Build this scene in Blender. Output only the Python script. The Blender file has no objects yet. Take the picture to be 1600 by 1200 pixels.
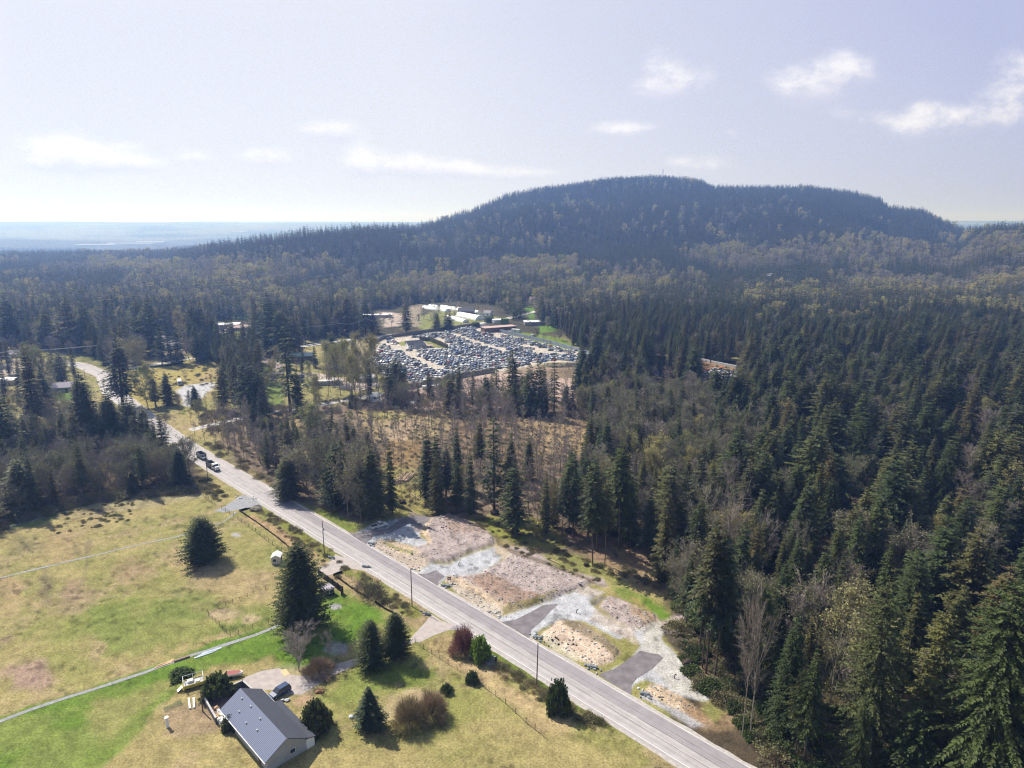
import bpy, math, random
import numpy as np
from mathutils import Vector, Matrix
random.seed(7); RNG = np.random.default_rng(7)
R = math.radians
sc = bpy.context.scene
C = sc.collection

# ------------------------------------------------------------------ camera
CAM_H = 100.0
PITCH = math.atan(255.0/1067.0)
cam_d = bpy.data.cameras.new('camera'); cam = bpy.data.objects.new('camera', cam_d); C.objects.link(cam)
cam.location = (0, 0, CAM_H); cam.rotation_euler = (math.pi/2-PITCH, 0, 0)
cam_d.sensor_width = 36.0; cam_d.lens = 1067.0/1600*36; cam_d.clip_start = 1; cam_d.clip_end = 90000
sc.camera = cam

# ------------------------------------------------------------------ sun and exposure
SUN_EL = R(48); SUN_AZ = math.atan2(0.66, -0.75)       # direction towards the sun, from +x
SUNV = Vector((math.cos(SUN_AZ)*math.cos(SUN_EL), math.sin(SUN_AZ)*math.cos(SUN_EL), math.sin(SUN_EL)))
sd = bpy.data.lights.new('sun', 'SUN'); so = bpy.data.objects.new('sun', sd); C.objects.link(so)
sd.energy = 5.0; sd.angle = R(0.55); sd.color = (1.0, 0.95, 0.88)
so.rotation_euler = SUNV.to_track_quat('Z', 'Y').to_euler(); so.location = (-300, 250, 400)
sc.view_settings.view_transform = 'Standard'; sc.view_settings.look = 'None'
sc.view_settings.gamma = 1; sc.view_settings.exposure = 0.55
cy = sc.cycles
cy.max_bounces = 4; cy.diffuse_bounces = 2; cy.glossy_bounces = 2; cy.transmission_bounces = 2; cy.volume_bounces = 0
cy.transparent_max_bounces = 4; cy.sample_clamp_indirect = 3.0; cy.caustics_reflective = False; cy.caustics_refractive = False
cy.use_denoising = True; cy.denoising_prefilter = 'NONE'; cy.denoising_input_passes = 'RGB_ALBEDO_NORMAL'; cy.filter_width = 1.2

# ------------------------------------------------------------------ picture bearings -> places on the ground
_c, _s = math.cos(PITCH), math.sin(PITCH)
def P(px, py, z=0.0):
    u = (px-800)/1067.0; v = (600-py)/1067.0
    dy = _c+v*_s; dz = -_s+v*_c
    t = (CAM_H-z)/-dz
    return (u*t, dy*t)
def PX(x, y, z=0.0):
    x = np.asarray(x, float); y = np.asarray(y, float)
    q = z-CAM_H
    d = y*_c-q*_s
    d = np.where(d < 1, 1, d)
    return 800+1067*x/d, 600-1067*(q*_c+y*_s)/d, d
def rise(px, py, pt):                     # height of a thing standing at (px,py) whose top shows at row pt
    X, Y = P(px, py); v = (600-pt)/1067.0
    return CAM_H+Y*(v*_c-_s)/(_c+v*_s)
def zray(py, Y):
    v = (600-np.asarray(py, float))/1067.0
    return CAM_H+Y*(v*_c-_s)/(_c+v*_s)

# ------------------------------------------------------------------ sky
w = bpy.data.worlds.new('World'); sc.world = w; w.use_nodes = True
nt = w.node_tree; nt.nodes.clear()
def N(nt, t, **kw):
    n = nt.nodes.new(t)
    for k, v in kw.items(): setattr(n, k, v)
    return n
def math_(nt, op, a, b=None, c=None, clamp=False):
    n = N(nt, 'ShaderNodeMath', operation=op, use_clamp=clamp)
    for i, q in enumerate((a, b, c)):
        if q is None: continue
        if isinstance(q, (int, float)): n.inputs[i].default_value = q
        else: nt.links.new(q, n.inputs[i])
    return n.outputs[0]
WS = 0.10
sky = N(nt, 'ShaderNodeTexSky', sky_type='NISHITA'); sky.sun_disc = False
sky.sun_elevation = SUN_EL; sky.sun_rotation = math.pi/2-SUN_AZ
sky.air_density = 1.0; sky.dust_density = 1.5; sky.ozone_density = 1.2
tc = N(nt, 'ShaderNodeTexCoord'); sep = N(nt, 'ShaderNodeSeparateXYZ'); nt.links.new(tc.outputs['Generated'], sep.inputs[0])
yy = math_(nt, 'MAXIMUM', sep.outputs[1], 0.05)
A = math_(nt, 'DIVIDE', sep.outputs[0], yy); E = math_(nt, 'DIVIDE', sep.outputs[2], yy)
comb = N(nt, 'ShaderNodeCombineXYZ'); nt.links.new(A, comb.inputs[0]); nt.links.new(math_(nt, 'MULTIPLY', E, 1.6), comb.inputs[1])
nz = N(nt, 'ShaderNodeTexNoise'); nz.inputs['Scale'].default_value = 21; nz.inputs['Detail'].default_value = 9; nz.inputs['Roughness'].default_value = 0.66; nz.inputs['Distortion'].default_value = 0.15
nt.links.new(comb.outputs[0], nz.inputs['Vector'])
nz2 = N(nt, 'ShaderNodeTexNoise'); nz2.inputs['Scale'].default_value = 1.7; nz2.inputs['Detail'].default_value = 4
nt.links.new(comb.outputs[0], nz2.inputs['Vector'])
def ae(px, py):
    u = (px-800)/1067.0; v = (600-py)/1067.0
    return u/(_c+v*_s), (-_s+v*_c)/(_c+v*_s)
clouds = [(90,238,54,24,1.2),(160,252,62,17,1.0),(225,260,34,10,.8),(520,205,48,16,.9),(566,257,30,18,1.1),(645,260,46,18,1.1),(720,266,32,13,.9),
          (805,272,60,11,.9),(415,248,44,16,.85),(305,246,26,12,.7),(1035,112,30,28,.7),(1085,125,42,18,.5),(1020,142,36,12,.5),(1255,135,50,24,.85),(1320,108,48,22,.8),
          (1590,122,42,34,.75),(1420,198,70,18,.6),(1530,180,85,20,.6),(1450,168,24,14,.4),(953,205,38,12,.8),(1010,198,34,8,.4),(1143,208,13,8,.5),
          (1090,255,50,13,.7),(190,226,30,8,.3),(40,255,40,7,.3),(1320,180,50,12,.25)]
tot = None; low = None
nzc = math_(nt, 'MULTIPLY', math_(nt, 'SUBTRACT', nz.outputs[0], 0.5), 3.2)
for (cx, cyy, rx, ry, st) in clouds:
    a0, e0 = ae(cx, cyy)
    da = math_(nt, 'MULTIPLY_ADD', A, 1067.0/rx, -a0*1067.0/rx)
    de = math_(nt, 'MULTIPLY_ADD', E, 1000.0/ry, -e0*1000.0/ry)
    d2 = math_(nt, 'ADD', math_(nt, 'MULTIPLY', da, da), math_(nt, 'MULTIPLY', de, de))
    g = math_(nt, 'MULTIPLY', math_(nt, 'EXPONENT', math_(nt, 'MULTIPLY', d2, -0.8)), st)
    tot = g if tot is None else math_(nt, 'ADD', tot, g)
    gd = math_(nt, 'MULTIPLY', g, de); low = gd if low is None else math_(nt, 'ADD', low, gd)
body = math_(nt, 'ADD', tot, math_(nt, 'MULTIPLY', nzc, math_(nt, 'MULTIPLY_ADD', tot, 0.62, 0.12)))
mr = N(nt, 'ShaderNodeMapRange', interpolation_type='SMOOTHSTEP'); nt.links.new(body, mr.inputs[0])
mr.inputs[1].default_value = 0.18; mr.inputs[2].default_value = 1.05
cm = math_(nt, 'MULTIPLY', mr.outputs[0], 0.85)
ub = N(nt, 'ShaderNodeMapRange', interpolation_type='SMOOTHSTEP'); nt.links.new(math_(nt, 'ADD', math_(nt, 'DIVIDE', low, math_(nt, 'ADD', tot, 0.02)), math_(nt, 'MULTIPLY', nzc, 0.5)), ub.inputs[0]); ub.inputs[1].default_value = -0.75; ub.inputs[2].default_value = 0.35
ccm = N(nt, 'ShaderNodeMix', data_type='RGBA'); nt.links.new(ub.outputs[0], ccm.inputs[0]); ccm.inputs[6].default_value = tuple(q/WS for q in (0.50, 0.50, 0.60))+(1,)
# thin high veil, thicker towards the sun side (left)
vl = N(nt, 'ShaderNodeMapRange'); nt.links.new(math_(nt, 'ADD', A, math_(nt, 'MULTIPLY', math_(nt, 'SUBTRACT', nz2.outputs[0], 0.5), 0.7)), vl.inputs[0])
vl.inputs[1].default_value = -0.45; vl.inputs[2].default_value = 0.75; vl.inputs[3].default_value = 0.96; vl.inputs[4].default_value = 0.84
vc = N(nt, 'ShaderNodeMapRange'); nt.links.new(math_(nt, 'ADD', A, math_(nt, 'ADD', math_(nt, 'MULTIPLY', E, 0.35), math_(nt, 'MULTIPLY', math_(nt, 'SUBTRACT', nz2.outputs[0], 0.5), 0.35))), vc.inputs[0])
vc.inputs[1].default_value = -0.1; vc.inputs[2].default_value = 0.75
vcm = N(nt, 'ShaderNodeMix', data_type='RGBA'); nt.links.new(vc.outputs[0], vcm.inputs[0])
vcm.inputs[6].default_value = tuple(q/WS for q in (0.535, 0.545, 0.60))+(1,); vcm.inputs[7].default_value = tuple(q/WS for q in (0.35, 0.36, 0.53))+(1,)
fy = N(nt, 'ShaderNodeMapRange', interpolation_type='SMOOTHSTEP'); nt.links.new(sep.outputs[1], fy.inputs[0]); fy.inputs[1].default_value = -0.1; fy.inputs[2].default_value = 0.45; fy.inputs[3].default_value = 0.2
fz = N(nt, 'ShaderNodeMapRange', interpolation_type='SMOOTHSTEP'); nt.links.new(sep.outputs[2], fz.inputs[0]); fz.inputs[1].default_value = 0.45; fz.inputs[2].default_value = 0.8; fz.inputs[3].default_value = 1.0; fz.inputs[4].default_value = 0.3
veil = math_(nt, 'MULTIPLY', vl.outputs[0], math_(nt, 'MULTIPLY', fy.outputs[0], fz.outputs[0]))  # veil thinned overhead and behind the camera, out of view, to lower ambient light
mx = N(nt, 'ShaderNodeMix', data_type='RGBA'); nt.links.new(veil, mx.inputs[0]); nt.links.new(sky.outputs[0], mx.inputs[6])
nt.links.new(vcm.outputs[2], mx.inputs[7])
mx2 = N(nt, 'ShaderNodeMix', data_type='RGBA'); nt.links.new(cm, mx2.inputs[0]); nt.links.new(mx.outputs[2], mx2.inputs[6])
ccm.inputs[7].default_value = tuple(q/WS for q in (0.70, 0.69, 0.72))+(1,); nt.links.new(ccm.outputs[2], mx2.inputs[7])
bg = N(nt, 'ShaderNodeBackground'); bg.inputs[1].default_value = WS
out = N(nt, 'ShaderNodeOutputWorld'); nt.links.new(mx2.outputs[2], bg.inputs[0]); nt.links.new(bg.outputs[0], out.inputs[0])
w.cycles.sampling_method = 'MANUAL'; w.cycles.sample_map_resolution = 256

# ------------------------------------------------------------------ tags and materials
def tag(o, label=None, cat=None, group=None, kind=None):
    if label: o['label'] = label
    if cat: o['category'] = cat
    if group: o['group'] = group
    if kind: o['kind'] = kind
    return o
def link(o, parent=None):
    C.objects.link(o)
    if parent: o.parent = parent
    return o
def mat(name, col, rough=0.8, metal=0.0, var=0.0, scale=1.0, spec=0.3, bump=0.0, col2=None, streak=0.0):
    m = bpy.data.materials.new(name); m.use_nodes = True; t = m.node_tree
    b = t.nodes['Principled BSDF']; b.inputs['Roughness'].default_value = rough; b.inputs['Metallic'].default_value = metal
    b.inputs['Specular IOR Level'].default_value = spec
    b.inputs['Base Color'].default_value = (*col, 1)
    if streak:
        tcc = t.nodes.new('ShaderNodeTexCoord'); mp = t.nodes.new('ShaderNodeMapping'); mp.inputs['Rotation'].default_value = (0, 0, math.pi/4); t.links.new(tcc.outputs['Object'], mp.inputs[0])
        mp2 = t.nodes.new('ShaderNodeMapping'); mp2.inputs['Scale'].default_value = (0.02, 1.3, 1); t.links.new(mp.outputs[0], mp2.inputs[0])
        n = t.nodes.new('ShaderNodeTexNoise'); n.inputs['Scale'].default_value = 1; n.inputs['Detail'].default_value = 4; t.links.new(mp2.outputs[0], n.inputs['Vector'])
        n2 = t.nodes.new('ShaderNodeTexNoise'); n2.inputs['Scale'].default_value = .35; n2.inputs['Detail'].default_value = 7; n2.inputs['Roughness'].default_value = .7; t.links.new(tcc.outputs['Object'], n2.inputs['Vector'])
        mr = t.nodes.new('ShaderNodeMapRange'); mr.inputs[1].default_value = .65; mr.inputs[2].default_value = 1.35; mr.inputs[3].default_value = 1-streak; mr.inputs[4].default_value = 1+streak; t.links.new(math_(t, 'ADD', n.outputs[0], n2.outputs[0]), mr.inputs[0])
        vm = t.nodes.new('ShaderNodeVectorMath'); vm.operation = 'SCALE'; vm.inputs[0].default_value = col; t.links.new(mr.outputs[0], vm.inputs['Scale']); t.links.new(vm.outputs[0], b.inputs['Base Color'])
    elif var or col2:
        tcc = t.nodes.new('ShaderNodeTexCoord'); n = t.nodes.new('ShaderNodeTexNoise'); n.inputs['Scale'].default_value = scale; n.inputs['Detail'].default_value = 6
        t.links.new(tcc.outputs['Object'], n.inputs['Vector'])
        mr = t.nodes.new('ShaderNodeMapRange'); mr.inputs[1].default_value = 0.3; mr.inputs[2].default_value = 0.7
        t.links.new(n.outputs[0], mr.inputs[0])
        mx = t.nodes.new('ShaderNodeMix'); mx.data_type = 'RGBA'
        c2 = col2 or tuple(q*(1+var) for q in col); c1 = col if col2 else tuple(q*(1-var) for q in col)
        mx.inputs[6].default_value = (*c1, 1); mx.inputs[7].default_value = (*c2, 1)
        t.links.new(mr.outputs[0], mx.inputs[0]); t.links.new(mx.outputs[2], b.inputs['Base Color'])
        if bump:
            bp = t.nodes.new('ShaderNodeBump'); bp.inputs['Strength'].default_value = bump; bp.inputs['Distance'].default_value = 0.1
            t.links.new(n.outputs[0], bp.inputs['Height']); t.links.new(bp.outputs[0], b.inputs['Normal'])
    return m
def leaf_mat(name, cols, transl=0.25, rough=0.65):
    """foliage: three tones chosen per tree, with clumps"""
    m = bpy.data.materials.new(name); m.use_nodes = True; t = m.node_tree
    b = t.nodes['Principled BSDF']; b.inputs['Roughness'].default_value = rough; b.inputs['Specular IOR Level'].default_value = 0.25
    oi = t.nodes.new('ShaderNodeObjectInfo'); cr = t.nodes.new('ShaderNodeValToRGB')
    el = cr.color_ramp.elements
    el[0].position = 0; el[0].color = (*cols[0], 1); el[1].position = 1; el[1].color = (*cols[-1], 1)
    for i, c in enumerate(cols[1:-1]):
        e = el.new((i+1)/(len(cols)-1)); e.color = (*c, 1)
    t.links.new(oi.outputs['Random'], cr.inputs[0])
    tcc = t.nodes.new('ShaderNodeTexCoord'); n = t.nodes.new('ShaderNodeTexNoise'); n.inputs['Scale'].default_value = 0.9; n.inputs['Detail'].default_value = 3
    t.links.new(tcc.outputs['Object'], n.inputs['Vector'])
    mr = t.nodes.new('ShaderNodeMapRange'); mr.inputs[1].default_value = 0.3; mr.inputs[2].default_value = 0.7; mr.inputs[3].default_value = 0.6; mr.inputs[4].default_value = 1.45
    t.links.new(n.outputs[0], mr.inputs[0])
    vm = t.nodes.new('ShaderNodeVectorMath'); vm.operation = 'SCALE'; t.links.new(cr.outputs[0], vm.inputs[0]); t.links.new(mr.outputs[0], vm.inputs['Scale'])
    t.links.new(vm.outputs[0], b.inputs['Base Color'])
    if transl:
        tr = t.nodes.new('ShaderNodeBsdfTranslucent'); ms = t.nodes.new('ShaderNodeMixShader'); ms.inputs[0].default_value = transl
        t.links.new(vm.outputs[0], tr.inputs[0]); t.links.new(b.outputs[0], ms.inputs[1]); t.links.new(tr.outputs[0], ms.inputs[2])
        t.links.new(ms.outputs[0], t.nodes['Material Output'].inputs[0])
    return m

# ------------------------------------------------------------------ mesh builder
class MB:
    def __init__(s): s.v = []; s.f = []; s.m = []
    def add(s, vs, fs, mi=0):
        n = len(s.v); s.v += [tuple(q) for q in vs]; s.f += [tuple(i+n for i in f) for f in fs]; s.m += [mi]*len(fs); return s
    def box(s, x, y, z, sx, sy, sz, rz=0.0, mi=0, top=1.0, topy=None):   # z = bottom
        ty = top if topy is None else topy
        c, n = math.cos(rz), math.sin(rz); vs = []
        for k, (kx, ky) in ((0, (1, 1)), (1, (top, ty))):
            for a, b in ((-1, -1), (1, -1), (1, 1), (-1, 1)):
                u, v = a*sx/2*kx, b*sy/2*ky
                vs.append((x+u*c-v*n, y+u*n+v*c, z+k*sz))
        return s.add(vs, [(0, 3, 2, 1), (4, 5, 6, 7), (0, 1, 5, 4), (1, 2, 6, 5), (2, 3, 7, 6), (3, 0, 4, 7)], mi)
    def tube(s, a, b, r0, r1, n=6, mi=0, cap=True):
        a, b = Vector(a), Vector(b); d = (b-a)
        if d.length < 1e-6: return s
        q = d.to_track_quat('Z', 'Y'); vs = []
        for p, r in ((a, r0), (b, r1)):
            for i in range(n):
                t = 2*math.pi*i/n; vs.append(p+q@Vector((math.cos(t)*r, math.sin(t)*r, 0)))
        fs = [(i, (i+1) % n, n+(i+1) % n, n+i) for i in range(n)]
        if cap: fs += [tuple(range(n-1, -1, -1)), tuple(range(n, 2*n))]
        return s.add(vs, fs, mi)
    def prism(s, pts, z0, z1, mi=0):
        n = len(pts); vs = [(x, y, z0) for x, y in pts]+[(x, y, z1) for x, y in pts]
        return s.add(vs, [(i, (i+1) % n, n+(i+1) % n, n+i) for i in range(n)]+[tuple(range(n-1, -1, -1)), tuple(range(n, 2*n))], mi)
    def blob(s, x, y, z, rx, ry, rz_, seed=0, n=8, m=5, jag=0.2, mi=0):
        rr = random.Random(seed); vs = [(x, y, z+rz_)]
        for j in range(1, m):
            ph = math.pi*j/m
            for i in range(n):
                t = 2*math.pi*(i+0.5*(j % 2))/n; k = 1+rr.uniform(-jag, jag)
                vs.append((x+rx*k*math.sin(ph)*math.cos(t), y+ry*k*math.sin(ph)*math.sin(t), z+rz_*k*math.cos(ph)))
        vs.append((x, y, z-rz_)); fs = [(0, 1+i, 1+(i+1) % n) for i in range(n)]
        for j in range(m-2):
            for i in range(n):
                a = 1+j*n+i; b = 1+j*n+(i+1) % n; fs.append((a, a+n, b+n, b))
        l = len(vs)-1; k = 1+(m-2)*n
        fs += [(l, k+(i+1) % n, k+i) for i in range(n)]
        return s.add(vs, fs, mi)
    def mesh(s, name, mats):
        me = bpy.data.meshes.new(name); me.from_pydata(s.v, [], s.f)
        for m in (mats if isinstance(mats, (list, tuple)) else [mats]): me.materials.append(m)
        if any(s.m): me.polygons.foreach_set('material_index', s.m)
        me.update(); return me
    def build(s, name, mats, parent=None, loc=None, rz=None):
        o = bpy.data.objects.new(name, s.mesh(name, mats)); link(o, parent)
        if loc: o.location = loc
        if rz is not None: o.rotation_euler = (0, 0, rz)
        return o
def empty(name, loc, rz=0.0, **kw):
    o = bpy.data.objects.new(name, None); o.location = loc; o.rotation_euler = (0, 0, rz); o.empty_display_size = 0.5
    C.objects.link(o); return tag(o, **kw)
def copy_tree(o, parent=None, loc=None, rz=None, deep=True):
    c = o.copy(); C.objects.link(c); c.parent = parent
    if loc is not None: c.location = loc
    if rz is not None: c.rotation_euler = (0, 0, rz)
    if deep:
        for ch in list(o.children): copy_tree(ch, c)
    return c

# ------------------------------------------------------------------ noise and masks
_T = np.random.default_rng(3).random((256, 256))
def vn(x, y, seed=0):
    x = np.asarray(x, float)+seed*37.17; y = np.asarray(y, float)+seed*91.3
    xi = np.floor(x).astype(int); yi = np.floor(y).astype(int); fx = x-xi; fy = y-yi
    fx = fx*fx*(3-2*fx); fy = fy*fy*(3-2*fy)
    a = _T[xi & 255, yi & 255]; b = _T[(xi+1) & 255, yi & 255]; c = _T[xi & 255, (yi+1) & 255]; d = _T[(xi+1) & 255, (yi+1) & 255]
    return (a*(1-fx)+b*fx)*(1-fy)+(c*(1-fx)+d*fx)*fy
def fbm(x, y, s=1.0, o=4, seed=0):
    r = 0; a = 0.5; t = 0
    for i in range(o):
        r = r+a*vn(np.asarray(x)/s, np.asarray(y)/s, seed+i*5); t += a; a *= 0.5; s *= 0.5
    return r/t
def sdist(x, y, poly):
    """signed distance to polygon, positive inside"""
    p = np.array(poly, float); n = len(p); d = np.full(x.shape, 1e9); ins = np.zeros(x.shape, bool)
    for i in range(n):
        ax, ay = p[i]; bx, by = p[(i+1) % n]; ex, ey = bx-ax, by-ay
        t = np.clip(((x-ax)*ex+(y-ay)*ey)/(ex*ex+ey*ey+1e-9), 0, 1)
        d = np.minimum(d, np.hypot(x-ax-t*ex, y-ay-t*ey))
        c = ((ay > y) != (by > y)) & (x < ex*(y-ay)/(ey if abs(ey) > 1e-9 else 1e-9)+ax)
        ins ^= c
    return np.where(ins, d, -d)
def wp(poly): return [P(a, b) for a, b in poly]
def ell(cx, cyy, rx, ry, n=14, rot=0.0):
    o = []
    for i in range(n):
        t = 2*math.pi*i/n; u, v = rx*math.cos(t), ry*math.sin(t)
        o.append((cx+u*math.cos(rot)-v*math.sin(rot), cyy+u*math.sin(rot)+v*math.cos(rot)))
    return o
def sstep(a, b, x):
    t = np.clip((x-a)/(b-a), 0, 1); return t*t*(3-2*t)

# ------------------------------------------------------------------ terrain height
RIDGE = [(-900,392,1650),(-400,392,1700),(0,395,1750),(150,393,1750),(250,391,1650),(290,387,1500),(340,377,1380),(400,372,1330),(440,366,1330),(510,356,1380),(590,351,1450),(650,351,1600),(700,337,1850),
         (740,325,1950),(770,310,2050),(800,299,2150),(870,290,2250),(950,279,2350),(1030,274,2400),(1090,279,2400),(1112,289,2350),(1190,289,2300),(1260,289,2250),
         (1330,298,2200),(1370,309,2150),(1388,321,2100),(1440,326,2100),(1462,336,2050),(1505,356,1850),(1530,353,1500),(1565,350,1400),(1600,351,1400),(1700,345,1450),(2100,352,1500),(2600,360,1500)]
_rx = np.array([r[0] for r in RIDGE]); _ry = np.array([r[1] for r in RIDGE]); _rd = np.array([r[2] for r in RIDGE])
def terrain(x, y):
    x = np.asarray(x, float); y = np.asarray(y, float)
    ys = np.maximum(y, 50.0); px = np.clip(800+1067/_c*x/ys, -900, 2600)
    D = np.interp(px, _rx, _rd); row = np.interp(px, _rx, _ry)
    Zr = np.maximum(zray(row, D)-20.0, 2.0)
    S = np.interp(px, [200, 320, 700, 1000, 1450, 1600], [1300, 900, 950, 900, 1000, 800])
    t = np.clip((y-S)/(D-S), 0, 1)
    z = Zr*(0.30*t**1.2+0.70*(t*t*(3-2*t)))
    bump = (fbm(x, y, 260, 4, 3)-0.5)*2
    z = z+bump*np.clip(Zr, 0, 160)*0.22*np.sin(math.pi*t)**0.8
    low = np.interp(px, [0, 500, 1100, 1700], [-80, -80, -30, 0])
    back = sstep(0, 1300, y-D)
    z = z*(1-back)+low*back
    # far valley side and plateau
    far = sstep(4600, 11500, y)
    z = z+far*(150-low-80+42*(fbm(x, y, 3200, 3, 8)-0.5)*2)*1.0
    r5 = np.exp(-((y-5200)/700.0)**2)*38*np.clip(1-(px-20)/260, 0, 1)
    r6 = np.exp(-((y-4600)/500.0)**2)*24*np.exp(-((px-265)/60.0)**2)
    return np.where(y > 0, z+r5+r6, 0.0)

# ------------------------------------------------------------------ ground paint: (outline in picture bearings, colour, edge softness m, edge wobble m, strength)
DRY = (0.30,0.25,0.11); DRY2 = (0.31,0.23,0.14); OLIVE = (0.20,0.21,0.06); GREEN = (0.135,0.185,0.035); BRIGHT = (0.105,0.185,0.022)
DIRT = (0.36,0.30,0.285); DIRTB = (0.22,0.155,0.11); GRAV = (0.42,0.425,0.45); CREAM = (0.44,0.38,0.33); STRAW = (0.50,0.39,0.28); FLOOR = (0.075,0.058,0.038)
BRUSH = (0.17,0.13,0.09); OCHRE = (0.31,0.245,0.13); YG = (0.26,0.235,0.07); CONC = (0.30,0.27,0.25); GGRAV = (0.34,0.33,0.34)
LOTS = dict(
 pad1=[(552,834),(585,818),(612,812),(640,806),(664,808),(672,812),(668,822),(656,830),(658,838),(670,846),(664,852),(645,853),(610,843),(585,846),(572,852)],
 mound1=[(672,810),(700,803),(726,812),(752,824),(772,840),(777,850),(768,853),(735,863),(700,880),(668,880),(664,872),(628,864),(642,856),(668,852),(674,845),(662,836),(664,826)],
 side1=[(575,852),(600,844),(640,856),(664,872),(668,882),(650,893),(628,882),(600,864)],
 pad2=[(652,894),(672,880),(700,882),(735,865),(772,853),(788,855),(800,866),(782,873),(766,886),(745,896),(715,900),(700,897),(688,910),(684,914),(664,902)],
 mound2=[(700,898),(716,901),(748,897),(772,886),(800,867),(825,872),(870,888),(920,905),(928,912),(905,920),(880,930),(850,942),(815,952),(788,955),(786,945),(745,925),(715,905)],
 side2=[(695,905),(715,905),(745,925),(786,945),(786,962),(770,964),(740,945),(712,926)],
 pad3=[(775,966),(800,958),(830,950),(860,938),(890,926),(915,916),(944,925),(922,940),(930,950),(955,972),(1000,985),(1012,972),(1030,972),(1034,1000),(1048,1012),(1062,1030),(1070,1050),(1100,1070),(1112,1085),(1105,1094),(1085,1092),(1060,1085),(1035,1075),(1010,1064),(990,1068),(986,1082),(940,1056),(960,1045),(985,1030),(1000,1010),(990,995),(965,1000),(940,985),(915,970),(880,968),(858,978),(842,985),(835,995),(828,997),(783,973)],
 isle3=[(858,980),(872,970),(892,969),(915,978),(950,1000),(972,1018),(958,1034),(935,1040),(912,1036),(880,1015),(852,1000),(845,990)],
 mound3=[(940,940),(950,932),(968,935),(1000,950),(1025,960),(1030,972),(1010,976),(1005,982),(980,978),(955,965),(935,950)],
 isle4=[(1012,1066),(1030,1070),(1060,1088),(1090,1108),(1075,1118),(1040,1100),(1005,1082)],
)
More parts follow.
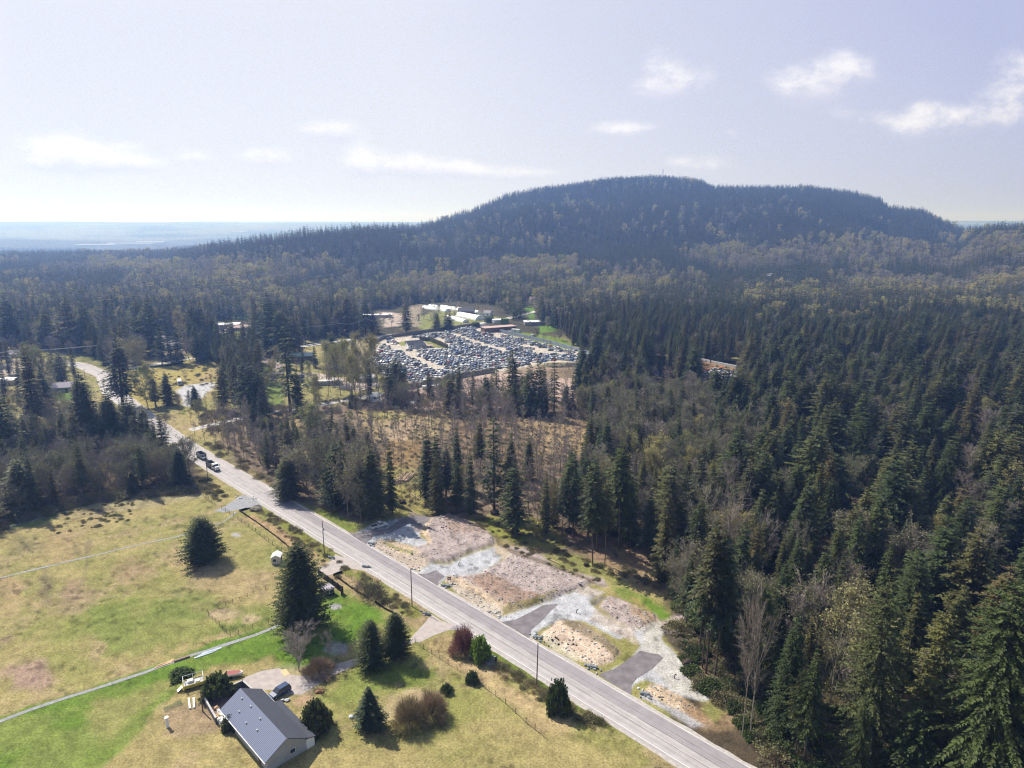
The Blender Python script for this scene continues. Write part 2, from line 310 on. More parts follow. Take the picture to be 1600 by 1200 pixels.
PAINT = [
 # forest and wetland floor
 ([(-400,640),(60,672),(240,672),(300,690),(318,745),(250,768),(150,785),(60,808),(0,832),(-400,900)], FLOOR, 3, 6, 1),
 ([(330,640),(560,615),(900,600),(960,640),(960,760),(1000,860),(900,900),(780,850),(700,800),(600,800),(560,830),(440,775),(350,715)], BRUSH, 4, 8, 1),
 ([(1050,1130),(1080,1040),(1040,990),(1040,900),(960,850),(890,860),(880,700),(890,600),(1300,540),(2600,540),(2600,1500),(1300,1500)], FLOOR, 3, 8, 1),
 ([(560,645),(640,640),(700,650),(720,668),(660,690),(590,690),(555,670)], OCHRE, 3, 8, .9),
 ([(560,643),(600,640),(640,652),(600,662)], YG, 2, 6, .8),
 ([(600,655),(650,655),(650,690),(600,688)], (0.38,0.28,0.2), 3, 8, .6),
 ([(800,655),(870,650),(930,660),(940,700),(880,715),(810,690)], (0.31,0.225,0.125), 4, 10, .9),
 ([(430,650),(480,655),(530,660),(520,690),(450,680)], OCHRE, 3, 8, .7),
 ([(590,730),(640,725),(665,745),(660,790),(700,795),(640,812),(590,812)], YG, 2, 5, .8),
 ([(600,690),(660,690),(700,720),(650,735),(600,725)], (0.24,0.16,0.07), 3, 6, .8),
 ([(700,640),(760,640),(860,720),(800,770),(700,700)], (0.21,0.145,0.085), 4, 8, .7),
 ([(735,808),(790,806),(840,810),(880,830),(885,850),(850,862),(800,850),(760,832)], YG, 2, 4, .9),
 ([(745,812),(800,815),(835,835),(870,838),(880,855),(820,856),(775,838)], (0.17,0.19,0.035), 2, 4, .7),
 ([(840,868),(880,862),(920,870),(970,895),(1000,920),(960,920),(900,895),(850,885)], OLIVE, 2, 4, .8),
 ([(780,850),(830,856),(860,880),(900,895),(945,905),(955,918),(925,916),(870,895),(820,872),(785,868)], DIRT, 1, 3, 1),
 ([(870,830),(960,840),(1030,880),(1050,930),(1000,925),(930,880)], (0.26,0.175,0.12), 2, 5, .8),
 ([(955,918),(985,918),(1020,935),(1050,960),(1047,972),(1032,968),(1000,948),(965,933)], BRIGHT, 1, 2.5, .95),
 ([(975,928),(1000,935),(1025,955),(1000,955)], (0.33,0.22,0.10), 1.5, 3, .8),
 ([(1030,975),(1050,962),(1070,955),(1075,990),(1035,990)], DIRT, 1, 2, 1),
 ([(1032,990),(1075,990),(1080,1040),(1062,1020),(1040,1005)], (0.09,0.075,0.05), 1, 2, 1),
 ([(1062,1030),(1090,1040),(1110,1070),(1150,1100),(1180,1140),(1100,1140),(1075,1118),(1100,1096),(1112,1085)], (0.24,0.17,0.10), 1, 3, 1),
 ([(1100,1090),(1140,1110),(1120,1130),(1095,1118)], OLIVE, 1, 2, .8),
 # verges
 ([(312,700),(452,780),(545,828),(552,836),(535,832),(440,780),(300,700)], (0.14,0.17,0.03), .7, 1.5, 1),
 ([(450,780),(500,792),(560,815),(580,825),(545,838),(480,800)], OLIVE, 1, 3, .9),
 ([(495,795),(530,808),(560,822),(545,834),(510,812)], (0.12,0.17,0.02), 1, 2, .7),
 # construction lots
 (LOTS['mound1'], DIRT, .8, 1.2, 1), (LOTS['side1'], (0.40,0.33,0.27), .6, 1, 1), (LOTS['pad1'], GRAV, .6, 1, 1),
 ([(590,842),(640,852),(660,868),(632,866),(598,850)], STRAW, .5, 1.2, .9), ([(600,846),(650,866),(645,869),(598,850)], OLIVE, .3, .8, .7), ([(640,800),(690,808),(664,822),(655,832),(645,826)], (0.26,0.21,0.2), .8, 1.5, .9),
 ([(664,818),(676,812),(668,830),(676,846),(668,848),(658,832)], STRAW, .5, 1, .9),
 ([(690,806),(730,815),(760,835),(700,835)], (0.30,0.21,0.16), 1.2, 3, .6),
 (LOTS['mound2'], DIRT, .8, 1.2, 1), (LOTS['side2'], (0.44,0.38,0.31), .6, 1, 1), (LOTS['pad2'], GRAV, .8, 1.2, 1),
 ([(770,852),(790,850),(802,862),(790,872),(772,866)], (0.42,0.35,0.27), .6, 1, 1),
 ([(700,903),(716,903),(748,924),(800,948),(812,955),(790,952),(745,932),(718,914)], STRAW, .5, 1, .85),
 ([(735,905),(770,900),(800,920),(835,930),(850,938),(815,945),(785,938),(755,920)], (0.28,0.19,0.14), 1, 2, .85),
 ([(786,950),(830,940),(870,925),(855,938),(820,955),(790,962)], (0.17,0.15,0.05), .6, 1.5, .9),
 (LOTS['pad3'], GRAV, .6, 1, 1),
 ([(895,922),(915,914),(944,925),(930,935),(905,930)], CREAM, .8, 1.5, .9),
 ([(930,950),(960,965),(990,985),(1005,1010),(985,1005),(950,985),(925,968)], CREAM, .8, 2, .9),
 (LOTS['mound3'], DIRT, .6, 1, 1), ([(922,940),(940,930),(950,933),(940,942),(930,950)], (0.2,0.18,0.15), .4, .8, 1),
 ([(980,945),(1020,958),(1030,975),(1010,978),(990,965)], (0.36,0.25,0.15), 1, 2, .8),
 ([(1005,990),(1012,972),(1030,972),(1034,1000),(1048,1012),(1062,1030),(1070,1050),(1100,1070),(1112,1085),(1100,1094),(1050,1078),(1020,1050),(1000,1025)], (0.43,0.41,0.37), 1, 2, .9),
 (LOTS['isle3'], (0.52,0.41,0.32), .5, 1, 1), ([(880,968),(905,972),(950,998),(972,1018),(960,1030),(940,1010),(905,988),(882,976)], (0.16,0.13,0.075), .6, 1, .95),
 ([(845,992),(865,1000),(900,1024),(925,1038),(900,1034),(860,1012)], (0.46,0.42,0.34), .6, 1, .9),
 (LOTS['isle4'], STRAW, .5, 1.2, 1), ([(1000,1080),(1050,1105),(1110,1135),(1080,1135),(1030,1105),(1000,1090)], GGRAV, .6, 1, 1),
 ([(1060,1090),(1095,1110),(1120,1135),(1100,1135),(1070,1112)], (0.3,0.2,0.12), .6, 1.5, .9),
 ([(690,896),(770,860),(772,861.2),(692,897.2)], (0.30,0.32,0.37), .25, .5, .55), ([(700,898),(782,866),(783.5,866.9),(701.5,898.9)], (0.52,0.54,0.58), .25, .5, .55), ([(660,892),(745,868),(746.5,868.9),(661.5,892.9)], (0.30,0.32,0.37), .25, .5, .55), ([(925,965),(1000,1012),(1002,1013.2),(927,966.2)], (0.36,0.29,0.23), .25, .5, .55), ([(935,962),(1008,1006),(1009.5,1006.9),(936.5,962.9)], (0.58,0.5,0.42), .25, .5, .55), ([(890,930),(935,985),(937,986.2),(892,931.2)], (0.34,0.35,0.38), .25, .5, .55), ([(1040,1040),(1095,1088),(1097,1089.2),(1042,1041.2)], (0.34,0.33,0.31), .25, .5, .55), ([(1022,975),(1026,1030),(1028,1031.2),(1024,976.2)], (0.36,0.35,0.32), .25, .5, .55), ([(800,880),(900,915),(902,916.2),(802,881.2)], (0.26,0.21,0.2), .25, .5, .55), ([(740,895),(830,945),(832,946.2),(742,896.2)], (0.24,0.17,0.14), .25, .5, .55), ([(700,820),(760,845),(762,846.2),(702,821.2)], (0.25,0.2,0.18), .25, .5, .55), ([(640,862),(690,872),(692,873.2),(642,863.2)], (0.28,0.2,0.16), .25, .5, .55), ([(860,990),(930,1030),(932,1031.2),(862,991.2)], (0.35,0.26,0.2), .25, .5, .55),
 # ditch, spoil edge between the mounds
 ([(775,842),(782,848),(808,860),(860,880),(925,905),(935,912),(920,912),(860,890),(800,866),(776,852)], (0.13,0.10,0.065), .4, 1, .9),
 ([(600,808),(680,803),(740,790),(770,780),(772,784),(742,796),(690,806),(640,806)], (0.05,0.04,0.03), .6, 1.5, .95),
 # left field
 ([(-500,835),(20,812),(60,804),(90,810),(60,822),(-500,870)], (0.10,0.16,0.03), 1.5, 3, .9),
 ([(85,790),(130,775),(200,768),(180,785),(120,795),(80,805)], GREEN, 1.5, 3, .8),
 ([(120,950),(180,935),(300,950),(345,985),(300,1010),(180,1020),(110,1010)], GREEN, 4, 10, .75),
 ([(60,970),(130,960),(160,1080),(60,1050)], OLIVE, 3, 6, .7),
 ([(270,920),(330,925),(350,950),(290,945)], GREEN, 2, 4, .5),
 ([(360,955),(430,945),(435,975),(370,990)], GREEN, 2, 4, .7),
 (ell(72,915,10,26), (0.15,0.125,0.07), 1.5, 3, .85), (ell(30,850,26,16), (0.16,0.14,0.07), 2, 4, .6),
 (ell(118,930,24,26), (0.26,0.175,0.13), 3, 5, .6), (ell(48,1056,38,22), (0.31,0.21,0.17), 2, 4, .8), (ell(210,890,30,22), (0.28,0.19,0.12), 3, 5, .5),
 (ell(15,930,25,30), (0.33,0.22,0.14), 3, 6, .5), (ell(100,855,35,25), (0.29,0.2,0.12), 3, 6, .5), (ell(350,960,22,8), (0.38,0.29,0.19), 1, 2, .8), (ell(392,966,10,5), (0.38,0.3,0.19), 1, 2, .8),
 ([(270,785),(350,780),(330,800),(260,805)], OLIVE, 2, 4, .5), ([(230,850),(400,900),(420,930),(300,920)], DRY2, 3, 6, .6),
 ([(60,795),(230,772),(300,765),(330,772),(240,792),(100,812)], (0.29,0.25,0.17), 1.5, 3, .5),
 ([(370,850),(430,845),(435,880),(380,890)], OLIVE, 2, 4, .6),
 # lawns round the near house
 ([(-500,1180),(0,1118),(100,1090),(180,1062),(260,1032),(330,1003),(400,985),(440,972),(460,1010),(400,1035),(330,1040),(290,1070),(240,1110),(200,1160),(100,1250),(-500,1300)], BRIGHT, 1, 2, .95),
 ([(150,1100),(240,1070),(290,1050),(285,1065),(230,1100),(170,1150)], DRY, 2, 4, .7),
 ([(440,968),(500,930),(560,940),(600,960),(570,1000),(500,1030),(440,1050),(420,1030)], (0.10,0.18,0.02), 2, 4, .95),
 ([(500,920),(540,925),(590,955),(600,975),(560,960)], BRIGHT, 1, 3, .8),
 ([(520,1060),(560,1040),(680,1040),(690,1060),(620,1080),(560,1100),(500,1110),(470,1100)], GREEN, 2, 5, .9),
 ([(560,1080),(600,1075),(610,1100),(570,1110)], DRY, 2, 4, .6),
 ([(600,1090),(650,1075),(690,1085),(640,1120),(600,1125)], (0.42,0.32,0.2), 1, 2, .8),
 ([(690,1080),(760,1090),(800,1130),(700,1140),(640,1140)], OLIVE, 3, 6, .8),
 ([(700,1020),(770,1050),(880,1120),(900,1140),(840,1140),(760,1080),(690,1035)], (0.45,0.33,0.19), 1.5, 4, .8),
 ([(650,1000),(700,990),(730,1010),(700,1030)], (0.33,0.25,0.13), 1, 3, .7),
 ([(500,880),(570,890),(680,970),(660,990),(600,950),(520,915)], DRY2, 1.5, 3, .8),
 ([(395,800),(440,825),(500,862),(490,872),(430,840),(385,810)], (0.38,0.25,0.15), 1.5, 3, .8),
 ([(395,778),(420,795),(530,862),(560,900),(545,905),(520,878),(410,805)], (0.15,0.17,0.03), .8, 2, .8),
 ([(560,890),(660,962),(650,968),(555,905)], (0.15,0.17,0.03), .8, 2, .8),
 ([(745,1005),(835,1050),(900,1090),(965,1130),(950,1135),(880,1098),(800,1050),(745,1015)], (0.11,0.16,0.02), .8, 2, .9),
 ([(410,1046),(440,1040),(470,1044),(470,1060),(500,1070),(490,1085),(460,1090),(440,1082),(430,1060)], DIRT, 1, 2, .3),
 ([(455,1090),(480,1082),(498,1086),(490,1100),(465,1105)], (0.36,0.24,0.16), .8, 2, .8),
 ([(265,1110),(330,1090),(345,1110),(340,1145),(260,1150)], (0.28,0.2,0.14), 1, 3, .85),
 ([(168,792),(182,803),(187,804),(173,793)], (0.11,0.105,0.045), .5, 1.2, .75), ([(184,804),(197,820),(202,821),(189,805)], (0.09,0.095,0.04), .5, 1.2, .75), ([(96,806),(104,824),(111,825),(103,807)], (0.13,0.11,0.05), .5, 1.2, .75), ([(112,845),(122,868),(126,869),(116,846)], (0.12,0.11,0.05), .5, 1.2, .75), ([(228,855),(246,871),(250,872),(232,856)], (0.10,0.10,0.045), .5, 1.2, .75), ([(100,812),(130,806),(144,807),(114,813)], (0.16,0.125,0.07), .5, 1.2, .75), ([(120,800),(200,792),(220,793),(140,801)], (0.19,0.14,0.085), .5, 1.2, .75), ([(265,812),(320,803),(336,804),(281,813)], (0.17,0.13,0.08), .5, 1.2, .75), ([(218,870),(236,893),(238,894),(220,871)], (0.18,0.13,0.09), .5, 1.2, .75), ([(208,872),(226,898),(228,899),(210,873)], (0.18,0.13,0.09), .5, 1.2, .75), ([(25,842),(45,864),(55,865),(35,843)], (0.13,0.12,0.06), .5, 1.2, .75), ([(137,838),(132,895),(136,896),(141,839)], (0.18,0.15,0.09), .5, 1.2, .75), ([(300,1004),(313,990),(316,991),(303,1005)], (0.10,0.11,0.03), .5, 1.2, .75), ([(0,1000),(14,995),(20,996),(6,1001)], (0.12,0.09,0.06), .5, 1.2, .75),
 (ell(525,948,10,5), GGRAV, .4, 1, 1), (ell(370,836,8,3), GGRAV, .4, 1, 1), (ell(528,1012,18,9), GGRAV, 1, 2, .7),
 # middle distance
 ([(0,565),(45,560),(60,575),(20,590),(0,590)], DIRT, 3, 5, .8), ([(60,640),(130,632),(150,655),(90,668)], (0.36,0.31,0.27), 2, 4, .9), ([(175,515),(215,512),(225,535),(180,540)], (0.34,0.30,0.2), 3, 5, .8), ([(235,540),(290,545),(290,560),(240,562)], (0.40,0.34,0.29), 2, 3, .9),
 ([(190,575),(300,565),(350,572),(356,600),(340,612),(280,612),(215,640),(195,610)], (0.30,0.25,0.08), 3, 8, 1),
 ([(150,585),(175,598),(185,610),(160,600)], OLIVE, 1, 2, 1), ([(280,605),(345,570),(345,590),(300,600)], (0.33,0.24,0.13), 3, 6, .6),
 ([(275,612),(288,602),(330,597),(337,602),(318,618),(302,636),(288,632)], (0.44,0.44,0.46), 1.5, 3, 1),
 ([(85,612),(112,612),(114,625),(88,628)], BRIGHT, 1, 2, 1), ([(80,625),(120,625),(110,640),(85,640)], DIRT, 2, 3, .6),
 ([(400,560),(470,556),(520,575),(560,580),(640,600),(620,612),(560,630),(500,635),(430,640),(405,600)], (0.24,0.22,0.09), 3, 5, 1),
 ([(403,558),(425,556),(445,570),(440,578),(425,577)], DIRT, 1, 3, 1), ([(400,572),(425,575),(420,588),(404,588)], BRIGHT, 1, 2, .9),
 ([(412,596),(440,595),(445,630),(420,640)], GREEN, 1.5, 3, .9), ([(475,585),(495,585),(500,612),(480,612)], OLIVE, 1, 3, .9),
 ([(465,583),(500,583),(530,590),(600,600),(560,612),(500,598)], (0.45,0.38,0.34), 1.5, 3, 1),
 ([(560,620),(630,610),(700,595),(780,575),(900,568),(1000,590),(1000,625),(900,628),(860,640),(700,640),(620,636)], (0.30,0.21,0.18), 4, 6, .9),
 ([(690,600),(780,580),(850,585),(860,612),(780,620),(700,615)], (0.48,0.36,0.31), 3, 6, .8), ([(850,590),(900,592),(905,620),(870,625)], (0.46,0.35,0.30), 2, 5, .8),
 ([(840,580),(900,572),(900,590),(850,592)], (0.17,0.13,0.08), 2, 5, .8),
 ([(1018,545),(1040,548),(1045,580),(1020,590)], (0.24,0.16,0.10), 3, 5, 1), ([(1070,560),(1150,575),(1150,600),(1085,600)], DIRT, 2, 5, 1), ([(1060,556),(1150,574),(1150,580),(1090,580)], (0.26,0.16,0.08), 2, 4, 1),
 ([(520,540),(600,528),(640,545),(640,560),(570,600),(530,580)], (0.26,0.22,0.14), 3, 5, .8),
 ([(585,533),(720,513),(745,511),(930,556),(915,566),(860,566),(770,583),(632,608),(575,570)], (0.47,0.42,0.36), 2, 2, 1),
 ([(623,535),(636,532),(640,538),(628,541)], OLIVE, 1, 2, 1), ([(660,530),(676,529),(699,539),(694,545),(672,542)], OLIVE, 1, 2, 1),
 ([(640,500),(680,485),(760,485),(780,498),(720,508),(660,516)], (0.20,0.21,0.07), 3, 5, 1), ([(640,478),(660,475),(655,510),(625,515)], (0.26,0.22,0.16), 3, 5, 1),
 ([(790,518),(830,520),(880,528),(900,545),(930,548),(930,556),(870,542),(800,524)], GREEN, 2, 4, 1), ([(840,510),(870,508),(872,518),(845,520)], BRIGHT, 1, 3, 1),
 ([(820,478),(835,480),(835,500),(822,500)], BRIGHT, 1, 3, 1),
 ([(330,505),(390,508),(390,520),(345,522)], (0.5,0.43,0.38), 2, 4, 1), ([(345,522),(400,510),(400,540),(345,540)], OLIVE, 2, 4, 1), ([(485,488),(530,488),(528,498),(490,498)], BRIGHT, 2, 4, .8),
 ([(590,487),(640,490),(630,510),(600,512)], (0.4,0.33,0.28), 2, 5, 1), ([(365,487),(400,490),(400,500),(365,500)], BRIGHT, 2, 4, .8),
 ([(120,560),(160,548),(200,560),(190,590),(150,580)], (0.12,0.13,0.04), 3, 5, .8),
]
def ground_colour(x, y):
    n = len(x); col = np.zeros((n, 3))
    n1 = fbm(x, y, 38, 4, 11); n2 = fbm(x, y, 9, 4, 23); n3 = fbm(x, y, 2.2, 3, 31); n4 = fbm(x, y, 1.0, 2, 41)
    base = np.array(DRY)[None]*(1-0)+0
    g = sstep(0.38, 0.62, 0.6*n1+0.4*n2)[:, None]*0.75
    base = base*(1-g)+np.array(OLIVE)[None]*g
    g = sstep(0.5, 0.7, n2*0.7+n3*0.3)[:, None]*0.6
    base = base*(1-g)+np.array(DRY2)[None]*g
    # forest land beyond the fields
    px, py, d = PX(x, y)
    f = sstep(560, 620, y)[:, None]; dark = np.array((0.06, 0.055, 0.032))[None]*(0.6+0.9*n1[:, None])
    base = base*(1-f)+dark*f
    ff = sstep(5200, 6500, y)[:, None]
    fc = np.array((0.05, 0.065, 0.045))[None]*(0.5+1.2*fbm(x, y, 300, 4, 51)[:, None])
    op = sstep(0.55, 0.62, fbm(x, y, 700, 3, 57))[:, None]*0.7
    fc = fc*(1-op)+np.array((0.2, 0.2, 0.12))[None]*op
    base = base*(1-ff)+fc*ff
    col[:] = base
    wx = (fbm(x, y, 3.5, 3, 61)-0.5)*2; wy = (fbm(x, y, 11, 3, 67)-0.5)*2
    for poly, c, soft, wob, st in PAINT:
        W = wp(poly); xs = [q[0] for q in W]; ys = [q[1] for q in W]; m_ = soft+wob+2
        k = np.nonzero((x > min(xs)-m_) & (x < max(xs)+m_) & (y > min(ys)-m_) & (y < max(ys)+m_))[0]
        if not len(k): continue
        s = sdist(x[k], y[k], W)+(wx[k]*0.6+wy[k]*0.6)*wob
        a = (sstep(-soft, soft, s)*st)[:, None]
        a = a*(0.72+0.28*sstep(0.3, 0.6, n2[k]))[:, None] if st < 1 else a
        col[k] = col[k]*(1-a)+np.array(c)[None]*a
    n5 = vn(x/.45, y/.45, 91); tuft = 1-.45*sstep(.62, .8, fbm(x, y, 1.7, 2, 95))*sstep(.4, .6, n2)
    v = (0.42+0.42*n3+0.38*n4+0.12*n5)[:, None]*tuft[:, None]
    return np.clip(col*v, 0.01, 0.9)
MOUNDS = [('mound1', .75, 1.1), ('mound2', .75, 1.1), ('mound3', .6, 1.0), ('isle3', 0.35, 1.0), ('isle4', 0.2, 1.0)]
def ground_z(x, y):
    x = np.atleast_1d(np.asarray(x, float)); y = np.atleast_1d(np.asarray(y, float))
    z = terrain(x, y)
    for nme, h, wd in MOUNDS:
        W = wp(LOTS[nme]); xs = [q[0] for q in W]; ys = [q[1] for q in W]
        k = np.nonzero((x > min(xs)) & (x < max(xs)) & (y > min(ys)) & (y < max(ys)))[0]
        if len(k):
            s = sdist(x[k], y[k], W)+1.4*(fbm(x[k], y[k], 4, 3, 73)-.5)
            z[k] = np.maximum(z[k], h*sstep(0.1, wd, s)*(0.55+0.9*fbm(x[k], y[k], 3.2, 4, 71)))
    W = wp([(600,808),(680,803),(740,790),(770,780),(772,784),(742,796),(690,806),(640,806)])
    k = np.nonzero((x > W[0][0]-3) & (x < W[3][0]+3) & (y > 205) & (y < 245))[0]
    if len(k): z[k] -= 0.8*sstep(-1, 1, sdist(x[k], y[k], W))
    return z
def gz(x, y): return float(ground_z([x], [y])[0])

# ------------------------------------------------------------------ the ground sheet
def build_ground():
    th = np.concatenate([np.linspace(-180, -50, 60)[:-1], np.linspace(-50, 50, 1250)[:-1], np.linspace(50, 180, 60)])
    th = np.radians(th)
    r = [0.5]
    while r[-1] < 70: r.append(r[-1]*1.35)
    while r[-1] < 1000: r.append(r[-1]*1.0052)
    while r[-1] < 6000: r.append(r[-1]*1.012)
    while r[-1] < 24000: r.append(r[-1]*1.035)
    r = np.array(r); nT, nR = len(th), len(r)
    X = (r[:, None]*np.sin(th)[None]).ravel(); Y = (r[:, None]*np.cos(th)[None]).ravel()
    Z = ground_z(X, Y)
    i = np.arange(nR-1)[:, None]*nT+np.arange(nT-1)[None]
    F = np.stack([i, i+1, i+nT+1, i+nT], -1).reshape(-1, 4)[:, ::-1]
    me = bpy.data.meshes.new('ground'); me.vertices.add(len(X)); me.vertices.foreach_set('co', np.stack([X, Y, Z], 1).astype('f').ravel())
    me.loops.add(F.size); me.loops.foreach_set('vertex_index', F.astype('i').ravel())
    me.polygons.add(len(F)); me.polygons.foreach_set('loop_start', np.arange(0, F.size, 4, dtype='i')); me.polygons.foreach_set('loop_total', np.full(len(F), 4, 'i'))
    me.update(calc_edges=True)
    me.polygons.foreach_set('use_smooth', np.ones(len(F), bool))
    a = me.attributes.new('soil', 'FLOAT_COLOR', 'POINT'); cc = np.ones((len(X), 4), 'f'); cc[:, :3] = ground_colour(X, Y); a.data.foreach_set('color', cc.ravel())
    m = bpy.data.materials.new('soil_and_grass'); m.use_nodes = True; t = m.node_tree; b = t.nodes['Principled BSDF']; b.inputs['Roughness'].default_value = 1; b.inputs['Specular IOR Level'].default_value = 0.1
    at = t.nodes.new('ShaderNodeAttribute'); at.attribute_name = 'soil'
    tcc = t.nodes.new('ShaderNodeTexCoord')
    n1 = t.nodes.new('ShaderNodeTexNoise'); n1.inputs['Scale'].default_value = 2.1; n1.inputs['Detail'].default_value = 5; n1.inputs['Roughness'].default_value = 0.75; t.links.new(tcc.outputs['Object'], n1.inputs['Vector'])
    n2 = t.nodes.new('ShaderNodeTexNoise'); n2.inputs['Scale'].default_value = 0.35; n2.inputs['Detail'].default_value = 6; n2.inputs['Roughness'].default_value = 0.7; t.links.new(tcc.outputs['Object'], n2.inputs['Vector'])
    r1 = t.nodes.new('ShaderNodeMapRange'); r1.inputs[1].default_value = .3; r1.inputs[2].default_value = .7; r1.inputs[3].default_value = .5; r1.inputs[4].default_value = 1.5; t.links.new(n1.outputs[0], r1.inputs[0])
    r2 = t.nodes.new('ShaderNodeMapRange'); r2.inputs[1].default_value = .3; r2.inputs[2].default_value = .7; r2.inputs[3].default_value = .82; r2.inputs[4].default_value = 1.18; t.links.new(n2.outputs[0], r2.inputs[0])
    ml = math_(t, 'MULTIPLY', r1.outputs[0], r2.outputs[0])
    vm = t.nodes.new('ShaderNodeVectorMath'); vm.operation = 'SCALE'; t.links.new(at.outputs['Color'], vm.inputs[0]); t.links.new(ml, vm.inputs['Scale'])
    t.links.new(vm.outputs[0], b.inputs['Base Color'])
    bp = t.nodes.new('ShaderNodeBump'); bp.inputs['Strength'].default_value = 0.7; bp.inputs['Distance'].default_value = 0.22
    t.links.new(n1.outputs[0], bp.inputs['Height']); t.links.new(bp.outputs[0], b.inputs['Normal'])
    me.materials.append(m)
    o = bpy.data.objects.new('ground', me); link(o); tag(o, 'uneven ground of dry grass, dirt and forest floor reaching to the horizon', 'ground', kind='structure')
build_ground()

# ------------------------------------------------------------------ roads
def sheet(name, poly, z, m, label=None, cat=None, world=False):
    W = poly if world else wp(poly)
    mb = MB(); mb.add([(x, y, z) for x, y in W], [tuple(range(len(W)))])
    o = mb.build(name, m); me = o.data
    if me.polygons[0].normal.z < 0: me.flip_normals()
    tag(o, label, cat, kind='structure'); return o
def ribbon(name, pts, wdt, z, m, label=None, cat=None, wob=0.0, off=0.0, parent=None):
    pts = [Vector((x, y)) for x, y in pts]; vs = []
    # resample
    q = [pts[0]]
    for a, b in zip(pts, pts[1:]):
        n = max(1, int((b-a).length/3)); q += [a+(b-a)*(i+1)/n for i in range(n)]
    rr = random.Random(len(q))
    for i, p in enumerate(q):
        d = (q[min(i+1, len(q)-1)]-q[max(i-1, 0)]).normalized(); n = Vector((-d.y, d.x))
        a, b = off-wdt/2+rr.uniform(-wob, wob), off+wdt/2+rr.uniform(-wob, wob)
        vs += [(*(p+n*a), z), (*(p+n*b), z)]
    mb = MB(); mb.add(vs, [(2*i, 2*i+2, 2*i+3, 2*i+1) for i in range(len(q)-1)]); o = mb.build(name, m, parent)
    if o.data.polygons[0].normal.z < 0: o.data.flip_normals()
    if not parent: tag(o, label, cat, kind='structure')
    return o
M = {}
M['asphalt_old'] = mat('worn_light_asphalt', (0.345, 0.322, 0.322), .9, streak=.24)
M['asphalt_new'] = mat('newer_dark_asphalt', (0.255, 0.236, 0.25), .9, streak=.22)
M['asphalt_fresh'] = mat('fresh_apron_asphalt', (0.155, 0.14, 0.15), .9, var=.25, scale=.5, bump=.3)
M['shoulder'] = mat('shoulder_grit', (0.37, 0.34, 0.32), 1, var=.2, scale=1.2)
M['line'] = mat('road_paint', (0.62, 0.6, 0.58), .7, var=.12, scale=3)
M['crack'] = mat('tar_seam', (0.14, 0.125, 0.13), .9)
M['gravel_road'] = mat('pale_gravel', (0.43, 0.41, 0.40), 1, var=.18, scale=1.1, bump=.4)
M['conc'] = mat('drive_surface', (0.36, 0.32, 0.30), .95, var=.14, scale=.7)
MAIN = [(-340,495), (-305,475), (-270,442), (-242,400), (-205,358.5), (-175.5,325), (-148.5,295.5)]
s2 = math.sqrt(.5)
def rd(d, u=0): # along the main road: distance from (-120,266.8) towards the camera side, offset u to the right side (+x+y)
    return (-120+d*s2+u*s2, 266.6-d*s2+u*s2)
MAINL = MAIN+[rd(-20), rd(260)]
ribbon('road_shoulder', MAINL, 10.6, 0.02, M['shoulder'], wob=.25)
road = ribbon('road', MAINL, 8.8, 0.035, M['asphalt_old'], 'straight two lane country road crossing from lower right to upper left', 'road')
ribbon('road_overlay', [rd(36), rd(90), rd(260)], 3.7, 0.05, M['asphalt_new'], off=2.55, wob=.03)
mb = MB()
ribbon('road_marking', MAINL, 0.16, 0.058, M['line'], off=-3.75)
ribbon('road_edge_marking', [rd(30), rd(260)], 0.13, 0.062, M['line'], off=4.28, wob=.05)
for off in (-1.2, .55, 2.0):
    ribbon('road_seam', [rd(10+off*8), rd(260)], 0.09, 0.066 if off < 0 else .068, M['crack'], off=off, wob=.05)
aprons = [
 ([(543,830),(553,834),(577,830),(605,826),(625,812),(640,806),(664,806),(672,813),(655,822),(640,817),(610,833),(585,838),(574,846),(572,853),(565,850)], 'dark asphalt apron under the parked pickup truck'),
 ([(652,897),(668,896),(681,891),(695,901),(686,908),(684,917),(668,906)], 'short dark asphalt apron beside the red marker sign'),
 ([(783,972),(806,968),(828,957),(850,945),(872,944),(860,955),(845,972),(830,984),(827,998),(806,985)], 'pointed dark asphalt apron between the two middle lots'),
 ([(935,1054),(960,1045),(978,1033),(1000,1017),(1030,1023),(1036,1028),(1020,1045),(995,1060),(987,1070),(986,1086),(960,1070)], 'square ended dark asphalt apron of the lot nearest the forest'),
]
for i, (pl, lb) in enumerate(aprons): sheet('driveway_apron', pl, 0.03 if i != 4 else .04, M['asphalt_fresh'], lb, 'driveway')
# driveways of the field side
M['bluegravel'] = mat('blue_grey_gravel', (0.25, 0.255, 0.27), 1, var=.25, scale=1.3, bump=.4)
sheet('driveway', [(334,798),(350,792),(378,773),(400,780),(410,792),(406,800),(380,795),(350,801)], 0.03, M['bluegravel'], 'bluish gravel field entrance at the upper end of the roadside fence', 'driveway')
sheet('driveway', [(495,900),(500,886),(518,876),(524,866),(560,880),(568,892),(545,888),(520,897),(506,902)], 0.03, M['conc'], 'pale driveway entrance beside the roadside power pole', 'driveway')
sheet('driveway', [(640,1000),(648,990),(665,972),(674,960),(690,970),(728,984),(700,985),(680,992),(655,1004)], 0.03, M['conc'], 'grey driveway entrance beside the two cedars', 'driveway')
sheet('driveway_patch', [(701,983),(720,974),(731,980),(722,986)], 0.05, M['asphalt_new'], 'small dark asphalt patch at the driveway mouth', 'driveway')
sheet('driveway', [(378,1062),(388,1056),(410,1048),(437,1044),(452,1054),(470,1056),(500,1048),(530,1036),(563,1027),(600,1012),(640,1000),(650,1003),(610,1018),(567,1034),(545,1045),(520,1056),(496,1070),(470,1086),(440,1084),(424,1078),(396,1078)], 0.03, M['conc'], 'greyish brown parking court and drive beside the near house', 'driveway')
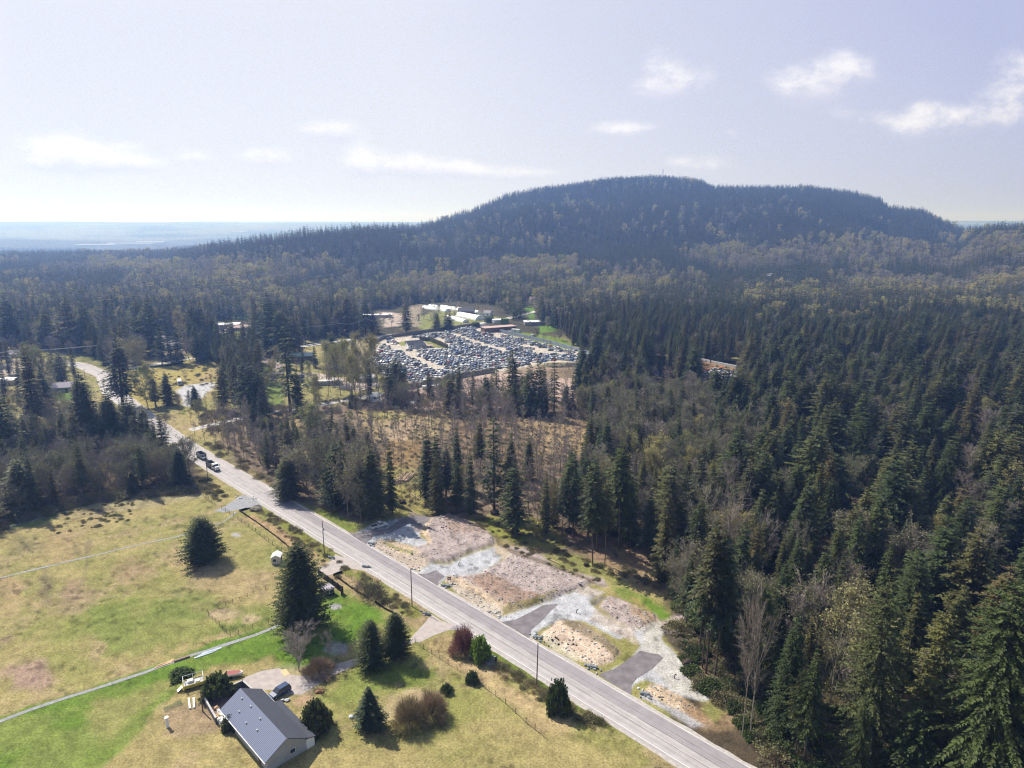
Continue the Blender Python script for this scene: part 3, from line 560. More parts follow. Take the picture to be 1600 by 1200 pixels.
ribbon('side_road', [P(*q) for q in ((297,672),(347,660),(417,646),(482,636),(532,627),(575,620),(625,611),(690,600))], 5.5, 0.03, M['gravel_road'], 'pale gravel track leading right past the cleared woodland', 'track', wob=.3)
ribbon('back_road', [P(*q) for q in ((420,548),(480,540),(522,534),(560,529),(600,525),(660,518),(725,510),(745,506),(782,500),(815,492),(838,486))], 8, 0.03, M['gravel_road'], 'pale road running behind the car yard', 'road', wob=.2)
ribbon('farm_track', [P(*q) for q in ((160,580),(190,577),(222,573),(255,567),(285,562),(330,556),(380,554),(405,556))], 6, 0.03, M['gravel_road'], 'pale track beside the clipped hedge', 'track', wob=.3)
ribbon('foot_path', [P(*q) for q in ((-60,1142),(0,1127),(50,1108),(100,1091),(150,1076),(200,1060),(255,1040),(300,1024),(350,1008),(400,992),(440,976))], 1.0, 0.03, M['bluegravel'], 'long grey gravel strip across the near grass', 'path', wob=.18)
ribbon('foot_path', [P(*q) for q in ((-60,915),(0,903),(60,888),(125,873),(155,866),(200,855),(250,844),(298,834),(350,815),(368,800))], .75, 0.03, M['bluegravel'], 'thin grey gravel strip across the upper field', 'path', wob=.3)
ribbon('foot_path', [P(*q) for q in ((-60,838),(0,826),(30,819),(70,808))], 1.0, 0.03, M['bluegravel'], 'short grey path by the tree belt', 'path', wob=.3)
# river glint far off
M['river'] = mat('river_water', (0.30, 0.34, 0.38), .12, spec=.6)

# ------------------------------------------------------------------ trees
def quads(base, d, l, wd, nrm, sag):
    """kite shaped sprays; arrays (n,3)"""
    tip = base+d*l[:, None]; tip[:, 2] -= sag*l
    mid = base+d*(l*0.45)[:, None]
    a = mid+nrm*wd[:, None]; b = mid-nrm*wd[:, None]
    return np.stack([base, a, tip, b], 1)
def qmesh(name, Q, mats, extra=None):
    n = len(Q); V = Q.reshape(-1, 3); F = [tuple(range(4*i, 4*i+4)) for i in range(n)]
    me = bpy.data.meshes.new(name); nv = len(V); mi = [0]*n
    V = V.tolist()
    if extra:
        V += extra.v; F += [tuple(q+nv for q in f) for f in extra.f]; mi += [m for m in extra.m]
    me.from_pydata(V, [], F)
    for m in mats: me.materials.append(m)
    me.polygons.foreach_set('material_index', mi); me.update(); return me
def norm(v): return v/np.maximum(np.linalg.norm(v, axis=-1, keepdims=True), 1e-6)
TREE_H = 25.0
def conifer(seed, Rr, base, nw, nb, ns, droop, size, prof=0.8, irr=0.25, up=0.15, lat=1.0, H=TREE_H, lo=.55, gr=3.2, tr=.32):
    g = np.random.default_rng(seed); B = []; D = []; L = []; Wd = []; NR = []; extra = MB()
    trunk = MB(); bend = g.uniform(-.35, .35, 2)
    def axis(z): return np.array([bend[0]*math.sin(z/H*2.5), bend[1]*math.sin(z/H*2.1), z])
    for i in range(6):
        z0, z1 = H*i/6, H*(i+1)/6; r = lambda z: max(0.03, tr*(1-z/H)**.9)
        trunk.tube(axis(z0), axis(z1), r(z0), r(z1), 7, cap=False)
    gaps = g.uniform(0, 1, nw)
    secs = g.uniform(0.7, 1.2, 8); saz = g.uniform(0, 6.28)
    for i in range(nw):
        t = (i+g.uniform(-.4, .4))/nw; t = min(max(t, 0), .985)
        z = H*(base+(1-base)*t)
        lr = Rr*((1-t)**prof)*(min(1, lo+t*gr)); lr = max(lr, .25)
        for j in range(nb if t < .85 else max(4, nb//2)):
            az = 2*math.pi*(j+g.uniform(-.45, .45))/nb+i*2.4
            l = lr*g.uniform(1-irr, 1+irr*.7)*secs[int((az+saz) % 6.283/6.284*8)]
            if g.random() < irr*.35: l *= .45
            sl = up+0.5*(t-.35)+g.normal(0, .08)
            d = np.array([math.cos(az), math.sin(az), sl]); pz = np.array([-math.sin(az), math.cos(az), 0])
            nst = max(2, int(ns*(.4+.6*l/max(Rr, .1))+.5))
            o = axis(z)
            if ns > 5 and t < .5 and j % 3 == 0:
                e = o+d*l*.7; extra.tube(o, (e[0], e[1], e[2]-droop*.45*l), .05, .02, 3, mi=1, cap=False)
            for s in (np.arange(nst)+g.uniform(.1, .9, nst))/nst:
                s = .12+.88*s
                p = o+d*(l*s); p[2] -= droop*s*s*l
                for sd_ in (-1, 1) if s < .9 else (0,):
                    dd = d*1.0+pz*sd_*lat*g.uniform(.5, 1.3)+np.array([0, 0, g.normal(-.12, .18)])
                    B.append(p); D.append(dd); ll = size*(1.05-.55*s)*g.uniform(.7, 1.3)*(.5+.5*l/Rr); L.append(ll); Wd.append(ll*g.uniform(.22, .36))
                    nn = np.array([-dd[1], dd[0], g.normal(0, .9)]); NR.append(nn)
    # leader
    for k in range(5):
        B.append(axis(H*.975)); D.append(np.array([g.normal(0, .22), g.normal(0, .22), 1])); L.append(H*.035); Wd.append(.1); NR.append(np.array([math.cos(k), math.sin(k), 0]))
    B, D, L, Wd, NR = np.array(B), norm(np.array(D)), np.array(L), np.array(Wd), norm(np.array(NR))
    return trunk, quads(B, D, L, Wd, NR, .25), extra
def broadleaf(seed, H, Rr, base, nb, nsub, ntw, leaves=0, leafsize=.3, tw=.035, twl=1.3, upr=.8, stems=1, tr=.22, twq=1):
    """leafless or budding broad-leaved tree"""
    g = random.Random(seed); trunk = MB(); cr = MB(); LV = []; TW = []
    def vec(az, el): return Vector((math.cos(az)*math.cos(el), math.sin(az)*math.cos(el), math.sin(el)))
    tips = []
    for s_ in range(stems):
        a0 = g.uniform(0, 6.28); lean = Vector((math.cos(a0), math.sin(a0), 0))*(g.uniform(.02, .08) if stems == 1 else g.uniform(.12, .3))
        h = H*g.uniform(.85, 1.0) if stems > 1 else H; p = Vector((0, 0, 0)); pts = [p]
        n = 7
        for i in range(n):
            p = p+Vector((g.uniform(-.03, .03)*h/n*2, g.uniform(-.03, .03)*h/n*2, h/n))+lean*h/n; pts.append(p)
        rr = lambda t: tr*(1-t*.9)*(1 if stems == 1 else .7)
        for i in range(n): trunk.tube(pts[i], pts[i+1], rr(i/n), rr((i+1)/n), 6, cap=False)
        for b in range(nb):
            t = base+(1-base)*(b+g.random())/nb; t = min(t, .97); k = t*n; i = min(int(k), n-1); o = pts[i].lerp(pts[i+1], k-i)
            rad = Rr*(math.sin(math.pi*min(1, .18+.78*(t-base)/(1-base)))**.7)*g.uniform(.6, 1.15); el = upr*g.uniform(.6, 1.3); az = g.uniform(0, 6.283)+b*2.4
            L = max(.6, rad/math.cos(min(el, 1.2))); d = vec(az, min(el, 1.3)); q = o+d*L*.55; d2 = (d+Vector((g.uniform(-.25, .25), g.uniform(-.25, .25), .25))).normalized(); e = q+d2*L*.5
            cr.tube(o, q, rr(t)*.5+.015, .05, 4, cap=False); cr.tube(q, e, .05, .02, 3, cap=False)
            for k2 in range(nsub):
                s = g.uniform(.25, 1); o2 = o.lerp(q, s/.55) if s < .55 else q.lerp(e, (s-.55)/.45)
                d3 = (d+Vector((g.gauss(0, .55), g.gauss(0, .55), g.gauss(.15, .4)))).normalized(); l3 = L*g.uniform(.22, .42)+.3; e3 = o2+d3*l3
                cr.tube(o2, e3, .028, .012, 3, cap=False)
                for k3 in range(ntw):
                    o4 = o2.lerp(e3, g.uniform(.2, 1)); d4 = (d3+Vector((g.gauss(0, .6), g.gauss(0, .6), g.gauss(.2, .5)))).normalized()
                    TW.append((o4, d4, twl*g.uniform(.6, 1.3), tw)); tips.append(o4+d4*twl*.7)
    if TW:
        B = np.array([t[0] for t in TW]); D = np.array([t[1] for t in TW]); L = np.array([t[2] for t in TW]); Wd = np.array([t[3] for t in TW])
        gg = np.random.default_rng(seed); NR = norm(np.cross(D, gg.normal(size=D.shape)))
        Q = quads(B, D, L, Wd, NR, .05)
    else: Q = np.zeros((0, 4, 3))
    if leaves and tips:
        gg = np.random.default_rng(seed+5); k = gg.integers(0, len(tips), leaves); T = np.array([tips[i] for i in k])+gg.normal(0, .35, (leaves, 3))
        D = norm(gg.normal(size=(leaves, 3))+np.array([0, 0, -.2])); L = leafsize*gg.uniform(.6, 1.4, leaves); NR = norm(np.cross(D, gg.normal(size=D.shape)))
        LV = quads(T, D, L, L*.4, NR, .1)
    return trunk, Q, cr, LV
M['needle'] = leaf_mat('conifer_needles', [(0.052,0.074,0.023),(0.080,0.100,0.026),(0.045,0.068,0.026),(0.118,0.118,0.034),(0.048,0.070,0.034),(0.112,0.090,0.034),(0.070,0.096,0.024)])
M['domeleaf'] = leaf_mat('dense_evergreen_sprays', [(0.068,0.088,0.028),(0.080,0.100,0.030)], transl=.38)
M['cedar'] = leaf_mat('cedar_sprays', [(0.042,0.064,0.020),(0.056,0.076,0.024),(0.074,0.086,0.026)])
M['bark'] = mat('conifer_bark', (0.10, 0.072, 0.055), 1, var=.3, scale=2)
M['greybark'] = mat('alder_bark', (0.25, 0.215, 0.18), 1, var=.3, scale=2)
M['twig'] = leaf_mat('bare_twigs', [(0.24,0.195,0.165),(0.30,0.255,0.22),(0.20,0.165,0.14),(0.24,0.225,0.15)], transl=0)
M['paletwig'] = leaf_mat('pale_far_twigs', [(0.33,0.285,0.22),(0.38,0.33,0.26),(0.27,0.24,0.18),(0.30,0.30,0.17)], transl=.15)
M['bud'] = leaf_mat('spring_buds', [(0.25,0.26,0.085),(0.33,0.29,0.10),(0.22,0.25,0.085),(0.30,0.25,0.12)], transl=.35)
M['mossleaf'] = leaf_mat('mossy_leaf', [(0.15,0.165,0.07),(0.19,0.185,0.085),(0.125,0.145,0.06)], transl=.3)
M['bramble'] = leaf_mat('bramble_canes', [(0.24,0.165,0.125),(0.29,0.21,0.14),(0.22,0.18,0.10)], transl=.15)
M['shrubleaf'] = leaf_mat('shrub_leaves', [(0.075,0.10,0.030),(0.09,0.13,0.035),(0.06,0.085,0.03)], transl=.3)
M['redtwig'] = leaf_mat('red_budding_twigs', [(0.21,0.095,0.085),(0.24,0.11,0.10)], transl=.2)
M['freshleaf'] = leaf_mat('fresh_green_leaves', [(0.16,0.24,0.035),(0.18,0.27,0.04)], transl=.35)
PROTO = {}
patterns = {'conifer': [], 'bare': [], 'bud': [], 'shrub': [], 'car': []}
def reg(key, fam, trunk, Q, extra, mats, leafQ=None, h=TREE_H, crown_name='crown'):
    """one pattern: a trunk mesh and a crown mesh for single trees, and both in one mesh for the far wood"""
    ex = MB(); ex.v, ex.f, ex.m = list(extra.v), list(extra.f), list(extra.m)
    tm = trunk.mesh('trunk', mats[-1]) if trunk.v else None
    if leafQ is not None and len(leafQ):
        n = len(leafQ); ex.add(leafQ.reshape(-1, 3).tolist(), [tuple(range(4*i, 4*i+4)) for i in range(n)], 1)
    cm_ = qmesh(crown_name, Q, mats, ex)
    ex2 = MB(); ex2.v, ex2.f, ex2.m = list(ex.v), list(ex.f), list(ex.m)
    if trunk.v: ex2.add(trunk.v, trunk.f, len(mats)-1)
    am = qmesh('tree_pattern', Q, mats, ex2)
    PROTO[key] = dict(trunk=tm, crown=cm_, all=am, fam=fam, h=h, idx=len(patterns[fam])); patterns[fam].append(key)
CM = [M['needle'], M['bark']]; CC2 = [M['cedar'], M['bark']]
def con(key, mats, *a, **k):
    t, Q, e = conifer(*a, **k); reg(key, 'conifer', t, Q, e, mats)
# high detail
for i in range(3): con(f'spruce{i}', CM, 100+i, 3.5, .06, 38, 10, 10, .42, .86, .85-.1*i, .26+.06*i)
for i in range(4): con(f'fir{i}', CM, 110+i, 4.4, .12+.06*i, 32, 9, 11, .26+.05*i, .95, .62+.08*i, .42)
for i in range(2): con(f'tall{i}', CM, 120+i, 3.6, .38+.08*i, 24, 9, 10, .42, .9, .6, .46, tr=.15)
for i in range(2): con(f'cedar{i}', CC2, 130+i, 4.6, .08, 46, 13, 11, .42, .72, .60, .16)
con('dome0', [M['domeleaf'], M['bark']], 135, 6.4, .09, 54, 17, 13, .12, .85, .55, .2, up=.30, lo=.84, gr=.4)
con('dome1', [M['domeleaf'], M['bark']], 136, 6.6, .06, 46, 15, 12, .16, .8, .55, .26, up=.32, lo=.8, gr=.5)
con('round0', [M['domeleaf'], M['bark']], 140, 11.5, .02, 38, 22, 15, .1, 1.5, .50, .16, up=.35)
con('wide0', CM, 150, 6.0, .08, 36, 12, 18, .35, .72, .6, .4)
con('wide1', CM, 151, 5.4, .05, 34, 10, 13, .30, .95, .7, .35)
con('giant0', CM, 152, 9.5, .03, 46, 16, 30, .22, .75, .55, .45)
con('sparse0', CM, 155, 3.6, .2, 20, 6, 8, .5, 1.0, .55, .5)
# low detail for the far slopes
for i in range(5): con(f'far{i}', CM, 160+i, 3.6+.2*i, .06, 13, 6, 3, .35, 2.1, .8, .3)
def bl(key, fam, mats, seed, **k):
    t, Q, c, l = broadleaf(seed, **k); reg(key, fam, t, Q, c, mats, l, h=k['H'])
BM = [M['twig'], M['bud'], M['greybark']]; BM2 = [M['twig'], M['mossleaf'], M['greybark']]
for i in range(3): bl(f'alder{i}', 'bare', BM, 200+i, H=18, Rr=2.0, base=.35, nb=26, nsub=4, ntw=7, tr=.21, tw=.04, twl=1.0, upr=.7)
for i in range(3): bl(f'bare{i}', 'bare', BM, 210+i, H=18, Rr=4.2, base=.25, nb=20, nsub=8, ntw=12, tr=.2, tw=.026, twl=1.3, upr=.8, stems=1+i % 2)
for i in range(2): bl(f'moss{i}', 'bare', BM2, 220+i, H=16, Rr=4.5, base=.2, nb=20, nsub=8, ntw=9, leaves=2600, leafsize=.33, tr=.2, tw=.026, stems=2)
bl('bigbare0', 'bare', BM, 230, H=22, Rr=5.0, base=.35, nb=22, nsub=9, ntw=12, tr=.24, tw=.02, twl=1.2, upr=1.0)
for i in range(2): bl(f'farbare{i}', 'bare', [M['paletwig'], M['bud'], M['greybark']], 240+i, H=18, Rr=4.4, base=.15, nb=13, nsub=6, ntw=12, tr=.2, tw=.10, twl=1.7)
for i in range(2): bl(f'poplar{i}', 'bud', BM, 250+i, H=24, Rr=3.6, base=.2, nb=26, nsub=7, ntw=9, leaves=4200, leafsize=.34, tr=.22, tw=.026, upr=1.0)
for i in range(2): bl(f'maple{i}', 'bud', BM, 260+i, H=17, Rr=5.0, base=.15, nb=20, nsub=8, ntw=9, leaves=4200, leafsize=.36, tr=.24, tw=.026, stems=1+i)
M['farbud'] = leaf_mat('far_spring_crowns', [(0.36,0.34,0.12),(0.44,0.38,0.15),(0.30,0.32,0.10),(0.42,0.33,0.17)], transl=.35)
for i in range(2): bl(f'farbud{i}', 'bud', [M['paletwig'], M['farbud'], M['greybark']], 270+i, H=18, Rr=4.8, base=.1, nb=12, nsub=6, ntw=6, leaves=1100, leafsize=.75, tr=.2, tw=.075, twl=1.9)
def shrub(key, mats, seed, H, Rr, n, ln, leaves=0, leafsize=.22, tw=.02, dome=1.0):
    g = np.random.default_rng(seed); tr = MB(); az = g.uniform(0, 6.283, n); rr = np.sqrt(g.uniform(0, 1, n))*(1+.22*np.sin(3*az+seed)+.16*np.sin(5*az+seed*2)); el = g.uniform(.2, 1, n)
    B = np.stack([np.cos(az)*rr*Rr*.75, np.sin(az)*rr*Rr*.75, H*.55*g.uniform(0, 1, n)*np.sqrt(np.clip(1-rr**2, .1, 1))], 1)
    D = norm(np.stack([np.cos(az)*rr, np.sin(az)*rr, .6+.8*(1-rr)], 1)+g.normal(0, .35, (n, 3))); L = ln*g.uniform(.6, 1.2, n)
    NR = norm(np.cross(D, g.normal(size=D.shape))); Q = quads(B, D, L, np.full(n, tw), NR, .12)
    for k in range(9):
        a = k*.7; tr.tube((0, 0, 0), (math.cos(a)*Rr*.55, math.sin(a)*Rr*.55, H*.7), .05, .02, 3, cap=False)
    LV = None
    if leaves:
        k = g.integers(0, n, leaves); T = B[k]+D[k]*(L[k]*g.uniform(.4, 1, leaves))[:, None]
        d2 = norm(g.normal(size=(leaves, 3))+np.array([0, 0, .3])); l2 = leafsize*g.uniform(.6, 1.4, leaves); LV = quads(T, d2, l2, l2*.42, norm(np.cross(d2, g.normal(size=d2.shape))), 0)
    reg(key, 'shrub', tr, Q, MB(), mats, LV, h=H, crown_name='foliage')
shrub('bramble0', [M['bramble'], M['mossleaf'], M['bark']], 300, 1.6, 2.2, 900, 1.0, 250)
shrub('bramble1', [M['bramble'], M['mossleaf'], M['bark']], 301, 1.3, 1.8, 700, .9, 500)
shrub('brush0', [M['twig'], M['bud'], M['greybark']], 302, 2.6, 1.6, 700, 1.3, 200, tw=.018)
shrub('leafy0', [M['bramble'], M['shrubleaf'], M['bark']], 303, 2.4, 2.0, 500, 1.0, 3600, .28)
shrub('red0', [M['redtwig'], M['redtwig'], M['bark']], 304, 4.0, 2.5, 3800, 1.1, 2200, .14, tw=.018)
shrub('green0', [M['bramble'], M['freshleaf'], M['bark']], 305, 3.6, 2.0, 700, 1.0, 4200, .30)
shrub('dark0', [M['needle'], M['needle'], M['bark']], 306, 3.5, 2.2, 1500, 1.0, 5200, .30, tw=.05)
shrub('vine0', [M['bramble'], M['mossleaf'], M['bark']], 307, 4.5, 2.6, 4200, 1.7, 0, tw=.016)
shrub('brush1', [M['bramble'], M['bud'], M['greybark']], 308, 1.6, 1.7, 420, 1.0, 90, tw=.016)
M['drygrass'] = leaf_mat('dry_grass_tuft', [(0.30,0.25,0.12),(0.22,0.22,0.08),(0.36,0.28,0.16)], transl=.4)
shrub('tuft0', [M['drygrass'], M['drygrass'], M['bark']], 309, .5, .5, 220, .45, 60, .12, tw=.02)

# ------------------------------------------------------------------ where trees stand
ZN = [ # name, outline, chances (conifer, bare, budding), heights of conifers / broadleaves
 ('open', [(-3000,425),(4000,425),(4000,2000),(-3000,2000)], (.42,.16,.04), (18,30), (12,19)),
 ('right', [(1130,1400),(1120,1120),(1100,1075),(1072,1020),(1060,960),(1045,900),(985,850),(930,800),(905,720),(900,640),(893,600),(930,575),(1000,590),(1080,600),(1150,610),(1180,540),(1600,540),(2300,540),(2300,1400)], (.345,.05,.012), (17,33), (14,20)),
 ('rightedge', [(1120,1400),(1085,1060),(1062,1000),(1055,930),(1045,890),(1120,860),(1200,900),(1330,930),(1390,1010),(1380,1300)], (.26,.24,.05), (16,28), (13,22)),
 ('rightband', [(890,740),(870,650),(960,620),(1100,640),(1180,720),(1120,820),(1040,830),(960,820),(900,790)], (.36,.36,.04), (15,24), (12,18)),
 ('belt', [(-700,640),(60,672),(215,680),(290,694),(314,738),(290,762),(240,766),(150,775),(100,790),(60,800),(0,822),(-600,880)], (.16,.74,.0), (12,20), (10,15)),
 ('beltback', [(-700,640),(60,672),(215,680),(262,690),(290,694),(300,725),(150,735),(0,760),(-600,800)], (.26,.42,.0), (16,24), (9,13)),
 ('homes', [(-600,560),(115,545),(160,570),(262,640),(300,690),(215,680),(60,672),(-600,640)], (.09,.12,.05), (15,24), (8,13)),
 ('scrub', [(262,640),(285,632),(340,622),(400,640),(400,700),(340,705),(310,690)], (.05,.30,.04), (8,12), (6,10)),
 ('wet', [(316,672),(420,650),(560,630),(720,640),(880,640),(915,680),(900,740),(880,800),(830,812),(770,795),(700,790),(600,800),(545,812),(470,775),(420,745),(350,705)], (.012,.72,.03), (8,13), (10,16)),
 ('scrub', [(400,640),(560,632),(570,690),(470,720),(400,700)], (.03,.36,.05), (8,11), (7,11)),
 ('wetclear', [(560,645),(640,640),(700,650),(715,690),(690,735),(640,790),(600,800),(592,740),(590,690),(560,670)], (0,.42,.0), (8,13), (9,14)),
 ('wetclear', [(800,655),(870,650),(925,665),(925,700),(880,715),(820,690)], (0,.32,.0), (8,13), (8,13)),
 ('strip', [(395,728),(430,700),(520,700),(590,740),(598,806),(560,815),(500,793),(450,778)], (.30,.46,.0), (15,22), (12,16)),
 ('lane', [(380,640),(380,600),(420,610),(420,650),(400,700)], (.25,.1,0), (20,26), (12,16)),
 ('farm', [(413,640),(405,575),(400,556),(480,560),(520,575),(600,590),(640,602),(620,622),(570,632),(500,640),(440,650)], (.03,.10,.04), (10,20), (9,15)),
 ('grove', [(510,628),(515,575),(560,570),(600,580),(606,622),(560,632)], (0,.32,.06), (16,20), (14,19)),
 ('yardfront', [(640,640),(632,608),(700,592),(770,580),(860,568),(930,560),(905,600),(900,640)], (.02,.10,.0), (10,20), (9,14)),
 ('yardfront2', [(600,640),(640,618),(730,618),(880,622),(890,648),(700,650)], (.12,.42,.02), (12,22), (10,14)),
 ('lot', [(278,612),(288,602),(330,597),(337,602),(318,618),(302,636),(288,632)], (0,0,0), (1,1), (1,1)),
 ('meadow', [(160,598),(175,620),(230,650),(270,640),(300,640),(345,620),(352,600),(350,572),(300,566),(215,578)], (.01,.05,.02), (8,12), (6,9)),
 ('meadow', [(160,575),(215,578),(300,566),(350,572),(356,600),(340,596),(285,600),(276,612),(240,606),(215,612),(190,600)], (.0,.02,.01), (8,12), (8,12)),
 ('pilefront', [(1082,600),(1165,600),(1165,645),(1082,650)], (.3,.25,.02), (9,14), (7,11)),
 ('pilefront', [(1008,588),(1048,588),(1045,650),(1012,650)], (.2,.3,.0), (7,11), (7,10)),
 ('rowtrees', [(-200,530),(200,522),(330,525),(400,518),(530,520),(560,524),(545,505),(400,495),(200,495),(-200,500)], (.42,.14,.06), (19,30), (12,17)),
 ('yardclear', [(400,572),(400,552),(440,545),(520,528),(720,496),(745,500),(950,556),(980,566),(920,580),(860,590),(700,620),(570,590),(520,575)], (0,0,0), (1,1), (1,1)),
 ('fields', [(560,488),(640,476),(700,470),(780,478),(800,500),(840,505),(880,520),(900,545),(860,540),(790,520),(740,506),(560,526)], (0,.05,.0), (10,16), (8,12)),
 ('openpile', [(1020,548),(1040,548),(1045,575),(1022,588)], (0,0,0), (1,1), (1,1)),
 ('openpile', [(1060,555),(1090,562),(1152,574),(1158,600),(1095,602),(1088,575)], (0,0,0), (1,1), (1,1)),
 ('mainroad', [(108,560),(142,560),(185,598),(250,636),(312,692),(312,720),(262,712),(215,672),(140,640)], (0,0,0), (1,1), (1,1)),
 ('houses', [(75,595),(120,592),(122,628),(85,634)], (0,0,0), (1,1), (1,1)),
 ('houses', [(240,535),(295,530),(300,562),(225,575),(222,560)], (0,0,0), (1,1), (1,1)),
 ('houses', [(0,590),(30,588),(32,615),(0,620)], (0,0,0), (1,1), (1,1)),
 ('gardens', [(330,500),(395,500),(400,545),(340,545)], (0,0,0), (1,1), (1,1)),
 ('gardens', [(815,470),(838,470),(840,505),(815,505)], (0,0,0), (1,1), (1,1)),
 ('gardens', [(1195,430),(1245,432),(1250,446),(1195,444)], (.1,0,0), (12,16), (1,1)),
 ('clear', [(-900,880),(-600,830),(0,826),(60,803),(150,778),(240,769),(295,764),(330,740),(320,712),(352,712),(450,784),(545,832),(600,808),(680,800),(735,805),(780,806),(900,862),(985,862),(1040,905),(1050,950),(1060,1005),(1085,1065),(1110,1110),(1110,2000),(-3000,2000)], (0,0,0), (1,1), (1,1)),
]
TREES = []   # x, y, key, height, widthfactor, rot, zone, hand
def spacing_pick(cands, rnd, r_con, r_dec):
    return cands
def scatter_near():
    g = np.random.default_rng(21); st = 5.6
    xs = np.arange(-900, 900, st); ys = np.arange(96, 900, st); Xg, Yg = np.meshgrid(xs, ys); X = Xg.ravel(); Y = Yg.ravel()
    X = X+g.uniform(-.45, .45, len(X))*st+((Y/st).astype(int) % 2)*st/2; Y = Y+g.uniform(-.45, .45, len(Y))*st
    k = np.abs(X) < Y*.98+70; X, Y = X[k], Y[k]
    zi = np.full(len(X), -1)
    for i, z in enumerate(ZN):
        W = wp([(a, max(b, 425)) for a, b in z[1]]); s = sdist(X, Y, W); zi[s > 0] = i
    n1 = fbm(X, Y, 45, 3, 77); u = g.random(len(X)); px, py, d = PX(X, Y)
    for i in range(len(X)):
        if zi[i] < 0: continue
        nm, _, (pc, pb, pbud), hc, hb = ZN[zi[i]]
        if nm == 'open':   # mixed woodland: patches
            q = n1[i]; 
            if 240 < px[i] < 1000 and py[i] < 500: pc, pb, pbud = (.26, .30, .12) if q > .48 else (.52, .12, .03)
            elif px[i] > 1150 and py[i] < 530: pc, pb, pbud = (.2, .12, .34) if q > .55 else (.62, .04, .02)
            elif px[i] <= 240: pc, pb, pbud = (.45, .22, .05)
            else: pc, pb, pbud = (.6, .06, .01)
        v = u[i]
        if v < pc: fam = 'conifer'
        elif v < pc+pb: fam = 'bare'
        elif v < pc+pb+pbud: fam = 'bud'
        else: continue
        far = Y[i] > 420; k = int(g.integers(0, 1000))
        if fam == 'conifer':
            keys = {'right': ['spruce0','spruce1','spruce2','fir0','fir1','fir2','wide1','cedar0','spruce1'], 'rightedge': ['tall0','tall1','fir3','spruce0','cedar1'], 'belt': ['spruce0','cedar0','fir0'],
                    'wet': ['spruce1','sparse0','fir3'], 'strip': ['cedar0','cedar1','fir0']}.get(nm, ['fir0','fir1','spruce0','spruce2','wide1','fir2','spruce1'])
            if Y[i] > 700: keys = ['far0','far1','far2','far3','far4']
            h = g.uniform(*hc)*(0.85+.3*n1[i]*1.0); wf = g.uniform(.85, 1.25)
            if nm == 'right': wf *= 1.3+.5*(1-n1[i])
        elif fam == 'bare':
            keys = {'wet': ['alder0','alder1','alder2','alder0'], 'scrub': ['alder0','alder1','alder2','bare0'], 'farm': ['alder0','alder1','bare0'], 'wetclear': ['alder0','alder1','alder2'], 'grove': ['alder0','alder1','bare0'], 'yardfront': ['alder0','alder1'], 'belt': ['bare0','bare1','bare2','moss0','moss1','moss0'],
                    'beltback': ['bare0','bare1','moss0','moss1'], 'strip': ['moss0','bare0','bare2','alder1','alder2','bare1'], 'rightedge': ['bare0','bigbare0','moss0','moss1','alder1'], 'rightband': ['moss0','moss1','bare0','alder2']}.get(nm, ['bare0','bare1','bare2','moss1'])
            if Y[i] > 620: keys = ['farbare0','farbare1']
            h = g.uniform(*hb); wf = g.uniform(.85, 1.2)
        else:
            keys = ['poplar0','poplar1','maple0','maple1']
            if nm in ('wet',): keys = ['poplar0','poplar1']
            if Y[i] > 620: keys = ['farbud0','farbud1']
            h = g.uniform(*hb)*1.05; wf = g.uniform(.85, 1.2)
            if nm == 'wet': wf *= .7; h *= .8
        TREES.append((X[i], Y[i], keys[k % len(keys)], h, wf, g.uniform(0, 6.28), nm, False))
scatter_near()
def scatter_far():
    g = np.random.default_rng(22)
    for y0, y1, st in ((900, 1400, 7.6), (1400, 2000, 8.6), (2000, 2900, 10.5), (2900, 4300, 17)):
        xs = np.arange(-y1*1.0, y1*1.0, st); ys = np.arange(y0, y1, st); Xg, Yg = np.meshgrid(xs, ys); X = Xg.ravel(); Y = Yg.ravel()
        X = X+g.uniform(-.48, .48, len(X))*st; Y = Y+g.uniform(-.48, .48, len(Y))*st
        px = 800+1067/_c*X/Y
        D = np.interp(px, _rx, _rd)
        k = (px > -120) & (px < 1720) & ((Y < D+90) | (px < 330)) & ~((Y > D+90) & (px > 120) & (px < 270) & (Y > 3600))
        X, Y, px, D = X[k], Y[k], px[k], D[k]
        Z = ground_z(X, Y)
        n1 = fbm(X, Y, 130, 4, 81); n2 = fbm(X, Y, 60, 3, 82)
        py = 600-1067*((Z-CAM_H)*_c+Y*_s)/(Y*_c-(Z-CAM_H)*_s)
        u = g.random(len(X))
        decid = sstep(.53, .61, n1)*np.where(Z < 60, .8, .22)*np.where((py > 415), 1.0, .30)
        yel = sstep(.50, .56, n2)*.8+.05
        if y1 <= 1400: decid = np.where((px > 1050) & (n1 > .44), np.maximum(decid, .5), decid); decid = np.where((px < 1050) & (py > 418) & (px > 180), np.maximum(decid, .15+.55*sstep(.42, .5, n1)), decid)
        hh = g.uniform(13, 29, len(X))*(.8+.4*n2)
        lone = (Y > D-60) & (px > 300)
        for i in range(len(X)):
            if u[i] < .05: continue
            if g.random() < decid[i]:
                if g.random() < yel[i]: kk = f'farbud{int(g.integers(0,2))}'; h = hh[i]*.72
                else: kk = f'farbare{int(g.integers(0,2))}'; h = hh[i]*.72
                wf = 1.1
            else: kk = f'far{int(g.integers(0,5))}'; h = hh[i]*(1.1 if lone[i] and g.random() < .3 else 1); wf = st/7.4*(1.2 if y0 > 1300 else 1) if st < 12 else 2.1; h *= .86 if y0 > 1300 else 1
            TREES.append((X[i], Y[i], kk, h, wf, g.uniform(0, 6.28), 'far', False))
scatter_far()

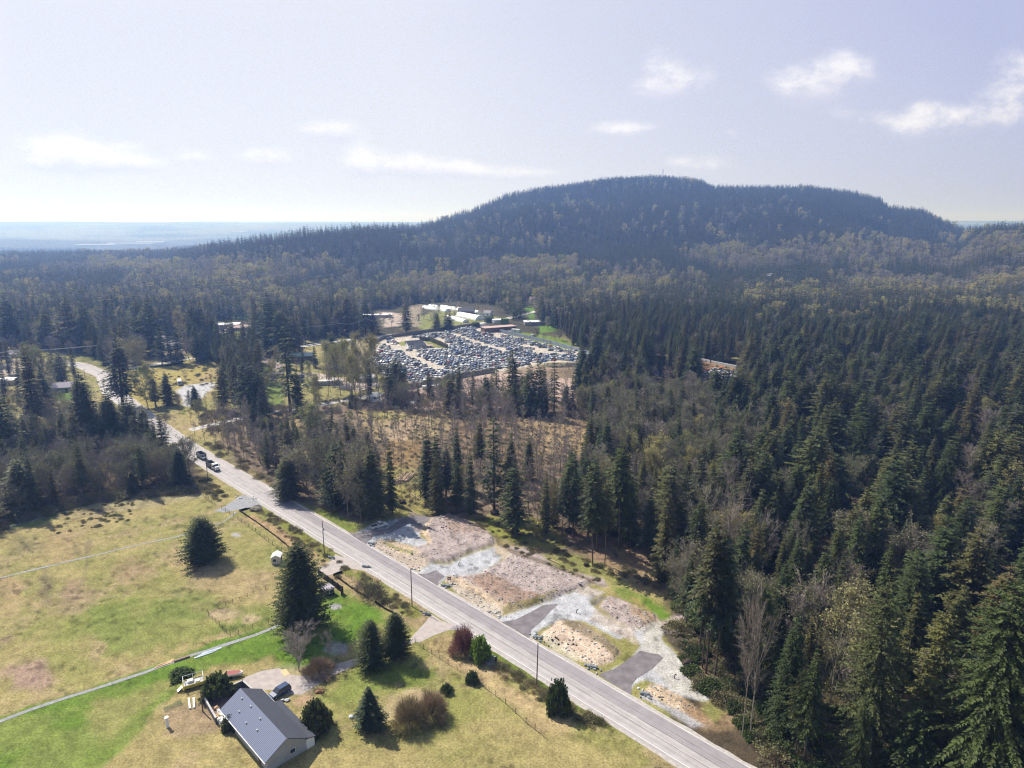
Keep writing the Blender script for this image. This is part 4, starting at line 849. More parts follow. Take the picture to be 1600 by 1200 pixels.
# trees the photo shows singly: base bearing, row of the top, pattern, width in picture px (None: natural), label
SINGLES = [
 (320,876,812,'round0',60,'round dark evergreen with foliage to the ground, alone in the open field'),
 (472,984,848,'dome0',82,'largest dark cedar by the near lawn, its shadow falling over a bare shrub'),
 (583,1042,970,'dome1',46,'left of the two dark cedars standing together beside the drive'),
 (619,1027,957,'dome0',44,'right of the two dark cedars standing together beside the drive'),
 (580,1138,1072,'spruce0',44,'small conical fir on the lawn right of the near house'),
 (688-18,786,672,'spruce1',30,'tall slim spruce standing at the left end of the dark ditch'),
 (685,779,675,'spruce2',30,'slim spruce touching its taller neighbour above the dark ditch'),
 (697,776,692,'fir1',28,'shorter spruce third in the clump above the dark ditch'),
 (714,762,668,'spruce0',24,'narrow spruce with a pale trunk standing right of the ditch clump'),
 (772,803,645,'sparse0',44,'tallest conifer in the brushy clearing, with a torn root mound at its foot'),
 (800,752,683,'spruce2',28,'dark spruce just right of the tallest conifer in the clearing'),
 (751,742,655,'fir3',26,'sparse topped fir behind the middle of the brushy clearing'),
 (805,836,721,'fir0',46,'yellowish green conifer on the grass above the dirt mound'),
 (826,748,684,'spruce1',20,'small dark spruce among alders at the right of the clearing'),
 (878,838,742,'tall0',26,'left of two bare stemmed conifers leaning together right of the mounds'),
 (889,826,716,'tall1',30,'bare stemmed conifer leaning right, behind the pair beside the mounds'),
 (926,883,712,'tall0',40,'tall conifer with a long pale bare stem at the edge of the graded lot'),
 (945,883,745,'tall1',26,'thinner bare stemmed conifer next to the pale stemmed one'),
 (967,858,690,'tall1',40,'golden green conifer with a long bare stem right of the graded lots'),
 (947,748,652,'spruce0',36,'dark pointed spruce where the clearing meets the forest'),
 (935,742,668,'spruce1',30,'spruce leaning into the dark pointed one at the forest edge'),
 (1034,908,758,'spruce1',40,'narrow dark conifer clothed to the ground above the bright grass'),
 (1097,1044,842,'tall0',40,'leftmost of the tall bare stemmed firs beside the gravel spur'),
 (1103,1052,814,'tall1',52,'tallest of the bare stemmed firs beside the gravel spur'),
 (1117,1056,836,'tall0',56,'rightmost dark fir of the clump beside the gravel spur'),
 (1132,1000,870,'fir3',46,'olive fir behind the clump beside the gravel spur'),
 (1108,985,862,'sparse0',44,'thin yellow green fir behind the gravel spur'),
 (1350,1190,900,'wide0',100,'olive brown spruce low in the middle of the right forest'),
 (1520,1250,905,'giant0',215,'huge spreading fir filling the lower right corner'),
 (1590,1180,880,'giant0',120,'broad fir at the right border beneath the forest'),
 (1440,1200,930,'fir0',90,'dark fir left of the huge spreading one'),
 (192,636,527,'fir1',48,'big dark fir rising between the bend of the road and the meadow'),
 (140,697,580,'cedar1',54,'broad dark conifer in front of the grey road bend'),
 (55,672,537,'spruce1',34,'tall narrow spruce left of the grey roofed house'),
 (70,640,578,'spruce0',34,'conifer just left of the grey roofed house'),
 (5,722,600,'wide1',70,'dark conifer cut by the left border'),
 (178,704,612,'cedar0',46,'left of three dark conifers standing below the long far road'),
 (205,702,618,'wide1',46,'middle of three dark conifers standing below the long far road'),
 (229,704,634,'fir0',34,'right of three dark conifers standing below the long far road'),
 (252,706,655,'bare0',34,'leafless tree between the three dark conifers and the road'),
 (172,528,457,'sparse0',32,'slender fir with level boughs behind the road bend'),
 (112,547,462,'wide1',44,'left one of the massive conifers beyond the road bend'),
 (135,550,468,'wide0',50,'right one of the massive conifers beyond the road bend'),
 (222,552,462,'fir0',34,'left conifer of the dark pair before the hip roofed house'),
 (240,556,460,'wide1',40,'right conifer of the dark pair before the hip roofed house'),
 (18,545,457,'fir1',34,'tall fir near the left border above the white roof'),
 (76,545,482,'wide1',36,'pyramid shaped conifer above the power wires'),
 (305,545,466,'wide1',36,'dark wide conifer at the end of the clipped hedge'),
 (318,545,470,'fir0',34,'conifer close beside the wide one at the end of the hedge'),
 (263,632,580,'spruce2',26,'pointed young fir beside the white gravel lot'),
 (244,636,583,'fir1',24,'grey green young fir left of the gravel lot'),
 (304,637,602,'spruce1',18,'small fir standing in front of the gravel lot'),
 (350,642,566,'fir0',28,'fir right of the gravel lot'),
 (386,655,556,'fir1',34,'left of three tall firs in front of the farm yard'),
 (398,658,560,'wide1',40,'middle one of three tall firs in front of the farm yard'),
 (409,655,574,'spruce0',30,'right of three tall firs in front of the farm yard'),
 (454,644,505,'sparse0',40,'very tall thin fir between the farm sheds and the track'),
 (466,646,580,'spruce2',26,'darker fir beside the very tall thin one'),
 (425,556,455,'wide1',40,'big conifer behind the green roofed barn, left'),
 (445,560,478,'fir0',38,'conifer right behind the green roofed barn'),
 (462,560,492,'wide1',38,'dark conifer overlapping the green roofed barn'),
 (520,574,516,'wide1',30,'dark conifer right of the green roofed barn'),
 (545,524,458,'fir0',36,'tall dark fir by the pale back road'),
 (530,524,480,'wide1',30,'second fir by the pale back road'),
 (571,522,468,'fir1',26,'third fir by the pale back road'),
 (584,522,485,'spruce0',22,'fir beside the utility poles of the back road'),
 (635,520,468,'fir0',26,'dark fir alone on the verge before the fields'),
 (683,516,486,'wide1',18,'left one of three small cones before the plastic tunnels'),
 (697,516,490,'wide1',15,'middle one of three small cones before the plastic tunnels'),
 (703,515,488,'spruce0',13,'right one of three small cones before the plastic tunnels'),
 (619,614,557,'cedar1',28,'dark rounded conifer at the near corner of the car yard'),
 (775,640,562,'sparse0',22,'bare looking fir in front of the car yard'),
 (801,638,546,'fir1',34,'tall fir in front of the middle of the car yard'),
 (828,648,568,'wide1',36,'left of the broad dark pair before the car yard'),
 (842,650,562,'wide1',34,'right of the broad dark pair before the car yard'),
 (866,645,552,'sparse0',24,'ragged fir with hanging boughs by the pale dirt'),
 (705,648,588,'fir0',30,'bushy fir below the long spoil bank'),
 (760,638,586,'fir3',24,'thin fir between the spoil bank and the tall fir'),
 (884,642,597,'spruce1',12,'little spruce on the pale dirt'),
 (510,596,538,'poplar0',30,'yellowish budding tree alone beside the farm drive'),
 (532,618,548,'poplar1',24,'leftmost tall tree of the golden grove'),
 (548,622,538,'poplar0',25,'second tall tree of the golden grove'),
 (563,620,530,'poplar1',25,'highest tree of the golden grove'),
 (578,626,532,'poplar0',26,'tree right of the highest in the golden grove'),
 (592,618,536,'poplar1',23,'rightmost tree of the golden grove'),
 (556,628,560,'poplar0',22,'lower tree at the front of the golden grove'),
 (232,640,580,'maple0',34,'yellow green tree beside the meadow and the road'),
 (55,610,545,'maple1',34,'pale yellow tree around the tall narrow spruce'),
 (72,606,555,'maple0',28,'pale yellow tree left of the road bend'),
 (282,540,490,'poplar0',22,'light budding tree behind the hip roofed house'),
 (85,590,545,'fir0',20,'grey green fir beneath the wires'),
 (98,600,548,'wide1',26,'dark wide conifer beneath the wires'),
 (482,712,640,'poplar1',40,'yellow tinted tree behind the roadside thicket'),
 (505,780,690,'moss0',70,'mossy broad crown leading the roadside thicket'),
 (478,772,700,'moss1',60,'mossy tree at the left end of the roadside thicket'),
 (530,790,690,'cedar1',56,'dark cedar in the middle of the roadside thicket'),
 (560,806,708,'moss1',64,'grey mossy tree at the right end of the roadside thicket'),
 (582,808,692,'spruce1',40,'dark fir closing the roadside thicket beside the pickup'),
 (574,800,712,'cedar0',50,'wide cedar just behind the white pickup'),
 (452,780,712,'cedar1',44,'dark cedar over the road verge'),
 (1160,1150,966,'bigbare0',40,'white stemmed leafless tree at the bottom by the forest edge'),
 (1172,1152,978,'bigbare0',60,'forked leafless tree leaning right at the bottom by the forest edge'),
 (467,1048,984,'bare1',52,'leafless brown tree beside the parking court'),
 (512,1036,990,'bare0',22,'small pinkish ornamental tree on a pale stem beside the drive'),
 (984,812,738,'bigbare0',30,'leaning leafless tree behind the golden green conifer'),
 (1010,850,775,'bare0',50,'leafless tree left of the narrow dark conifer'),
 (640,793,745,'alder0',10,'thin broken alder near the log piles'),
 (560+30,786,690,'alder1',20,'thin leaning alder beside the log piles'),
 (284,760,698,'cedar1',34,'dark conifer ending the tree belt at the road'),
 (210,772,735,'spruce0',24,'small dark fir at the front of the tree belt'),
 (40,800,715,'wide1',60,'dark conifer at the front left of the tree belt'),
]
SHRUBS = [ # base x,row, top, pattern, width px, label
 (724,1019,981,'red0',42,'round reddish bush beside the driveway mouth'),
 (750,1030,997,'green0',30,'bright green bush beside the white gate'),
 (495,1140,1098,'dark0',44,'round dark bush at the bottom right of the near house'),
 (340,1086,1056,'leafy0',44,'rounded leafy shrub beside the walled court'),
 (872,1112,1066,'dark0',34,'dark bushy evergreen on the roadside bank'),
 (640,1134,1092,'vine0',60,'bramble heap at the bottom, left half'),
 (675,1118,1082,'vine0',56,'bramble heap at the bottom, right half'),
 (738,1066,1050,'leafy0',20,'small green bush on the wire fence'),
 (698,1082,1070,'leafy0',18,'small green bush above the bramble heap'),
 (283,1056,1047,'leafy0',34,'low green clump beside the stacked boards'),
 (500,1052,1030,'vine0',52,'tangled brown shrub along the drive'),
 (362,1138,1118,'dark0',26,'fir sapling in front of the blue grey roof'),
 (585,935,905,'brush0',40,'olive brush on the road bank above the long black silt fence'),
 (570,925,902,'brush0',34,'olive brush beside the pale driveway entrance'),
]
# ------------------------------------------------------------------ plant them
def mkpy(x, y): 
    a, b, c = PX(x, y); return float(a), float(b), float(c)
for (bx, by, ty, key, wpx, lab) in SINGLES:
    x, y = P(bx, by); h = rise(bx, by, ty); pr = PROTO[key]
    d = float(PX(x, y, h/2)[2]); co = np.empty(len(pr['all'].vertices)*3, 'f'); pr['all'].vertices.foreach_get('co', co); ext = np.percentile(np.abs(co.reshape(-1, 3)[:, 0]), 98)
    wf = (wpx/1067.0*d)/(2*ext*h/pr['h'])
    TREES.append((x, y, key, h, wf, random.uniform(0, 6.28), 'single', lab))
hand = [(t[0], t[1], t[4]*2.2) for t in TREES if t[7]]
hx = np.array([h[0] for h in hand]); hy = np.array([h[1] for h in hand])
ROADS = [(MAINL, 8.5)]+[([P(*q) for q in L_], 4.5) for L_ in (((297,672),(347,660),(417,646),(482,636),(532,627),(575,620),(625,611),(690,600)), ((420,548),(480,540),(522,534),(560,529),(600,525),(660,518),(725,510),(782,500)), ((160,580),(222,573),(285,562),(330,556),(380,554),(405,556)))]
def road_gap(x, y, extra=0.0):
    for L_, w_ in ROADS:
        for a, b in zip(L_, L_[1:]):
            e = (b[0]-a[0], b[1]-a[1]); t = min(1, max(0, ((x-a[0])*e[0]+(y-a[1])*e[1])/(e[0]**2+e[1]**2)))
            if math.hypot(x-a[0]-t*e[0], y-a[1]-t*e[1]) < w_+extra: return False
    return True
def free(t):
    if t[7] or t[1] > 700: return True
    if not road_gap(t[0], t[1], 1.5 if t[3] > 9 else 0): return False
    return np.min(np.hypot(hx-t[0], hy-t[1])) > 3.2
TREES = [t for t in TREES if free(t)]
LAB = {
 ('right','conifer'): ('dark green conifer packed in the dense forest that fills the right side','conifers of the dense right forest'),
 ('right','bare'): ('leafless grey tree caught among conifers of the dense right forest','leafless trees inside the right forest'),
 ('right','bud'): ('yellow green budding tree among conifers of the dense right forest','budding trees inside the right forest'),
 ('rightedge','conifer'): ('olive conifer in the loose forest fringe at the lower right','conifers of the lower right fringe'),
 ('rightedge','bare'): ('leafless tree in the loose forest fringe at the lower right','leafless trees of the lower right fringe'),
 ('rightedge','bud'): ('budding tree in the loose forest fringe at the lower right','budding trees of the lower right fringe'),
 ('rightband','conifer'): ('grey green conifer mixed with leafless trees between clearing and right forest','conifers between clearing and forest'),
 ('rightband','bare'): ('greyish leafless tree in the mixed wood between clearing and right forest','leafless trees between clearing and forest'),
 ('rightband','bud'): ('budding tree in the mixed wood between clearing and right forest','budding trees between clearing and forest'),
 ('belt','conifer'): ('dark conifer in the tree belt above the left field','conifers of the left tree belt'),
 ('belt','bare'): ('grey brown leafless tree in the tree belt above the left field','leafless trees of the left tree belt'),
 ('wet','bare'): ('thin leafless alder in the brown brushy clearing at the centre','alders of the central clearing'),
 ('wet','conifer'): ('small conifer among alders in the brown brushy clearing','small conifers of the central clearing'),
 ('wet','bud'): ('slender budding tree among alders in the brown brushy clearing','budding trees of the central clearing'),
 ('strip','bare'): ('mossy leafless tree in the thicket on the far side of the road','leafless trees of the roadside thicket'),
 ('strip','conifer'): ('dark conifer in the thicket on the far side of the road','conifers of the roadside thicket'),
 ('homes','conifer'): ('dark conifer among the houses at the upper left','conifers among the left houses'),
 ('homes','bare'): ('leafless tree among the houses at the upper left','leafless trees among the left houses'),
 ('homes','bud'): ('yellowish budding tree among the houses at the upper left','budding trees among the left houses'),
 ('mid','conifer'): ('distant dark conifer standing round the farms and the car yard','conifers round the farms and car yard'),
 ('mid','bare'): ('distant leafless tree standing round the farms and the car yard','leafless trees round the farms and car yard'),
 ('mid','bud'): ('distant budding tree standing round the farms and the car yard','budding trees round the farms and car yard'),
}
ZMAP = {'beltback': 'belt', 'wetclear': 'wet', 'houses': 'homes', 'scrub': 'homes', 'meadow': 'homes', 'mainroad': 'homes', 'lot': 'homes'}
KN = {'conifer': ('conifer_tree', 'conifer'), 'bare': ('leafless_tree', 'bare tree'), 'bud': ('budding_tree', 'tree'), 'shrub': ('shrub', 'shrub')}
def plant(t, z0=None):
    x, y, key, h, wf, rz, zone, lab = t; pr = PROTO[key]; nm, cat = KN[pr['fam']]
    s = h/pr['h']; o = empty(nm, (x, y, gz(x, y)-.05 if z0 is None else z0), rz); o.scale = (s*wf, s*wf, s)
    if pr['trunk']: tk = link(bpy.data.objects.new('trunk', pr['trunk']), o)
    ck = link(bpy.data.objects.new('crown' if pr['fam'] != 'shrub' else 'foliage', pr['crown']), o)
    if lab: tag(o, lab, cat)
    else:
        l, g_ = LAB.get((ZMAP.get(zone, zone), pr['fam']), LAB[('mid', pr['fam'])]); tag(o, l, cat, g_)
    return o
def points_stuff(name, rows, fam, label, cat):
    """one uncountable mass: points that carry a pattern number, a turn and a size"""
    n = len(rows)
    co = np.zeros((n, 3)); co[:, 0] = [r[0] for r in rows]; co[:, 1] = [r[1] for r in rows]; co[:, 2] = ground_z(co[:, 0], co[:, 1])-.05
    me = bpy.data.meshes.new(name); me.vertices.add(n); me.vertices.foreach_set('co', co.astype('f').ravel())
    s = np.array([r[3]/PROTO[r[2]]['h'] for r in rows]); wf = np.array([r[4] for r in rows])
    rr = np.zeros((n, 3), 'f'); rr[:, 2] = [r[5] for r in rows]; rr[:, :2] = np.random.default_rng(5).normal(0, .03, (n, 2))
    a = me.attributes.new('turn', 'FLOAT_VECTOR', 'POINT'); a.data.foreach_set('vector', rr.ravel())
    a = me.attributes.new('size', 'FLOAT_VECTOR', 'POINT'); a.data.foreach_set('vector', np.stack([s*wf, s*wf, s], 1).astype('f').ravel())
    a = me.attributes.new('pattern', 'INT', 'POINT'); a.data.foreach_set('value', np.array([PROTO[r[2]]['idx'] for r in rows], 'i'))
    me.update(); o = bpy.data.objects.new(name, me); link(o); tag(o, label, cat, kind='stuff')
    coll = bpy.data.collections.get('patterns_'+fam)
    if not coll:
        coll = bpy.data.collections.new('patterns_'+fam)
        for i, k in enumerate(patterns[fam]): coll.objects.link(bpy.data.objects.new(f'{fam}_pattern.{i:03d}', PROTO[k]['all']))
    ng = bpy.data.node_groups.new(name, 'GeometryNodeTree'); ng.interface.new_socket('Geometry', in_out='INPUT', socket_type='NodeSocketGeometry'); ng.interface.new_socket('Geometry', in_out='OUTPUT', socket_type='NodeSocketGeometry')
    gi = ng.nodes.new('NodeGroupInput'); go = ng.nodes.new('NodeGroupOutput'); ip = ng.nodes.new('GeometryNodeInstanceOnPoints'); ci = ng.nodes.new('GeometryNodeCollectionInfo')
    ci.inputs['Collection'].default_value = coll; ci.inputs['Separate Children'].default_value = True; ci.inputs['Reset Children'].default_value = True
    def na(nm, ty):
        q = ng.nodes.new('GeometryNodeInputNamedAttribute'); q.data_type = ty; q.inputs['Name'].default_value = nm
        return q.outputs['Attribute']
    ip.inputs['Pick Instance'].default_value = True
    ng.links.new(gi.outputs[0], ip.inputs['Points']); ng.links.new(ci.outputs[0], ip.inputs['Instance'])
    ng.links.new(na('pattern', 'INT'), ip.inputs['Instance Index']); ng.links.new(na('turn', 'FLOAT_VECTOR'), ip.inputs['Rotation']); ng.links.new(na('size', 'FLOAT_VECTOR'), ip.inputs['Scale'])
    ng.links.new(ip.outputs[0], go.inputs[0]); md = o.modifiers.new('scatter', 'NODES'); md.node_group = ng
    return o
ORD = ['first','second','third','fourth','fifth','sixth','seventh','eighth','ninth','tenth','eleventh','twelfth','thirteenth','fourteenth','fifteenth','sixteenth','seventeenth','eighteenth','nineteenth','twentieth']+['twenty-'+q for q in ('first','second','third','fourth','fifth','sixth','seventh','eighth','ninth')]
def SHORT(g_):
    for a, b in (('dense right','dense right forest'),('inside the right','dense right forest'),('lower right','lower right forest fringe'),('between clearing','wood beyond the clearing'),('left tree belt','left tree belt'),('left houses','left houses'),('roadside','roadside thicket'),('central','central clearing'),('farms','farms and car yard')):
        if a in g_: return b
    return g_
def tiers(grp, rows, per=14, what='top', where=None):
    """alike things get told apart by where they show: tier from below, then place from the left"""
    rows.sort(key=lambda r: -r[0])
    for a in range(0, len(rows), per):
        t = sorted(rows[a:a+per], key=lambda r: r[1]); k = a//per
        for j, r in enumerate(t):
            base = r[2]['category']; size = ''
            if r[2].children:
                h = r[2].scale[2]; size = 'tall ' if h > 1.05 else 'low ' if h < .72 else ''
            r[2]['label'] = f"{size}{base}, {ORD[j]} from the left, {ORD[k]} tier from below, {SHORT(grp)}"
STUFF = {'conifer': ('conifer_forest', 'endless dark conifer forest behind the nearest trees and over the hill', 'forest'), 'bare': ('leafless_woodland', 'brownish leafless woodland mass in the middle and far distance', 'woodland'),
         'bud': ('budding_woodland', 'yellow green budding woodland patches in the far distance', 'woodland')}
for fam in ('conifer', 'bare', 'bud'):
    T_ = [t for t in TREES if PROTO[t[2]]['fam'] == fam]
    X = np.array([t[0] for t in T_]); Y = np.array([t[1] for t in T_]); H_ = np.array([t[3] for t in T_])
    px, py, d = PX(X, Y); _, pt, _ = PX(X, Y, H_)
    vis = (px > -25) & (px < 1625) & (pt < 1190)
    order = [i for i in np.argsort(np.where(vis, d, 1e9)-np.array([1e6 if t[7] else 0 for t in T_])) if vis[i] or T_[i][7]]
    solo = set(order[:298 if fam != 'bud' else 120])
    byl = {}
    for i in sorted(solo):
        o = plant(T_[i])
        if not T_[i][7]: byl.setdefault(o['group'], []).append((float(pt[i]), float(px[i]), o))
    for grp, rows in byl.items(): tiers(grp, rows)
    points_stuff(STUFF[fam][0], [T_[i] for i in range(len(T_)) if i not in solo], fam, STUFF[fam][1], STUFF[fam][2])
for (bx, by, ty, key, wpx, lab) in SHRUBS:
    x, y = P(bx, by); h = rise(bx, by, ty); pr = PROTO[key]; d = float(PX(x, y, h/2)[2])
    co = np.empty(len(pr['all'].vertices)*3, 'f'); pr['all'].vertices.foreach_get('co', co); ext = np.percentile(np.abs(co.reshape(-1, 3)[:, 0]), 98); top = np.percentile(co.reshape(-1, 3)[:, 2], 99)
    hh = h*pr['h']/top; plant((x, y, key, hh, (wpx/1067.0*d)/(2*ext*hh/pr['h']), random.uniform(0, 6), 'single', lab))

# undergrowth nobody could count
def undergrowth():
    g = np.random.default_rng(44); rows = []
    def fill(poly, n, keys, h):   # n plants of the named patterns inside an outline
        W = wp(poly); xs = [q[0] for q in W]; ys = [q[1] for q in W]
        X = g.uniform(min(xs), max(xs), n*3); Y = g.uniform(min(ys), max(ys), n*3); k = np.nonzero(sdist(X, Y, W) > 0)[0][:n]
        for i in k:
          if road_gap(X[i], Y[i], -2.8): rows.append((X[i], Y[i], keys[int(g.integers(0, len(keys)))], g.uniform(*h), g.uniform(.8, 1.3), g.uniform(0, 6)))
    fill([(316,672),(420,650),(560,630),(900,640),(950,690),(960,800),(880,815),(770,795),(700,785),(600,800),(545,812),(470,775),(350,705)], 1500, ['brush0','brush0','brush0','brush1'], (.4, 1.3))
    fill([(320,690),(345,700),(452,772),(470,782),(455,785),(400,745),(320,700)], 150, ['bramble0','brush0'], (1, 2.2))
    fill([(398,788),(425,800),(520,862),(545,890),(530,905),(500,880),(470,860),(420,815),(400,800)], 150, ['bramble0','brush1','bramble1','brush1'], (.35, 1.0))
    fill([(556,890),(600,915),(645,950),(640,965),(600,945),(560,912)], 50, ['brush1','bramble1'], (.35, .9))
    fill([(775,1036),(800,1045),(845,1072),(900,1105),(960,1138),(930,1140),(880,1118),(820,1080),(778,1048)], 110, ['brush1','bramble1','brush1'], (.35, 1.2))
    fill([(735,1012),(775,1040),(800,1060),(780,1060),(750,1035)], 10, ['brush1'], (.5, 1.0))
    fill([(150,770),(240,762),(300,755),(330,768),(300,772),(240,775),(150,785),(60,808),(0,830),(0,815),(60,798)], 220, ['bramble0','brush0','bramble1'], (.8, 2.4))
    fill([(315,745),(330,752),(352,775),(345,785),(318,770)], 40, ['bramble1','bramble0'], (.5, 1.2))
    fill([(1060,1030),(1045,940),(1040,880),(1120,880),(1300,960),(1500,1230),(1240,1230),(1130,1110)], 620, ['brush0','bramble1','leafy0','leafy0'], (.8, 2.4))
    fill([(300,640),(400,640),(640,610),(700,625),(900,622),(900,650),(700,655),(560,640),(330,680)], 350, ['brush0','bramble0','brush0'], (1, 2.5))
    fill([(780,848),(830,862),(900,890),(940,905),(930,915),(860,885),(790,862)], 30, ['bramble1'], (.3, .7))
    fill([(735,808),(790,806),(885,850),(960,880),(1040,900),(1040,925),(960,905),(870,875),(770,845)], 120, ['bramble1','bramble0'], (.4, 1.0))
    fill([(190,580),(300,568),(350,575),(345,600),(230,610)], 60, ['bramble1','brush0'], (.6, 1.5))
    fill([(150,785),(210,785),(210,812),(90,835),(90,805)], 60, ['tuft0','bramble1'], (.3, .7))
    points_stuff('undergrowth', rows, 'shrub', 'low brown brush and bramble covering the clearing, verges and forest edges', 'undergrowth')
undergrowth()

# ------------------------------------------------------------------ materials of built things
for nm, c, kw in [
 ('white_paint', (.78,.78,.77), dict(rough=.5, var=.06, scale=.8)), ('cream_paint', (.55,.49,.40), dict(rough=.7, var=.08, scale=.8)), ('paleblue', (.42,.50,.60), dict(rough=.7, var=.08)),
 ('grey_paint', (.36,.36,.37), dict(rough=.7, var=.1)), ('brown_wall', (.14,.085,.06), dict(rough=.9, var=.2, scale=2)), ('roof_grey', (.24,.22,.25), dict(rough=.85, var=.15, scale=1.5)),
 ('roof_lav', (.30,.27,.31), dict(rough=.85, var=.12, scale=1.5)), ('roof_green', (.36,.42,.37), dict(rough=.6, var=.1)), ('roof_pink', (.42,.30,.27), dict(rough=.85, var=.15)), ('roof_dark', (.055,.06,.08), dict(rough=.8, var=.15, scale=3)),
 ('roof_white', (.72,.72,.72), dict(rough=.6, var=.06)), ('glass', (.03,.04,.05), dict(rough=.12, spec=.6)), ('rubber', (.02,.02,.02), dict(rough=.9)), ('wood_new', (.58,.40,.23), dict(rough=.8, var=.12, scale=2)),
 ('wood_old', (.22,.16,.12), dict(rough=.95, var=.25, scale=3)), ('pole_wood', (.14,.10,.075), dict(rough=.95, var=.2, scale=3)), ('black_plastic', (.018,.018,.020), dict(rough=.6, spec=.2)), ('concrete', (.42,.41,.39), dict(rough=.9, var=.12)),
 ('dark_conc', (.10,.10,.105), dict(rough=.9, var=.3, scale=1.5)), ('yellow', (.50,.40,.06), dict(rough=.6, var=.15)), ('red', (.25,.06,.055), dict(rough=.6, var=.15)), ('green_paint', (.04,.12,.07), dict(rough=.7)),
 ('plastic_film', (.80,.80,.78), dict(rough=.45, var=.05)), ('logwood', (.42,.31,.22), dict(rough=.95, var=.25, scale=2)), ('logdark', (.16,.12,.09), dict(rough=.95, var=.3, scale=2)), ('rock', (.22,.235,.25), dict(rough=.9, var=.35, scale=1.5)),
 ('rockpale', (.50,.51,.52), dict(rough=.9, var=.15)), ('wire', (.05,.05,.055), dict(rough=.5)), ('wire_bright', (.45,.46,.48), dict(rough=.4, metal=.5)), ('steel', (.45,.46,.47), dict(rough=.4, metal=.6)),
 ('yardwall', (.20,.175,.165), dict(rough=.9, var=.2, scale=.6)), ('bluewall', (.24,.27,.35), dict(rough=.8, var=.15, scale=.4)), ('spoil', (.17,.15,.11), dict(rough=1, var=.3, scale=.5, bump=.8)), ('root', (.045,.032,.025), dict(rough=1, var=.4, scale=3)),
 ('orange', (.30,.15,.07), dict(rough=.7)), ('limey', (.55,.65,.05), dict(rough=.5)), ('floor_brown', (.16,.125,.10), dict(rough=.9, var=.2, scale=1.5)), ('lamp_glass', (.8,.8,.78), dict(rough=.2)),
]: M[nm] = mat(nm, c, **kw)
def stripes(name, c1, c2, per, rough=.45, metal=.0):
    m = bpy.data.materials.new(name); m.use_nodes = True; t = m.node_tree; b = t.nodes['Principled BSDF']; b.inputs['Roughness'].default_value = rough; b.inputs['Metallic'].default_value = metal
    tcc = t.nodes.new('ShaderNodeTexCoord'); sp = t.nodes.new('ShaderNodeSeparateXYZ'); t.links.new(tcc.outputs['Object'], sp.inputs[0])
    s = math_(t, 'SINE', math_(t, 'MULTIPLY', sp.outputs[0], 2*math.pi/per)); r = t.nodes.new('ShaderNodeMapRange'); r.inputs[1].default_value = .2; r.inputs[2].default_value = .9; t.links.new(s, r.inputs[0])
    mx = t.nodes.new('ShaderNodeMix'); mx.data_type = 'RGBA'; mx.inputs[6].default_value = (*c1, 1); mx.inputs[7].default_value = (*c2, 1); t.links.new(r.outputs[0], mx.inputs[0]); t.links.new(mx.outputs[2], b.inputs['Base Color'])
    bp = t.nodes.new('ShaderNodeBump'); bp.inputs['Strength'].default_value = .6; bp.inputs['Distance'].default_value = .05; t.links.new(s, bp.inputs['Height']); t.links.new(bp.outputs[0], b.inputs['Normal'])
    return m
M['rib_roof'] = stripes('ribbed_metal_roof', (.11,.13,.20), (.16,.185,.27), .42)

